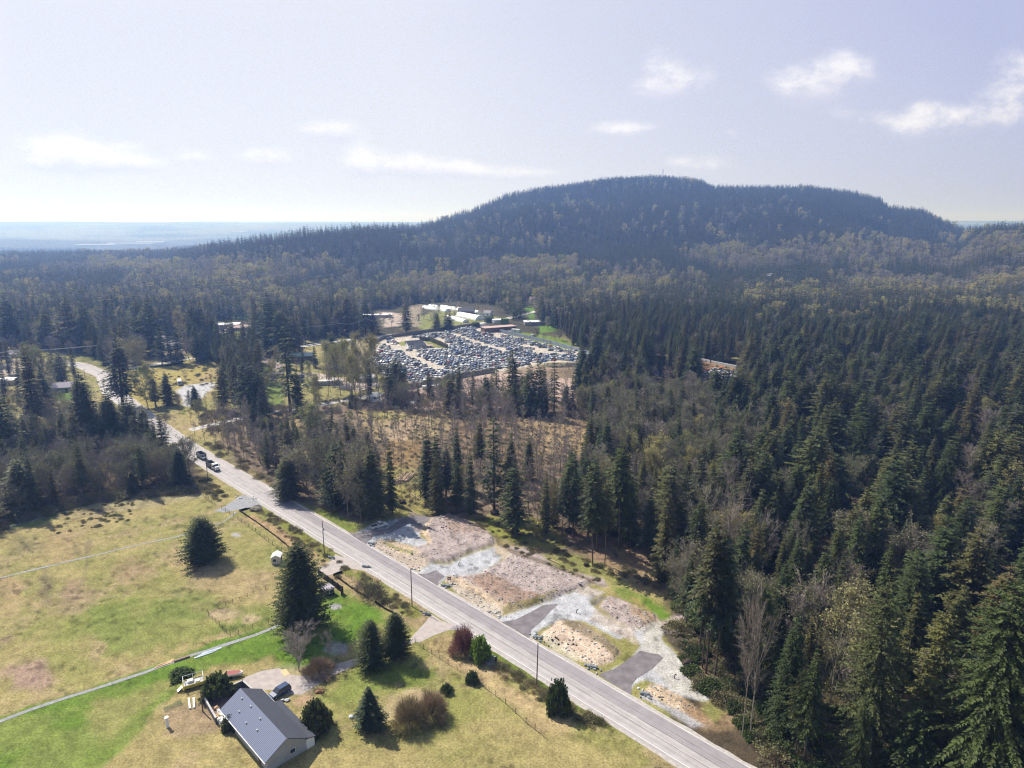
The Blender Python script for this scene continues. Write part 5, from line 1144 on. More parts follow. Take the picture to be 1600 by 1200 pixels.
# ------------------------------------------------------------------ vehicles
def loft(mb, secs, mi=0, cap=True):
    n = len(secs[0]); vs = [p for s in secs for p in s]; fs = []
    for i in range(len(secs)-1):
        for j in range(n): fs.append((i*n+j, i*n+(j+1) % n, (i+1)*n+(j+1) % n, (i+1)*n+j))
    if cap: fs += [tuple(range(n-1, -1, -1)), tuple(range((len(secs)-1)*n, len(secs)*n))]
    return mb.add(vs, fs, mi)
def car_shapes(kind):
    """front towards +x; returns body, glass, wheels, lights builders"""
    L, Wd, Ht = dict(sedan=(4.6,1.8,1.42), suv=(4.7,1.9,1.75), van=(5.0,1.95,1.95), pickup=(5.6,1.95,1.85))[kind]
    h = Wd/2; body = MB(); glass = MB(); lights = MB(); zb = .32; belt = .62*Ht
    def sec(x, zt, k=1.0): return [(x,-h*k,zb),(x,-h*k,zt*.72),(x,-h*.93*k,zt),(x,h*.93*k,zt),(x,h*k,zt*.72),(x,h*k,zb)]
    f = L/2
    if kind == 'pickup':
        loft(body, [sec(-f,.98),sec(-f+.1,1.02),sec(-.55,1.02)]); body.box(-1.75, 0, .75, 2.1, 1.5, .28, mi=1)
        loft(body, [sec(-.55,belt),sec(f-1.5,belt),sec(f-.5,belt*.9),sec(f,belt*.74,.92)]); g0, g1, r0, r1 = -.5, f-1.35, -.35, .55
    elif kind == 'sedan':
        loft(body, [sec(-f,belt*.84,.92),sec(-f+.3,belt*.98),sec(-f+1.1,belt),sec(f-1.4,belt),sec(f-.4,belt*.88),sec(f,belt*.68,.9)]); g0, g1, r0, r1 = -f+.75, f-1.25, -f+1.45, f-2.2
    else:
        loft(body, [sec(-f,belt*.9,.95),sec(-f+.2,belt),sec(f-1.2,belt),sec(f-.3,belt*.88),sec(f,belt*.7,.92)]); g0, g1, r0, r1 = -f+.1, f-(1.15 if kind == 'suv' else .7), -f+.4, f-(2.0 if kind == 'suv' else 1.6)
    a, b = h*.9, h*.74
    V = [(g0,-a,belt-.02),(g1,-a,belt-.02),(g1,a,belt-.02),(g0,a,belt-.02),(r0,-b,Ht-.03),(r1,-b,Ht-.03),(r1,b,Ht-.03),(r0,b,Ht-.03)]
    glass.add(V, [(0,1,5,4),(1,2,6,5),(2,3,7,6),(3,0,4,7),(4,5,6,7)])
    roof = MB(); roof.box((r0+r1)/2, 0, Ht-.03, r1-r0+.1, 2*b+.08, .06, top=.96)
    for s in (-1, 1):   # pillars
        for x0, x1 in ((g0,r0),(g1,r1),((g0+g1)/2,(r0+r1)/2)): roof.tube((x0,s*a,belt),(x1,s*b,Ht-.01),.05,.05,4)
    wheels = []
    for x in (-f*.62, f*.64):
        for s in (-1, 1):
            w_ = MB(); w_.tube((x, s*(h-.2), .34),(x, s*(h+.02), .34),.34,.34,14); w_.tube((x, s*(h-.1), .34),(x, s*(h+.035), .34),.19,.19,8,mi=1); wheels.append(w_)
    hl = []
    for s in (-1, 1):
        q = MB(); q.box(f-.06*1, s*h*.66, belt*.5, .12, .36, .16); hl.append(q)
    return body, roof, glass, wheels, hl
def vehicle(px, py, kind, ang, paint, label, cat='car', name=None, loc=None, scale=1.0):
    x, y = loc or P(px, py); t = empty(name or cat.replace(' ', '_'), (x, y, .04), ang, label=label, cat=cat); t.scale = (scale,)*3
    b, r, g, ws, hl = car_shapes(kind)
    b.build('body', [paint, M['rubber']], t); r.build('roof', paint, t); g.build('windows', M['glass'], t)
    for q in ws: q.build('wheel', [M['rubber'], M['steel']], t)
    for q in hl: q.build('headlight', M['lamp_glass'], t)
    return t
CARP = {'white': (.62,.62,.62), 'silver': (.36,.38,.41), 'black': (.025,.026,.03), 'navy': (.03,.055,.13), 'blue': (.06,.14,.33), 'red': (.33,.03,.03), 'grey': (.13,.14,.155), 'tan': (.34,.28,.21), 'green': (.05,.12,.09)}
for k, c in CARP.items(): M['car_'+k] = mat('car_paint_'+k, c, rough=.25, spec=.6)
def ang_px(a, b):
    p, q = P(*a), P(*b); return math.atan2(q[1]-p[1], q[0]-p[0])
vehicle(437.5, 1085, 'suv', ang_px((447,1079),(427,1091)), M['car_navy'], 'dark blue car parked on the brown court beside the near house', 'car', 'parked_car')
vehicle(593, 823.5, 'pickup', ang_px((582,827),(605,821)), M['car_white'], 'pale pickup truck parked on the first dark apron by the thicket', 'pickup truck', 'pickup_truck')
for px, py, k, c, a, lb, cat in [
 (471,590,'van','navy',1.3,'dark van parked at the edge of the farm yard grass','van'), (471.5,597,'suv','navy',1.3,'dark blue car right below the dark van','car'),
 (478,603,'sedan','silver',.1,'silver car on the farm yard grass','car'), (488,601,'suv','grey',.2,'grey car beside the silver car on the farm yard','car'),
 (470,568,'sedan','silver',.15,'silver car in front of the green roofed barn','car'), (427,595,'sedan','silver',.1,'pale car beside the brown farm shed','car'),
 (532,537,'van','white',.7,'white van on the verge of the pale back road','van'), (545,536,'sedan','white',.7,'white car on the verge of the pale back road','car'),
 (552,534,'sedan','silver',.7,'silver car ahead of the white one by the back road','car'),
 (833,526,'van','white',.9,'white and rust coloured camper in the field behind the car yard','camper'), (627,551,'suv','green',-.6,'dark green car standing alone in the car yard lane','car'),
 (607,531,'van','navy',.7,'dark van at the gate of the car yard','van'), (612,529,'suv','silver',.7,'silver car at the gate of the car yard','car'), (619,537,'suv','green',.4,'greenish car beside the white yard office','car'),
 (900,548,'sedan','silver',.6,'bluish silver car outside the right yard wall','car'), (107,640,'suv','white',.3,'white car in the yard below the left lawn','car'), (165,651,'suv','white',.2,'white car half hidden by the broad dark conifer','car'),
]: vehicle(px, py, k, a, M['car_'+c], lb, cat, 'parked_'+cat.replace(' ', '_'))
# dump truck and its trailer
def dump_truck():
    a = -math.pi/4; x, y = P(334, 733); t = empty('dump_truck', (x, y, .04), a, label='white nosed dump truck with a dark tipping bed stopped on the road edge', cat='dump truck')
    f = MB(); f.box(-1.2, 0, .75, 8.6, 1.0, .3); f.build('chassis', M['rubber'], t)
    c = MB(); c.box(1.6, 0, .95, 1.9, 2.3, 1.9, top=.88); cab = c.build('cab', M['white_paint'], t); g = MB(); g.box(2.0, 0, 1.9, 1.35, 2.22, .7, top=.86); g.build('windows', M['glass'], cab)
    h = MB(); h.box(3.3, 0, .8, 1.7, 1.7, 1.15, top=.9); h.build('bonnet', M['white_paint'], t)
    g = MB(); g.box(4.2, 0, .75, .1, 1.3, .95); g.build('grille', M['steel'], t)
    b = MB(); zl, zh = 1.15, 2.45
    for s in (-1, 1): b.box(-2.4, s*1.18, zl, 5.2, .1, zh-zl)
    b.box(-2.4, 0, zl, 5.2, 2.4, .12); b.box(.25, 0, zl, .12, 2.4, zh-zl+.3); b.box(-5.0, 0, zl, .1, 2.4, zh-zl)
    for k in range(5): b.box(-4.6+k*1.1, -1.26, zl, .12, .1, zh-zl); b.box(-4.6+k*1.1, 1.26, zl, .12, .1, zh-zl)
    b.build('tipping_bed', M['car_grey'], t)
    for wx in (3.2, -2.6, -3.8):
        for s in (-1, 1): q = MB(); q.tube((wx, s*.85, .5), (wx, s*1.2, .5), .5, .5, 14); q.tube((wx, s*1.1, .5), (wx, s*1.23, .5), .24, .24, 8, mi=1); q.build('wheel', [M['rubber'], M['steel']], t)
    for s in (-1, 1): q = MB(); q.box(4.1, s*.95, .8, .15, .35, .3); q.build('headlight', M['lamp_glass'], t)
    for s in (-1, 1): q = MB(); q.box(2.7, s*1.4, 1.9, .1, .3, .5); q.build('mirror', M['rubber'], t)
    x, y = P(315, 716); t = empty('dump_trailer', (x, y, .04), a, label='dark steel tipping trailer coupled behind the dump truck', cat='trailer')
    b = MB(); b.box(0, 0, 1.0, 5.6, 2.3, .15)
    for s in (-1, 1): b.box(0, s*1.13, 1.1, 5.6, .1, 1.4)
    b.box(2.8, 0, 1.0, .1, 2.3, 1.5); b.box(-2.8, 0, 1.0, .1, 2.3, 1.5)
    for k in range(6): b.box(-2.5+k, -1.2, 1.0, .12, .1, 1.5); b.box(-2.5+k, 1.2, 1.0, .12, .1, 1.5)
    b.build('tipping_bed', M['car_grey'], t); f = MB(); f.box(.8, 0, .7, 7.4, .9, .25); f.build('drawbar', M['rubber'], t); lf = MB(); lf.box(3.4,0,1.0,1.2,2.2,.35); lf.build('deck_plate', M['white_paint'], t)
    for wx in (-1.8, -.6, 2.2):
        for s in (-1, 1): q = MB(); q.tube((wx, s*.85, .5), (wx, s*1.2, .5), .5, .5, 12); q.build('wheel', M['rubber'], t)
dump_truck()
def camper():
    x, y = P(281, 601); t = empty('motorhome', (x, y, .04), ang_px((280,596),(283,603)), label='white motorhome parked at the corner of the pale gravel lot', cat='motorhome')
    b = MB(); loft(b, [[(sx,-1.2,.5),(sx,-1.2,2.9),(sx,-1.05,3.1),(sx,1.05,3.1),(sx,1.2,2.9),(sx,1.2,.5)] for sx in (-3.6, 2.2)]); loft(b, [[(2.2,-1.2,.5),(2.2,-1.2,2.9),(2.2,1.2,2.9),(2.2,1.2,.5)],[(3.3,-1.15,.5),(3.1,-1.1,2.9),(3.1,1.1,2.9),(3.3,1.15,.5)]]); b.build('body', M['white_paint'], t)
    w_ = MB(); w_.box(3.28, 0, 1.3, .1, 1.9, 1.0); w_.build('windscreen', M['glass'], t)
    for sx in (-2.4, -.6, 1.2):
        for s in (-1, 1): q = MB(); q.box(sx, s*1.21, 1.6, 1.0, .04, .6); q.build('side_window', M['glass'], t)
    s_ = MB(); s_.box(-.2, -1.215, 1.15, 6.6, .02, .14); s_.box(-.2, 1.215, 1.15, 6.6, .02, .14); s_.build('stripe', M['car_blue'], t)
    for sx in (-2.2, 2.3):
        for s in (-1, 1): q = MB(); q.tube((sx, s*.9, .42), (sx, s*1.15, .42), .42, .42, 12); q.build('wheel', M['rubber'], t)
    a = MB(); a.box(-1, 0, 3.1, .9, .8, .25, top=.8); a.build('roof_vent', M['grey_paint'], t)
camper()

# ------------------------------------------------------------------ houses
def house(px, py, L, Wd, h, rh, ang, roofm, wallm, label, kind='gable', name='house', cat='house', loc=None, over=.5, win=3, chim=False, roofm2=None):
    x, y = loc or P(px, py); t = empty(name, (x, y, gz(x, y)), ang, label=label, cat=cat)
    w_ = MB(); w_.box(0, 0, 0, L, Wd, h)
    if kind == 'gable': w_.add([(-L/2,-Wd/2,h),(-L/2,Wd/2,h),(-L/2,0,h+rh*.96),(L/2,-Wd/2,h),(L/2,Wd/2,h),(L/2,0,h+rh*.96)], [(0,1,2),(3,5,4)])
    w_.build('wall', wallm, t); r = MB(); a, b = L/2+over, Wd/2+over; z0 = h-over*rh/(Wd/2)+.04; th = .16
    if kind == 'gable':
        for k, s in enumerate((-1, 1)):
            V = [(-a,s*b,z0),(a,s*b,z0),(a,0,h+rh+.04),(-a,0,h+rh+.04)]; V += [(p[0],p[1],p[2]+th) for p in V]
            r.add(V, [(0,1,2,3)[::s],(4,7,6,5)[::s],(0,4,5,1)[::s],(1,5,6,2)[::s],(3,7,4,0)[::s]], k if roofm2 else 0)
    elif kind == 'hip':
        q = max(.3, a-b); V = [(-a,-b,z0),(a,-b,z0),(a,b,z0),(-a,b,z0),(-q,0,h+rh),(q,0,h+rh)]; r.add(V, [(0,1,5,4),(1,2,5),(2,3,4,5),(3,0,4),(3,2,1,0)])
    else:
        r.box(0, 0, h+.01, 2*a, 2*b, .25); r.box(0, 0, h+.26, 2*a-.5, 2*b-.5, .06, mi=0)
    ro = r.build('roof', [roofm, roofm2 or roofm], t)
    if chim: c = MB(); c.box(L*.2, Wd*.15, h+rh*.5, .8, .6, rh*.5+.8); c.build('chimney', M['roof_pink'], ro)
    for s in (-1, 1):
        for k in range(win):
            xx = -L/2+(k+.7)*L/(win+.4); f = MB(); f.box(xx, s*(Wd/2+.03), h*.38, 1.3, .06, 1.1); wf_ = f.build('window', M['white_paint'], t)
            g = MB(); g.box(xx, s*(Wd/2+.07), h*.38+.08, 1.12, .03, .94); g.build('pane', M['glass'], wf_)
    for s in (-1, 1):
        f = MB(); f.box(s*(L/2+.03), Wd*.15, h*.38, .06, 1.2, 1.0); wf_ = f.build('window', M['white_paint'], t); g = MB(); g.box(s*(L/2+.07), Wd*.15, h*.38+.08, .03, 1.04, .84); g.build('pane', M['glass'], wf_)
    d = MB(); d.box(L*.34 if win else 0, -Wd/2-.04, .02, .95, .07, 2.05); d.build('door', M['brown_wall'], t)
    return t
house(94, 611, 14, 9, 3, 2.2, .35, M['roof_lav'], M['grey_paint'], 'grey roofed house with a small bright lawn in front, upper left', chim=True)
house(10, 600, 12, 9, 3, .3, .1, M['roof_white'], M['cream_paint'], 'flat roofed beige building at the left border', 'flat', win=2)
house(14, 558, 14, 9, 3, 2.0, .2, M['roof_lav'], M['white_paint'], 'white walled house at the left border above the wires')
house(108, 652, 9, 7, 2.8, 1.5, .5, M['roof_pink'], M['cream_paint'], 'small pinkish roofed house below the bright lawn', win=2)
house(161, 665, 9, 7, 2.8, 1.6, .4, M['roof_pink'], M['white_paint'], 'pinkish roofed house half hidden behind the broad dark conifer', win=2)
house(266, 545, 15, 12, 3.2, 3.0, 1.05, M['roof_lav'], M['paleblue'], 'lavender roofed house with a pale blue front beyond the clipped hedge', 'gable', chim=False)
house(253, 533, 14, 9, 3.2, 2.2, .1, M['roof_lav'], M['grey_paint'], 'grey house joined behind the pale blue front', 'hip')
house(186, 520, 14, 8, 3, 1.5, .2, M['roof_white'], M['white_paint'], 'white house glimpsed between dark conifers beyond the road bend')
house(217, 541, 9, 7, 3, 1.2, .2, M['roof_white'], M['white_paint'], 'small white building among the conifer pair', win=2)
house(352, 512, 26, 14, 3.5, .4, .25, M['roof_white'], M['cream_paint'], 'long flat pale building beyond the hedge, upper left', 'flat', win=4)
house(373, 516, 18, 8, 3, 1.4, .25, M['roof_pink'], M['roof_pink'], 'reddish roofed shed beside the long flat pale building', win=2, name='shed', cat='shed')
house(505, 508, 14, 8, 3, 1.6, .2, M['roof_pink'], M['grey_paint'], 'low pinkish house behind the conifers of the back road')
house(432, 589, 9, 5.5, 2.6, .9, .12, M['roof_grey'], M['brown_wall'], 'dark brown farm shed with pale doors', name='shed', cat='shed', win=1)
house(471.5, 563, 17, 9, 4.0, 1.6, .15, M['roof_green'], M['brown_wall'], 'barn with a pale green roof and dark walls', name='barn', cat='barn', win=2)
house(397, 558, 6, 3, 2.5, .3, .2, M['roof_white'], M['white_paint'], 'small white cabin by the farm drive', 'flat', name='cabin', cat='cabin', win=1)
house(525, 579, 13, 3, 2.8, .15, -.12, M['roof_grey'], M['paleblue'], 'bluish container shed under the lone yellowish tree', 'flat', name='container', cat='container', win=3, over=.1)
house(512, 601, 16, 4, 2.5, .15, .08, M['roof_white'], M['grey_paint'], 'long low shed with a white roof at the front of the farm', 'flat', name='shed', cat='shed', win=2, over=.2)
house(572, 594, 11, 9, 2.6, 2.4, .3, M['plastic_film'], M['white_paint'], 'white pyramid tent roof behind the golden grove', 'hip', name='canopy_tent', cat='tent', win=0)
house(648, 543, 13, 8, 3.2, 2.6, .45, M['roof_dark'], M['white_paint'], 'white office house with a dark roof inside the car yard', chim=False)
house(655, 544, 9, 6, 2.6, 1.6, .45, M['roof_dark'], M['grey_paint'], 'low grey annex beside the yard office', win=2)
house(668, 543, 8, 4, 1.8, .5, .1, M['roof_pink'], M['grey_paint'], 'low pink roofed lean-to by the yard lawn', name='shed', cat='shed', win=1)
house(779, 517, 32, 10, 4, .4, .45, M['roof_pink'], M['brown_wall'], 'long brown flat roofed workshop at the back of the car yard', 'flat', name='workshop', cat='workshop', win=4)
house(806, 519, 8, 3, 2.6, .15, -.45, M['roof_white'], M['white_paint'], 'white container beside the brown workshop', 'flat', name='container', cat='container', win=0, over=.05)
house(776, 504, 9, 6, 3, .8, .4, M['roof_white'], M['white_paint'], 'small white building by the round green bushes', win=1)
house(838, 507, 24, 12, 3.2, .4, .1, M['roof_white'], M['roof_grey'], 'white flat roofed bungalow behind the car yard', 'flat', win=3)
house(758, 493, 14, 9, 3.6, 2.0, -.3, M['roof_grey'], M['white_paint'], 'white house at the right end of the plastic tunnels')
house(729, 491, 17, 10, 4, 3, -.1, M['roof_dark'], M['brown_wall'], 'dark barn among the plastic tunnels', name='barn', cat='barn', win=1)
house(835, 470, 13, 10, 3, 2.4, .3, M['roof_pink'], M['cream_paint'], 'pinkish roofed house on the clearing above the yard')
house(1084, 475, 16, 11, 3.5, 2.6, .4, M['roof_lav'], M['paleblue'], 'grey blue roof showing among the conifers right of centre')
house(1058, 527, 15, 10, 3, 1.8, .4, M['roof_white'], M['white_paint'], 'white building glimpsed between conifers above the white barrier')
house(590, 496, 30, 9, 3, .3, .15, M['roof_white'], M['grey_paint'], 'long white roofed shed beyond the back road', 'flat', name='shed', cat='shed', win=3)
for k, (a, b, lb) in enumerate([((1200,442),.2,'leftmost of the white houses at the foot of the hill'), ((1232,446),.5,'middle one of the white houses at the foot of the hill'), ((1314,450),.1,'small pale house right of the two white ones below the hill')]):
    house(a[0], a[1], (22, 15, 12)[k], 11, 4, 2.5, b, M['roof_white'], M['white_paint'], lb, win=2)
# tunnels of white film
def tunnel(a, b, rad, label):
    p, q = P(*a), P(*b); L = math.hypot(q[0]-p[0], q[1]-p[1]); x, y = (p[0]+q[0])/2, (p[1]+q[1])/2
    t = empty('greenhouse_tunnel', (x, y, gz(x, y)), math.atan2(q[1]-p[1], q[0]-p[0]), label=label, cat='greenhouse', group='plastic greenhouse tunnels')
    m = MB(); n = 12; loft(m, [[(sx, math.cos(math.pi*i/n)*rad, math.sin(math.pi*i/n)*rad*.85+.02*(k % 2)) for i in range(n+1)] for k, sx in enumerate(np.linspace(-L/2, L/2, 14))]); m.build('cover', M['plastic_film'], t)
    d = MB(); d.box(-L/2-.06, 0, 0, .08, 2.4, 2.3); d.build('door', M['grey_paint'], t)
    r = MB()
    for sx in np.linspace(-L/2, L/2, 8):
        for i in range(n): r.tube((sx, math.cos(math.pi*i/n)*(rad+.03), math.sin(math.pi*i/n)*(rad+.03)*.85), (sx, math.cos(math.pi*(i+1)/n)*(rad+.03), math.sin(math.pi*(i+1)/n)*(rad+.03)*.85), .04, .04, 3, cap=False)
    r.build('hoops', M['steel'], t)
for a, b, r_, l in [((663,482),(700,487),4.2,'leftmost rear plastic tunnel'), ((672,480),(728,487),4.2,'second rear plastic tunnel'), ((690,481),(742,488.5),4.2,'longest rear plastic tunnel, third from the left'),
                    ((738,488),(750,490.5),4,'short plastic tunnel between the dark barn and the white house'), ((700,497),(728,504),3.8,'low plastic tunnel in front of the others'), ((718,494),(750,500),5.6,'large foremost plastic tunnel beside the road')]: tunnel(a, b, r_, l)

# ------------------------------------------------------------------ walls, hedges, long banks
def run_wall(name, pts, h, th, m, label, cat, parts=None, zb=0, top=1.0, post=None):
    W = [P(*q) for q in pts]; mb = MB()
    for p, q in zip(W, W[1:]):
        L = math.hypot(q[0]-p[0], q[1]-p[1]); mb.box((p[0]+q[0])/2, (p[1]+q[1])/2, zb, L, th, h, math.atan2(q[1]-p[1], q[0]-p[0]), topy=top, top=1.0)
    if post:
        t = empty(name, (W[0][0], W[0][1], 0), label=label, cat=cat); o = mb.build('panels', m); o.parent = t; o.location = (-W[0][0], -W[0][1], 0); n = 0
        for p, q in zip(W, W[1:]):
            L = math.hypot(q[0]-p[0], q[1]-p[1]); k = int(L//post)
            for i in range(k+1):
                n += 1
                if n > 95: break
                b = MB(); xx, yy_ = p[0]+(q[0]-p[0])*i/max(k, 1)-W[0][0], p[1]+(q[1]-p[1])*i/max(k, 1)-W[0][1]; b.box(xx, yy_, 0, th+.12, th+.12, h+.25); b.build('post', m, t)
        return t
    o = mb.build(name, m); tag(o, label, cat); return o
run_wall('yard_wall', [(578,541),(600,529),(640,523),(660,520),(725,511.5),(738,509.5)], 2.6, .25, M['yardwall'], 'brownish wall between the back road and the car yard', 'wall', post=9)
run_wall('yard_wall', [(739,509),(800,523),(860,537),(929,556)], 2.6, .25, M['bluewall'], 'long blue grey wall on the right side of the car yard', 'wall', post=9)
run_wall('field_wall', [(800,519.5),(762,511),(742,507)], 1.6, .25, M['concrete'], 'pale low wall beside the brown workshop', 'wall')
run_wall('road_barrier', [(1062,556),(1080,560),(1110,567),(1150,575)], 1.8, .8, M['rockpale'], 'white barrier along the forest edge above the scrap heap', 'barrier', post=12)
def hedge(pts, h, th, label, m='needle', seed=1):
    W = [P(*q) for q in pts]; g = np.random.default_rng(seed); B, Dd = [], []
    for p, q in zip(W, W[1:]):
        L = math.hypot(q[0]-p[0], q[1]-p[1]); n = int(L*h*14); u = g.uniform(0, 1, n); a = math.atan2(q[1]-p[1], q[0]-p[0]); v = g.uniform(-th/2, th/2, n); z = h*np.sqrt(g.uniform(0.02, 1, n))*(1+.12*np.sin(u*L*1.7))
        B.append(np.stack([p[0]+(q[0]-p[0])*u-math.sin(a)*v, p[1]+(q[1]-p[1])*u+math.cos(a)*v, z], 1))
    B = np.concatenate(B); D = norm(g.normal(size=B.shape)+np.array([0, 0, .4])); l = g.uniform(.3, .75, len(B)); core = MB()
    for p, q in zip(W, W[1:]):
        L = math.hypot(q[0]-p[0], q[1]-p[1]); core.box((p[0]+q[0])/2, (p[1]+q[1])/2, 0, L, th*.7, h*.85, math.atan2(q[1]-p[1], q[0]-p[0]))
    me = qmesh('hedge', quads(B, D, l, l*.4, norm(np.cross(D, g.normal(size=D.shape))), .1), [M[m]], core); o = bpy.data.objects.new('hedge', me); link(o); tag(o, label, 'hedge')
hedge([(312,562),(345,563),(400,556)], 7, 4, 'tall dark hedge right of the hip roofed house', seed=2)
hedge([(235,575),(262,572),(285,567)], 1.6, 1.6, 'low clipped hedge row beside the pale track', 'shrubleaf', seed=3)
hedge([(255,566),(287,560)], 2.4, 2, 'dark hedge in front of the pale blue house', seed=4)
hedge([(506,500),(522,500)], 6, 4, 'square dark hedge block on the green behind the firs', seed=5)
hedge([(656,532),(672,533),(690,541),(699,545)], 3.5, 2, 'dark hedge curving round the yard lawn', seed=6)
hedge([(738,512),(748,511)], 5, 5, 'round dark bush at the road corner behind the yard', seed=7)
hedge([(758,504),(770,503)], 6, 6, 'round dark bushes beside the small white building', seed=8)
hedge([(783,506),(795,506)], 6, 6, 'fresh green bush left of the bungalow', 'freshleaf', seed=9)
def bank(name, pts, h, wd, m, label, cat, seed=1):
    W = [P(*q) for q in pts]; q = []
    for p, r_ in zip(W, W[1:]):
        n = max(1, int(math.hypot(r_[0]-p[0], r_[1]-p[1])/2)); q += [(p[0]+(r_[0]-p[0])*i/n, p[1]+(r_[1]-p[1])*i/n) for i in range(n)]
    q.append(W[-1]); mb = MB(); rr = random.Random(seed); secs = []
    for i, p in enumerate(q):
        a, b = q[max(i-1, 0)], q[min(i+1, len(q)-1)]; d = Vector((b[0]-a[0], b[1]-a[1])).normalized(); n = Vector((-d.y, d.x)); e = .35 if i in (0, len(q)-1) else 1
        secs.append([(p[0]+n.x*u*wd*e, p[1]+n.y*u*wd*e, max(-.05, z*h*e*rr.uniform(.8, 1.15)) if z > 0 else -.05) for u, z in ((-1, 0), (-.7, .45), (-.3, .92), (.1, 1), (.45, .8), (.8, .35), (1, 0))])
    loft(mb, secs); o = mb.build(name, m); tag(o, label, cat); return o
bank('spoil_bank', [(634,609),(680,598),(730,588),(772,581)], 3.4, 3.2, M['spoil'], 'long grassy earth bank along the front of the car yard', 'bank')
bank('spoil_bank', [(850,572),(875,573),(905,571),(925,572)], 2.5, 4, M['spoil'], 'dark earth bank at the right end of the car yard', 'bank', 2)
bank('debris_heap', [(580,625),(600,627),(618,630),(640,631),(656,630)], 1.3, 3, M['rockpale'], 'whitish heap of sheets and rubble by the gravel track', 'rubble heap', 3)
house(585, 624.5, 6, 5, 2.6, 1.8, .3, M['plastic_film'], M['plastic_film'], 'small white tarpaulin shelter by the gravel track', name='tarpaulin_shelter', cat='shelter', win=0)
tt = MB(); tt.tube((0,0,1.2),(24,3,1.2),1.2,1.2,10); o = tt.build('film_roll', M['plastic_film'], loc=(*P(660,608), 0)); tag(o, 'long white film covered roll below the earth bank', 'roll')

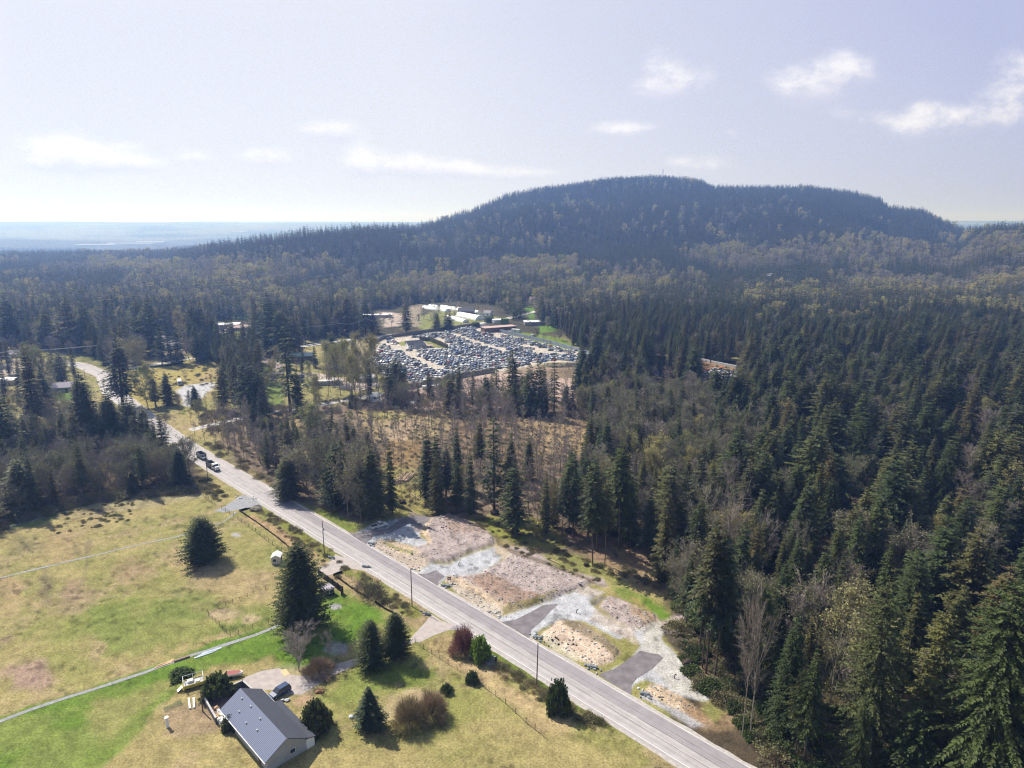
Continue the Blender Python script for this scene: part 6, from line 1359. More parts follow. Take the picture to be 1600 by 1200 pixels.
# ------------------------------------------------------------------ the car yard
def junk_pattern(kind, colr):
    b, r, g, ws, hl = car_shapes(kind); m = MB(); m.add(b.v, b.f); m.m = [2 if q else 0 for q in b.m]; m.add(r.v, r.f, 0); m.add(g.v, g.f, 1)
    for q in ws: m.add(q.v, q.f, 2)
    return m.mesh('wrecked_car', [M['car_'+colr], M['glass'], M['rubber']])
JC = [('white', 7), ('silver', 6), ('black', 3), ('navy', 2), ('grey', 3), ('blue', 1), ('red', 1), ('tan', 1)]
JK = [('sedan', 4), ('suv', 3), ('van', 2), ('pickup', 1)]
JP = {}
for k, _ in JK:
    for c, _ in JC:
        key = f'junk_{k}_{c}'; me = junk_pattern(k, c); PROTO[key] = dict(trunk=None, crown=me, all=me, fam='car', h=1.0, idx=len(patterns['car'])); patterns['car'].append(key)
def car_yard():
    g = random.Random(9); W = wp([(588,545),(605,533),(722,514),(740,511.5),(928,557),(914,565),(862,564),(770,580),(634,605),(574,572)])
    out_ = [wp([(616,531),(640,528),(690,528),(704,544),(680,548),(626,546)]), wp([(738,516),(745,514),(790,524),(778,526)])]
    th = R(66); u = (math.cos(th), math.sin(th)); v = (-math.sin(th), math.cos(th)); rows = []
    lanes = [((598,535),(690,578),4.2), ((706,522),(790,549),4.0), ((790,549),(880,553),3.6), ((632,595),(655,604),3), ((677,572),(700,573),3.0), ((815,540),(850,546),5)]
    lw = [(P(*a), P(*b), w_) for a, b, w_ in lanes]
    ang = math.atan2(W[8][1]-W[6][1], W[8][0]-W[6][0])
    X = []; 
    for i in range(-60, 60):
        for j in range(-60, 60):
            if (i % 9) == 4: continue
            x = -5+i*5.15*u[0]+j*2.45*v[0]; y = 520+i*5.15*u[1]+j*2.45*v[1]; X.append((x, y))
    X = np.array(X); s = sdist(X[:, 0], X[:, 1], W); ok = s > 1.5
    for o_ in out_: ok &= sdist(X[:, 0], X[:, 1], o_) < -1
    for a, b, w_ in lw:
        e = (b[0]-a[0], b[1]-a[1]); t = np.clip(((X[:, 0]-a[0])*e[0]+(X[:, 1]-a[1])*e[1])/(e[0]**2+e[1]**2), 0, 1); ok &= np.hypot(X[:, 0]-a[0]-t*e[0], X[:, 1]-a[1]-t*e[1]) > w_
    for x, y in X[ok]:
        if g.random() < .05: continue
        k = g.choices([q[0] for q in JK], [q[1] for q in JK])[0]; c = g.choices([q[0] for q in JC], [q[1] for q in JC])[0]
        rows.append((x+g.uniform(-.25, .25), y+g.uniform(-.3, .3), f'junk_{k}_{c}', 1.0, 1.0, th+g.gauss(0, .07)+(math.pi if g.random() < .4 else 0)))
    # the second heap of scrap cars among the forest
    W2 = wp([(1095,583),(1120,577),(1152,584),(1150,594),(1110,596)]); W3 = wp([(1024,578),(1034,578),(1036,590),(1026,590)])
    heap = []
    for Wq, n in ((W2, 60), (W3, 8)):
        xs = [q[0] for q in Wq]; ys = [q[1] for q in Wq]; got = []; tries = 0
        while len(got) < n and tries < 6000:
            tries += 1; x, y = g.uniform(min(xs), max(xs)), g.uniform(min(ys), max(ys))
            if sdist(np.array([x]), np.array([y]), Wq)[0] > 0 and all(math.hypot(x-a, y-b) > 2.6 for a, b in got): got.append((x, y))
        heap += [(x, y, f"junk_{g.choice(['sedan','suv'])}_{g.choice(['white','silver','white','red','grey'])}", 1.0, 1.0, g.uniform(0, 6.28)) for x, y in got]
    d = [PX(r[0], r[1])[2] for r in rows]; order = sorted(range(len(rows)), key=lambda i: d[i]); print('cars', len(rows), len(heap))
    def one(r, lab, grp):
        o = bpy.data.objects.new('wrecked_car', PROTO[r[2]]['all']); o.location = (r[0], r[1], .03); o.rotation_euler = (0, 0, r[5]); link(o); tag(o, lab, 'car', grp); return o
    def lab_rows(rows_, where, per=12):
        rows_.sort(key=lambda q: -q[0])
        for a in range(0, len(rows_), per):
            for j, q in enumerate(sorted(rows_[a:a+per], key=lambda q: q[1])): k_, c_ = q[3][2].split('_')[1:]; q[2]['label'] = f'{c_} {k_}, {ORD[j]} from left in the {ORD[a//per]} row from the front, {where}'
    hp = []
    for r in heap: hp.append((r[1]*-1, r[0], one(r, 'x', 'scrap cars in the heap at the forest edge'), r))
    lab_rows(hp, 'forest scrap heap')
    solo = order[:300-len(heap)]
    lab_rows([(-rows[i][1]*.86+rows[i][0]*-.5, rows[i][0], one(rows[i], 'x', 'wrecked cars in the front rows of the yard'), rows[i]) for i in solo], 'car yard', 18)
    st = set(solo); points_stuff('parked_wrecks', [rows[i] for i in range(len(rows)) if i not in st], 'car', 'mass of wrecked cars packed across the rear of the car yard', 'wrecked cars').data
car_yard()

# ------------------------------------------------------------------ poles and wires
def pole(px, py, top, label, arm=True, lean=0, xf=False, group=None, wpole=.15, arms=1):
    x, y = P(px, py); h = rise(px, py, top); t = empty('utility_pole', (x, y, gz(x, y)), -math.pi/4, label=label, cat='utility pole'); t['group'] = group or 'utility poles'
    m = MB(); m.tube((0, 0, 0), (lean, lean, h), wpole, wpole*.7, 8); m.build('shaft', M['pole_wood'], t)
    if arm:
        for k in range(arms):
            a = MB(); a.box(lean, lean, h-.5-k*1.1, .12, 2.4, .12); c = a.build('crossarm', M['pole_wood'], t)
            for s in (-1.05, 0, 1.05): i = MB(); i.tube((lean, lean+s, h-.38-k*1.1), (lean, lean+s, h-.18-k*1.1), .06, .05, 6); i.build('insulator', M['grey_paint'], c)
    if xf: b = MB(); b.tube((.35, 0, h*.72), (.35, 0, h*.72+.9), .26, .26, 10); b.build('transformer', M['grey_paint'], t)
    return (x, y, h)
pole(644, 948, 888, 'wooden pole beside the driveway of the two cedars', arm=False, xf=False, group='roadside poles')
pole(507, 866, 814, 'wooden pole with a small box beside the upper pale driveway', arm=False, xf=True, group='roadside poles')
pole(838.5, 1071, 1005, 'slightly leaning wooden pole nearest the bottom of the photo', arm=False, lean=.15, group='roadside poles')
pole(325, 750, 706, 'wooden pole beside the dump truck', arm=False, group='roadside poles')
pole(133, 590, 577, 'short post at the grey road bend', arm=True, group='far poles'); pole(163, 612, 598, 'dark pole at the road edge below the bend', arm=True, group='far poles')
WP = [pole(-190, 600, 562, 'pole out at the far left', arms=1, group='far poles'), pole(-60, 590, 553, 'pole left of the frame', group='far poles'), pole(341, 541, 514, 'slender pole beside the tall dark hedge', group='far poles', wpole=.2), pole(533.5, 535, 505, 'double armed pole at the left end of the back road', arms=2, group='far poles', wpole=.2),
      pole(573, 527, 497, 'tallest pole of the back road', group='far poles', wpole=.2), pole(613, 525, 502, 'pole at the yard entrance', group='far poles'), pole(720.6, 511, 489, 'pole at the right end of the back road', group='far poles', wpole=.2)]
pole(561, 528, 510, 'thin pole between the double armed and tallest ones', arm=False, group='far poles'); pole(588, 521, 508, 'thin pole just right of the tallest one', arm=False, group='far poles')
def wires(a, b, label, n=3, r_=.045, sag=2.2, mt='wire_bright'):
    m = MB()
    for k in range(n):
        off = (k-(n-1)/2)*1.05; pts = []
        for i in range(13):
            t = i/12; pts.append((a[0]+(b[0]-a[0])*t+off*.7, a[1]+(b[1]-a[1])*t-off*.7, a[2]+(b[2]-a[2])*t-.15-sag*4*t*(1-t)))
        for p, q in zip(pts, pts[1:]): m.tube(p, q, r_, r_, 3, cap=False)
    o = m.build('power_line', M[mt]); tag(o, label, 'power line')
wires(WP[1], WP[2], 'bundle of bright wires crossing the dark conifers at the upper left', 4, .11, 3.5); wires(WP[0], WP[1], 'wires leaving at the left border', 4, .11)
wires(WP[2], WP[3], 'wires between the hedge pole and the double armed pole', 3, .05); wires(WP[3], WP[4], 'wires between the double armed and the tallest pole', 3, .05); wires(WP[4], WP[5], 'wires right of the tallest pole', 3, .05); wires(WP[5], WP[6], 'long wires along the yard wall', 3, .05)
def tower():
    Y = 2390; X = (1032-800)*Y/1097.0; z = gz(X, Y); t = empty('radio_tower', (X, Y, z), label='thin lattice radio tower on the summit of the wooded hill', cat='radio tower'); h = 40
    m = MB()
    for sx, sy in ((-1, -1), (1, -1), (1, 1), (-1, 1)): m.tube((sx*1.8, sy*1.8, 0), (sx*.6, sy*.6, h), .22, .16, 5)
    for k in range(10):
        z0, z1 = h*k/10, h*(k+1)/10; a, b = 1.8-1.2*k/10, 1.8-1.2*(k+1)/10
        for (p, q) in (((-a, -a), (b, -b)), ((a, -a), (b, b)), ((a, a), (-b, b)), ((-a, a), (-b, -b))): m.tube((*p, z0), (*q, z1), .1, .1, 4)
    m.build('lattice', M['grey_paint'], t)
    for k, zz in enumerate((h-3, h-7)): d = MB(); d.tube((1.0, -1.2, zz), (1.2, -1.9, zz), 1.2, 1.2, 12); d.build('dish', M['white_paint'], t)
    a = MB(); a.tube((0, 0, h-1), (0, 0, h+5), .15, .08, 5); a.build('aerial', M['steel'], t)
tower()

# ------------------------------------------------------------------ the near house and its clutter
rd_ang = -math.pi/4
def near_house():
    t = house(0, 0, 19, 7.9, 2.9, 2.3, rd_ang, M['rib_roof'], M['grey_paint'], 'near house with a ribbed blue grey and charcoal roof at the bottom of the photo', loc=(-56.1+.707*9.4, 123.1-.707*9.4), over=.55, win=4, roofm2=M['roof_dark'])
    ro = [c for c in t.children if c.name.startswith('roof')][0]
    v = MB(); v.add([(-4.5,4.4,2.55),(9.9,4.4,2.55),(9.9,5.9,2.15),(-4.5,5.9,2.15),(-4.5,4.4,2.72),(9.9,4.4,2.72),(9.9,5.9,2.32),(-4.5,5.9,2.32)], [(0,3,2,1),(4,5,6,7),(0,1,5,4),(1,2,6,5),(2,3,7,6),(3,0,4,7)]); v.build('porch_roof', M['roof_dark'], ro)
    v = MB(); v.box(0, 0, 5.17, 20.2, .35, .12); v.build('ridge_cap', M['grey_paint'], ro)
    v = MB(); v.box(0, -4.55, 2.52, 20.1, .14, .14); v.box(-7.3, 4.55, 2.5, 5.4, .14, .14); v.build('gutter', M['white_paint'], ro)
    w_ = MB(); w_.box(2.7, 4.9, 0, 13.6, 1.7, 2.2); w_.build('porch', M['white_paint'], t)
    for x, y in ((-7.2,-1.0),(-5,-2.6),(-3.5,-.8),(-1.2,-2.9),(1.0,-1.0),(2.6,-2.4)): v = MB(); z = 5.2+.04-abs(y)*2.3/3.95+.1; v.tube((x, y, z-.1), (x, y, z+.4), .12, .12, 8); v.build('roof_vent', M['steel'], ro)
near_house()
def court():
    z = 1.5; A_, B_, C_, D_ = P(319,1089,z), P(379,1063,z), P(396,1078,z), P(337,1121,z); t = empty('walled_court', (*A_, 0), label='dark walled sunken court beside the near house', cat='court wall')
    def loc(p): return (p[0]-A_[0], p[1]-A_[1])
    for p, q in ((A_, B_), (B_, C_), (A_, D_)):
        p, q = loc(p), loc(q); L = math.hypot(q[0]-p[0], q[1]-p[1]); m = MB(); m.box((p[0]+q[0])/2, (p[1]+q[1])/2, 0, L+.3, .28, z, math.atan2(q[1]-p[1], q[0]-p[0])); w_ = m.build('wall', M['dark_conc'], t)
        c = MB(); c.box((p[0]+q[0])/2, (p[1]+q[1])/2, z+.003, L+.34, .36, .07, math.atan2(q[1]-p[1], q[0]-p[0])); c.build('coping', M['concrete'], w_)
    f = MB(); f.prism([loc(A_), loc(D_), loc(C_), loc(B_)], 0.0, .04); f.build('floor', M['floor_brown'], t)
court()
def board(px, py, L, Wd, h, ang, m, label, cat, name, z=.0, group=None):
    x, y = P(px, py, z); mb = MB(); mb.box(0, 0, 0, L, Wd, h); o = mb.build(name, m, loc=(x, y, gz(x, y)+z+.01), rz=ang); tag(o, label, cat, group); return o
sa = ang_px((250,1042),(300,1025))
for k in range(4):
    board(255+k*1.5, 1039.5-k*1.4, 3.6, .32, .14, sa+.03*k, M['wood_new'], ['outermost new plank','second new plank','third new plank','innermost new plank'][k]+' of the stack lying on the gravel strip', 'plank', 'plank')
board(284, 1030, 3.4, .7, .35, sa, M['wood_old'], 'dark old timber bundle on the gravel strip', 'timber', 'timber_stack')
for k in range(3): board(319+k*6, 1023.5-k*3.2, 4.4, .45, .12, sa-.04*k, M['paleblue'], ['left','middle','right'][k]+' pale blue sheet lying along the gravel strip', 'sheet', 'metal_sheet')
board(445.5, 1051, 2.5, 1.25, .05, ang_px((441,1045),(449,1056)), M['wood_new'], 'tan plywood sheet lying on the parking court', 'plywood sheet', 'plywood_sheet')
board(348, 1081, 1.9, .3, .12, ang_px((344,1083),(353,1079)), M['white_paint'], 'white board leaning in the walled court', 'board', 'board', z=.1)
board(296, 1100, 3.6, .35, .3, ang_px((295,1089),(297.5,1110)), M['white_paint'], 'left one of two white beams lying in the garden', 'beam', 'beam'); board(303, 1099, 3.5, .35, .3, ang_px((302.5,1089),(303.5,1109)), M['white_paint'], 'right one of two white beams lying in the garden', 'beam', 'beam')
x, y = P(317, 1112); mb = MB(); mb.tube((0,0,0),(0,0,4.2),.14,.12,8); o = mb.build('post', M['pole_wood'], loc=(x, y, 0)); tag(o, 'tall dark post at the corner of the walled court', 'post')
x, y = P(262, 1136); mb = MB(); mb.tube((0,0,0),(0,0,2.2),.3,.28,10); mb.tube((0,0,2.2),(0,0,2.35),.42,.42,10); o = mb.build('pillar', M['white_paint'], loc=(x, y, 0)); tag(o, 'short white pillar at the very bottom', 'pillar')
x, y = P(282, 1078); mb = MB(); mb.blob(0, 0, .35, .38, .38, .38, 3, 12, 8, .02); o = mb.build('yellow_ball', M['limey'], loc=(x, y, 0)); tag(o, 'lime yellow ball on the grass left of the yellow deck', 'ball')
def deck():
    a = ang_px((293,1076),(320,1068)); x, y = P(303, 1071); t = empty('yellow_deck', (x, y, 0), a, label='yellow sided raised deck with white railings and steps on the lawn', cat='deck')
    m = MB()
    for s in (-1, 1): m.box(0, s*1.15, .45, 4.2, .08, .75)
    for s in (-1, 1): m.box(s*2.06, 0, .45, .08, 2.22, .75)
    m.build('side_panel', M['yellow'], t); f = MB(); f.box(0, 0, .95, 4.0, 2.2, .08); f.build('floor', M['grey_paint'], t)
    r = MB()
    for sx, sy in ((-2, -1.1), (2, -1.1), (2, 1.1), (-2, 1.1), (0, 1.1)): r.box(sx, sy, 1.2, .1, .1, 1.1)
    for p, q in (((-2,-1.1),(2,-1.1)), ((2,-1.1),(2,1.1)), ((2,1.1),(-2,1.1)), ((-2,1.1),(-2,-1.1))): r.tube((*p, 2.3), (*q, 2.3), .06, .06, 4)
    r.build('railing', M['white_paint'], t)
    s = MB()
    for k in range(4): s.box(-2.4-k*.28, -.6, .9-k*.22, .28, 1.0, .08)
    s.build('steps', M['white_paint'], t); w_ = MB()
    for sx in (-1.2, 1.2):
        for sy in (-.9, .9): w_.tube((sx, sy-.1, .3), (sx, sy+.1, .3), .3, .3, 10)
    w_.build('wheels', M['rubber'], t); b = MB(); b.box(-.6, .2, 1.04, 1.1, .9, .5); b.box(.8, -.3, 1.04, .9, .8, .3); b.build('boxes', M['white_paint'], t)
deck()
def boat():
    a = ang_px((352,1056),(376,1053)); x, y = P(365, 1057); t = empty('small_boat', (x, y, .3), a, label='red and white small boat on a trailer behind the leafy shrub', cat='boat')
    m = MB(); secs = []
    for sx, k in ((-2, .85), (-1, 1), (.3, 1), (1.3, .7), (2, .15)): secs.append([(sx, -.85*k, .75), (sx, -.6*k, .1), (sx, 0, -.05+.1*(1-k)), (sx, .6*k, .1), (sx, .85*k, .75)])
    loft(m, secs); m.build('hull', M['white_paint'], t); d = MB(); d.add([(-1.95,-.7,.78),(.2,-.82,.78),(1.2,-.55,.8),(1.8,0,.82),(1.2,.55,.8),(.2,.82,.78),(-1.95,.7,.78)], [tuple(range(7))]); d.build('cover', M['red'], t)
    w_ = MB(); w_.tube((-.3,-1.0,.02),(-.3,-.8,.02),.3,.3,10); w_.tube((-.3,.8,.02),(-.3,1.0,.02),.3,.3,10); w_.box(.6,0,-.1,4.6,.1,.1); w_.build('trailer', M['rubber'], t)
boat()
rr = random.Random(4)
for k, (px, py) in enumerate([(338,1108),(342,1113),(347,1118),(341,1120),(352,1124),(345,1127),(356,1128)]):
    x, y = P(px, py); mb = MB(); mb.blob(0, 0, .3, rr.uniform(.5,.9), rr.uniform(.4,.7), rr.uniform(.3,.5), k, 8, 6, .35); o = mb.build('rubbish_bag', M['plastic_film'] if k % 3 else M['wood_new'], loc=(x, y, 0)); tag(o, ORD[k]+' crumpled pale bundle, counted from the top, heaped at the corner of the near house', 'bundle', 'bundles heaped at the house corner')
for (px, py, lb) in [(446,1096,'white scrap heap beside the dark blue car'), (553,1122,'white bucket pile on the lawn left of the conical fir')]:
    x, y = P(px, py); mb = MB()
    for k in range(4): mb.blob(rr.uniform(-.8,.8), rr.uniform(-.4,.4), .25, .45, .3, .25, k, 7, 5, .3)
    o = mb.build('scrap_heap', M['rockpale'], loc=(x, y, 0)); tag(o, lb, 'scrap')
def slat_fence(a, b, label):
    p, q = P(*a), P(*b); L = math.hypot(q[0]-p[0], q[1]-p[1]); t = empty('slatted_panel', (*p, 0), math.atan2(q[1]-p[1], q[0]-p[0]), label=label, cat='panel'); m = MB()
    for k in range(5): m.box(L/2, k*.35, .15, L, .06, .06)
    m.build('slats', M['green_paint'], t)
slat_fence((258,1113), (286,1100), 'greenish slatted frame lying beside the white beams')
# sheds in the field
house(433, 878, 3.0, 2.6, 2.1, .7, ang_px((428,882),(440,874))+.5, M['roof_white'], M['cream_paint'], 'little shed with a white roof in the open field', name='garden_shed', cat='shed', win=0, over=.15)
house(512, 928, 2.8, 2.6, 1.9, .35, ang_px((501,902),(536,928)), M['roof_lav'], M['black_plastic'], 'black shed with a grey lid roof behind the big cedar', 'flat', name='dark_shed', cat='shed', win=0, over=.2)
run_wall('panel_fence', [(498,899),(536,927),(533,931)], 1.9, .12, M['black_plastic'], 'black solid panel fence beside the black shed', 'fence', post=2.4)
# black silt fences
def silt(pts, label, h=.7):
    W = [P(*q) for q in pts]; t = empty('silt_fence', (*W[0], 0), label=label, cat='silt fence'); m = MB(); n = 0
    for p, q in zip(W, W[1:]):
        L = math.hypot(q[0]-p[0], q[1]-p[1]); a = math.atan2(q[1]-p[1], q[0]-p[0]); k = max(1, int(L/2.2))
        for i in range(k):
            u, v_ = i/k, (i+1)/k; x0, y0, x1, y1 = (p[0]+(q[0]-p[0])*u-W[0][0], p[1]+(q[1]-p[1])*u-W[0][1], p[0]+(q[0]-p[0])*v_-W[0][0], p[1]+(q[1]-p[1])*v_-W[0][1])
            m.box((x0+x1)/2, (y0+y1)/2, 0, L/k, .05, h*rr.uniform(.75, 1.1), a+rr.uniform(-.06, .06)); n += 1
            if n < 90: b = MB(); b.box(x0, y0, 0, .06, .06, h+.25); b.build('stake', M['pole_wood'], t)
    m.build('fabric', M['black_plastic'], t)
silt([(374,799),(400,816),(430,838),(452,856)], 'long black silt fence between field fence and road bank'); silt([(525,902),(550,920),(576,937)], 'black silt fence below the upper pale driveway')
silt([(586,942),(600,951),(616,960)], 'short black silt fence above the two cedars'); silt([(521,900),(528,897),(535,895)], 'tiny black silt fence piece at the driveway corner'); silt([(375,799),(385,796),(392,795)], 'black fabric end beside the gravel field entrance')
# wire fences: posts and wire
def wire_fence(pts, step, h, label, m='wood_old', pr=.05, wires_=3):
    W = [P(*q) for q in pts]; t = empty('wire_fence', (*W[0], 0), label=label, cat='fence'); w_ = MB(); n = 0
    for p, q in zip(W, W[1:]):
        L = math.hypot(q[0]-p[0], q[1]-p[1]); k = max(1, round(L/step))
        for i in range(k+1):
            if n > 95: break
            x, y = p[0]+(q[0]-p[0])*i/k-W[0][0], p[1]+(q[1]-p[1])*i/k-W[0][1]; b = MB(); b.tube((x, y, 0), (x+rr.uniform(-.1,.1), y+rr.uniform(-.08,.08), h*rr.uniform(.85,1.1)), pr, pr, 5); b.build('post', M[m], t); n += 1
        for j in range(wires_): z = h*(j+.6)/(wires_+.1); w_.tube((p[0]-W[0][0], p[1]-W[0][1], z), (q[0]-W[0][0], q[1]-W[0][1], z), .018, .018, 3)
    w_.build('wire', M['wire'], t)
wire_fence([(305,765),(336,790)], 3, 1.5, 'field fence piece above the gravel entrance', 'pole_wood'); wire_fence([(346,795),(372,812),(400,832),(440,862)], 3, 1.5, 'dark mesh fence along the field beside the road', 'pole_wood', .06, 5)
wire_fence([(325,957),(341,951),(353,947),(364,943),(375,938),(387,933),(396,928),(415,920),(430,915)], 2.6, 1.3, 'rear row of weathered paddock posts in the field'); wire_fence([(326,962),(332,968),(343,977),(348,984),(360,994)], 2.2, 1.3, 'left row of weathered paddock posts in the field')
wire_fence([(360,994),(373,991),(383,987),(395,982),(420,975),(440,968)], 2.6, 1.3, 'front row of weathered paddock posts along the gravel strip')
wire_fence([(649,1005),(662,1014),(700,1038),(745,1066),(790,1100),(822,1130),(850,1152)], 3, 1.4, 'wire fence running down right of the bramble heap', 'pole_wood', .06, 4)
wire_fence([(540,900),(590,930),(640,985)], 3.2, 1.3, 'wire fence behind the short black silt fences', 'pole_wood', .05, 3)
def gate():
    p, q = P(757,1023), P(775,1035); L = math.hypot(q[0]-p[0], q[1]-p[1]); t = empty('metal_gate', (*p, 0), math.atan2(q[1]-p[1], q[0]-p[0]), label='pale metal gate panel behind the bright green bush', cat='gate')
    m = MB()
    for z in (.2, .5, .8, 1.1, 1.4): m.tube((0, 0, z), (L, 0, z), .05, .05, 5)
    for k in range(6): m.tube((L*k/5, 0, .15), (L*k/5, 0, 1.45), .04, .04, 5)
    m.build('bars', M['steel'], t); b = MB(); b.box(L, 0, 0, .25, .25, 1.6); b.build('post', M['black_plastic'], t); b = MB(); b.box(0, 0, 0, .2, .2, 1.5); b.build('post', M['black_plastic'], t)
gate(); sheet('grey_patch', [(746,1028),(757,1022),(776,1036),(768,1043)], .03, M['bluegravel'], 'small grey patch beside the metal gate', 'pad')  # flat grey sheet laid on the ground beside the gate
def sign():
    x, y = P(702, 911); t = empty('marker_sign', (x, y, gz(x, y)), .3, label='small red marker sign at the corner of the second lot', cat='sign')
    b = MB(); b.box(0, -.03, 1.0, 1.0, .06, .9); b.build('panel', M['red'], t)
    for s in (-.4, .4): p = MB(); p.box(s, .03, 0, .08, .08, 2.1); p.build('post', M['wood_old'], t)
    f = MB(); f.box(0, -.07, 1.25, .55, .02, .35); f.build('face', M['white_paint'], t)
sign()
for k, (px, py, n, lb) in enumerate([(581,850,14,'grey culvert rocks at the tip of the first lot'), (697,916,12,'grey culvert rocks beside the red sign'), (840,997,20,'dark culvert rocks at the pointed apron'), (927,1043,20,'culvert rocks at the lower end of the straw covered island'), (1008,1085,18,'dark culvert rocks near the square ended apron'), (650,890,5,'pale block by the second apron'), (781,962,5,'pale blocks below the second mound'), (398,779,8,'pale boulders beside the gravel field entrance'), (372,778,9,'white boulders left of the gravel field entrance'), (667,960,10,'scattered slabs at the driveway of the pole'), (518,872,8,'slabs at the foot of the upper pole'), (572,886,6,'culvert pipe end in the brush by the upper driveway')]):
    x, y = P(px, py); mb = MB(); g = random.Random(k)
    for i in range(n): mb.blob(g.gauss(0, 1.0), g.gauss(0, .6), .12, g.uniform(.18, .45), g.uniform(.18, .4), g.uniform(.12, .3), i+k*50, 6, 4, .3, mi=int(g.random() < (.25 if k not in (5, 6, 7, 8) else .9)))
    if k not in (5, 6, 7, 8): mb.tube((-.9, -.5, .3), (.9, .3, .3), .38, .38, 10, mi=0)
    o = mb.build('culvert_rocks', [M['rock'], M['rockpale']], loc=(x, y, gz(x, y)), rz=-.7); tag(o, lb, 'rocks')
for px, py, lb in [(717,884,'short bent pipe on the second gravel pad'), (901,958,'short bent pipe on the wide gravel pad'), (1054,1060,'short bent pipe on the gravel nearest the forest')]:
    x, y = P(px, py); mb = MB(); mb.tube((0,0,0),(0,0,.9),.1,.1,8); mb.tube((0,0,.9),(.3,.1,1.0),.1,.1,8); mb.tube((.3,.1,1.0),(.4,.15,.75),.1,.1,8); o = mb.build('vent_pipe', M['black_plastic'], loc=(x, y, gz(x, y))); tag(o, lb, 'pipe')
g = random.Random(8)
for i in range(26):
    px, py = g.choice([(g.uniform(855,905), g.uniform(998,1022)), (g.uniform(670,705), g.uniform(815,832)), (g.uniform(855,880), g.uniform(998,1010))]); x, y = P(px, py); mb = MB(); s = g.uniform(.12, .35)
    mb.blob(0, 0, s*.5, s, s*.8, s*.6, i, 6, 4, .35); o = mb.build('dirt_clod', M['root'], loc=(x, y, gz(x, y))); tag(o, f'{ORD[i]} dark clod of the earth lumps strewn on the pale graded soil', 'clod', 'clods on the graded soil')
for k, (px, py, s, lb) in enumerate([(773,803,1.5,'torn root mound at the foot of the tallest conifer in the clearing'), (804,834,1.5,'dark root mound under the yellowish green conifer'), (606,788,1.1,'small dark root wad left of the log piles, near the ditch'), (629,786,1.2,'dark root wad among fallen poles near the ditch'), (1074,1037,1.2,'black stump heap beside the gravel spur'), (1095,1062,1.2,'black root wad at the foot of the bare stemmed firs'), (916,884,.8,'stump beside the pale stemmed conifer'), (892,832,1.6,'dark brush heap behind the leaning conifers'), (1034,905,1.4,'dark root heap below the narrow dark conifer')]):
    x, y = P(px, py); mb = MB(); g = random.Random(k+70); mb.blob(0, 0, s*.45, s, s*.9, s*.65, k, 9, 6, .3)
    for i in range(14): a = g.uniform(0, 6.28); e = g.uniform(-.1, 1.1); l = s*g.uniform(1.1, 1.7); mb.tube((0,0,s*.4), (l*math.cos(a)*math.cos(e), l*math.sin(a)*math.cos(e), s*.4+l*math.sin(e)*.7), .09*s, .03, 4)
    o = mb.build('root_mound', M['root'], loc=(x, y, gz(x, y))); tag(o, lb, 'root mound')
def rubble():
    m_ = MB(); g = random.Random(12)
    for nm, n in (('mound1', 260), ('mound2', 420), ('mound3', 90), ('isle3', 160), ('side2', 120), ('side1', 90), ('isle4', 60)):
        W = wp(LOTS[nm]); xs = [q[0] for q in W]; ys = [q[1] for q in W]; X = np.array([g.uniform(min(xs), max(xs)) for _ in range(n*3)]); Y = np.array([g.uniform(min(ys), max(ys)) for _ in range(n*3)])
        k = np.nonzero(sdist(X, Y, W) > .3)[0][:n]; Z = ground_z(X, Y)
        for i in k: s = g.choice((.08, .1, .14, .22)); m_.blob(X[i], Y[i], Z[i]+s*.3, s*1.3, s, s*.7, int(i), 5, 3, .35, mi=g.choice((0, 0, 1, 2)))
    o = m_.build('rubble', [M['rock'], M['rockpale'], M['spoil']]); tag(o, 'small stones and clods strewn over the graded lots', 'rubble', kind='stuff')
rubble()
def log(a, b, r_, m, label, grp=None, z=0.0):
    p, q = P(*a), P(*b); L = math.hypot(q[0]-p[0], q[1]-p[1]); mb = MB(); g = random.Random(int(a[0]*7+a[1])); n = 4; pts = [(L*i/n, g.uniform(-.1, .1), r_*.8+g.uniform(0, .1)) for i in range(n+1)]
    for i in range(n): mb.tube(pts[i], pts[i+1], r_*(1-.4*i/n), r_*(1-.4*(i+1)/n), 7)
    o = mb.build('fallen_log', m, loc=(p[0], p[1], gz(*p)+z), rz=math.atan2(q[1]-p[1], q[0]-p[0])); tag(o, label, 'log', grp)
for k in range(6): log((602+k*.8, 759-k*.9), (632-k*.6, 754.5-k*.9), .34, M['logdark'] if k % 3 else M['logwood'], ORD[k]+' log from the left in the lower log pile of the clearing', 'logs of the lower pile', z=.25*(k % 2))
for k in range(6): log((620+k*3.2, 753), (630+k*3.6, 740), .36, M['logwood'], ORD[k]+' pale log from the left in the upper log pile of the clearing', 'logs of the upper pile', z=.2*(k % 2))
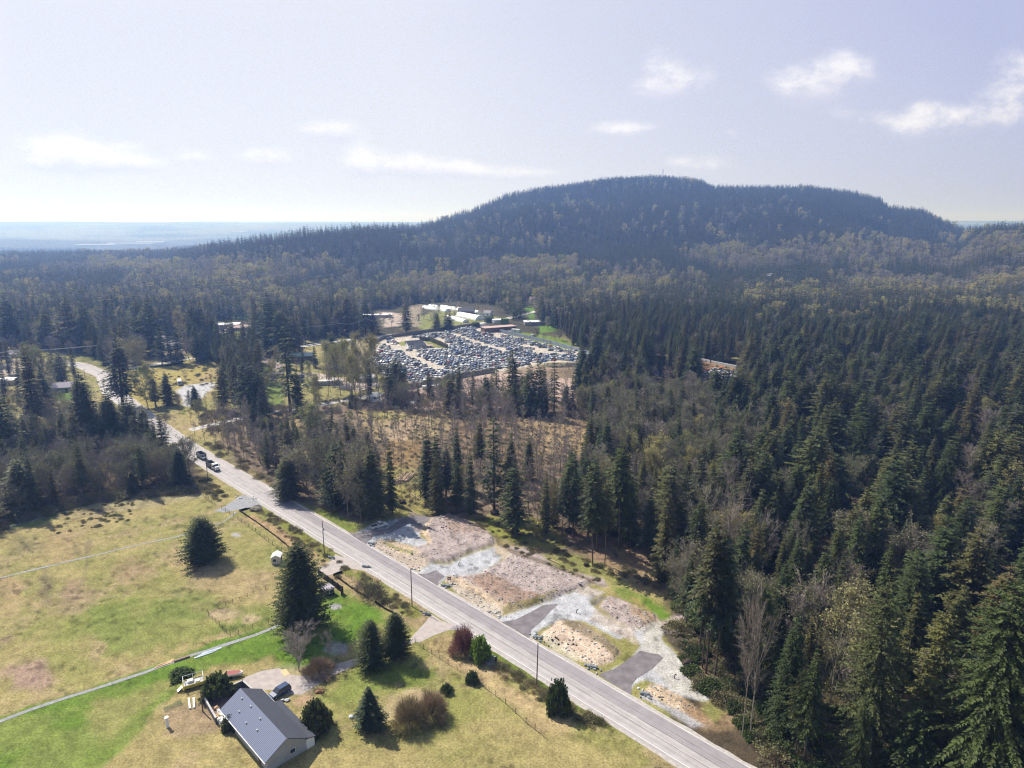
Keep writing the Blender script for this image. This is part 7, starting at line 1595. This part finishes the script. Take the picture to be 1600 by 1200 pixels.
for a, b, r_, lb in [((5,785),(29,802),.3,'white fallen trunk at the left tree belt'), ((640,770),(656,781),.2,'white fallen pole right of the log piles'), ((592,746),(616,746.5),.15,'thin fallen pole above the lower log pile'), ((455,785),(463,783),.18,'short pale log on the far road verge'), ((638,795),(650,803),.22,'pale stripped log beside the ditch'),
                     ((765,790),(775,801),.2,'pale broken trunk beside the torn root mound'), ((1095,1047),(1106,1062),.2,'pale broken trunk at the foot of the bare stemmed firs'), ((950,940),(1000,985),.09,'thin pole lying along the mound by the wide gravel pad'), ((575,738),(598,745),.3,'rust brown fallen crown beside the dark fir of the thicket'),
                     ((1135,1092),(1165,1112),.3,'grey trunk lying under the lower right trees'), ((727,1036),(737,1028),.12,'bare branch lying on the grass near the reddish bush'), ((860,875),(873,882),.2,'pale log on the scrub above the second mound')]: log(a, b, r_, M['logwood'], lb)
mb = MB(); mb.blob(0, 0, .5, 2.2, 1.5, .7, 5, 12, 6, .15); o = mb.build('earth_heap', M['spoil'], loc=(*P(400,797), 0)); tag(o, 'heap of dark earth beside the gravel field entrance', 'earth heap')
mb = MB(); mb.blob(0, 0, .1, 1.0, .8, .5, 6, 9, 5, .3); o = mb.build('orange_bush', M['orange'], loc=(*P(499,1081), 0)); tag(o, 'small orange brown bush at the edge of the parking court', 'bush')
# pale roofs and water in the far valley
for px, py, w_, lb in [(150,387.5,260,'left pale warehouse far off in the valley'), (205,386,330,'long pale warehouse far off in the valley'), (236,383,200,'right pale warehouse far off in the valley'), (375,372,160,'tiny pale roof far off beyond the ridge')]:
    zf = -80; x, y = P(px, py, zf); zz = gz(x, y); mb = MB(); mb.box(0, 0, -2, w_, 60, 14); o = mb.build('warehouse', M['roof_white'], loc=(x, y, zz)); tag(o, lb, 'warehouse')

# ------------------------------------------------------------------ the air
mb = MB(); mb.box(0, 0, -130, 50000, 50000, 460)
hz = mb.build('haze', bpy.data.materials.new('haze_air')); m = hz.data.materials[0]; m.use_nodes = True; t = m.node_tree
for n in list(t.nodes):
    if n.type == 'BSDF_PRINCIPLED': t.nodes.remove(n)
pv = t.nodes.new('ShaderNodeVolumePrincipled'); pv.inputs['Density'].default_value = 2.25e-4; pv.inputs['Color'].default_value = (0.24, 0.43, 1.0, 1); pv.inputs['Absorption Color'].default_value = (1, 1, 1, 1); pv.inputs['Anisotropy'].default_value = 0.35
t.links.new(pv.outputs[0], t.nodes['Material Output'].inputs['Volume'])
tag(hz, 'pale blue haze in the air over the whole landscape', 'haze', kind='stuff')
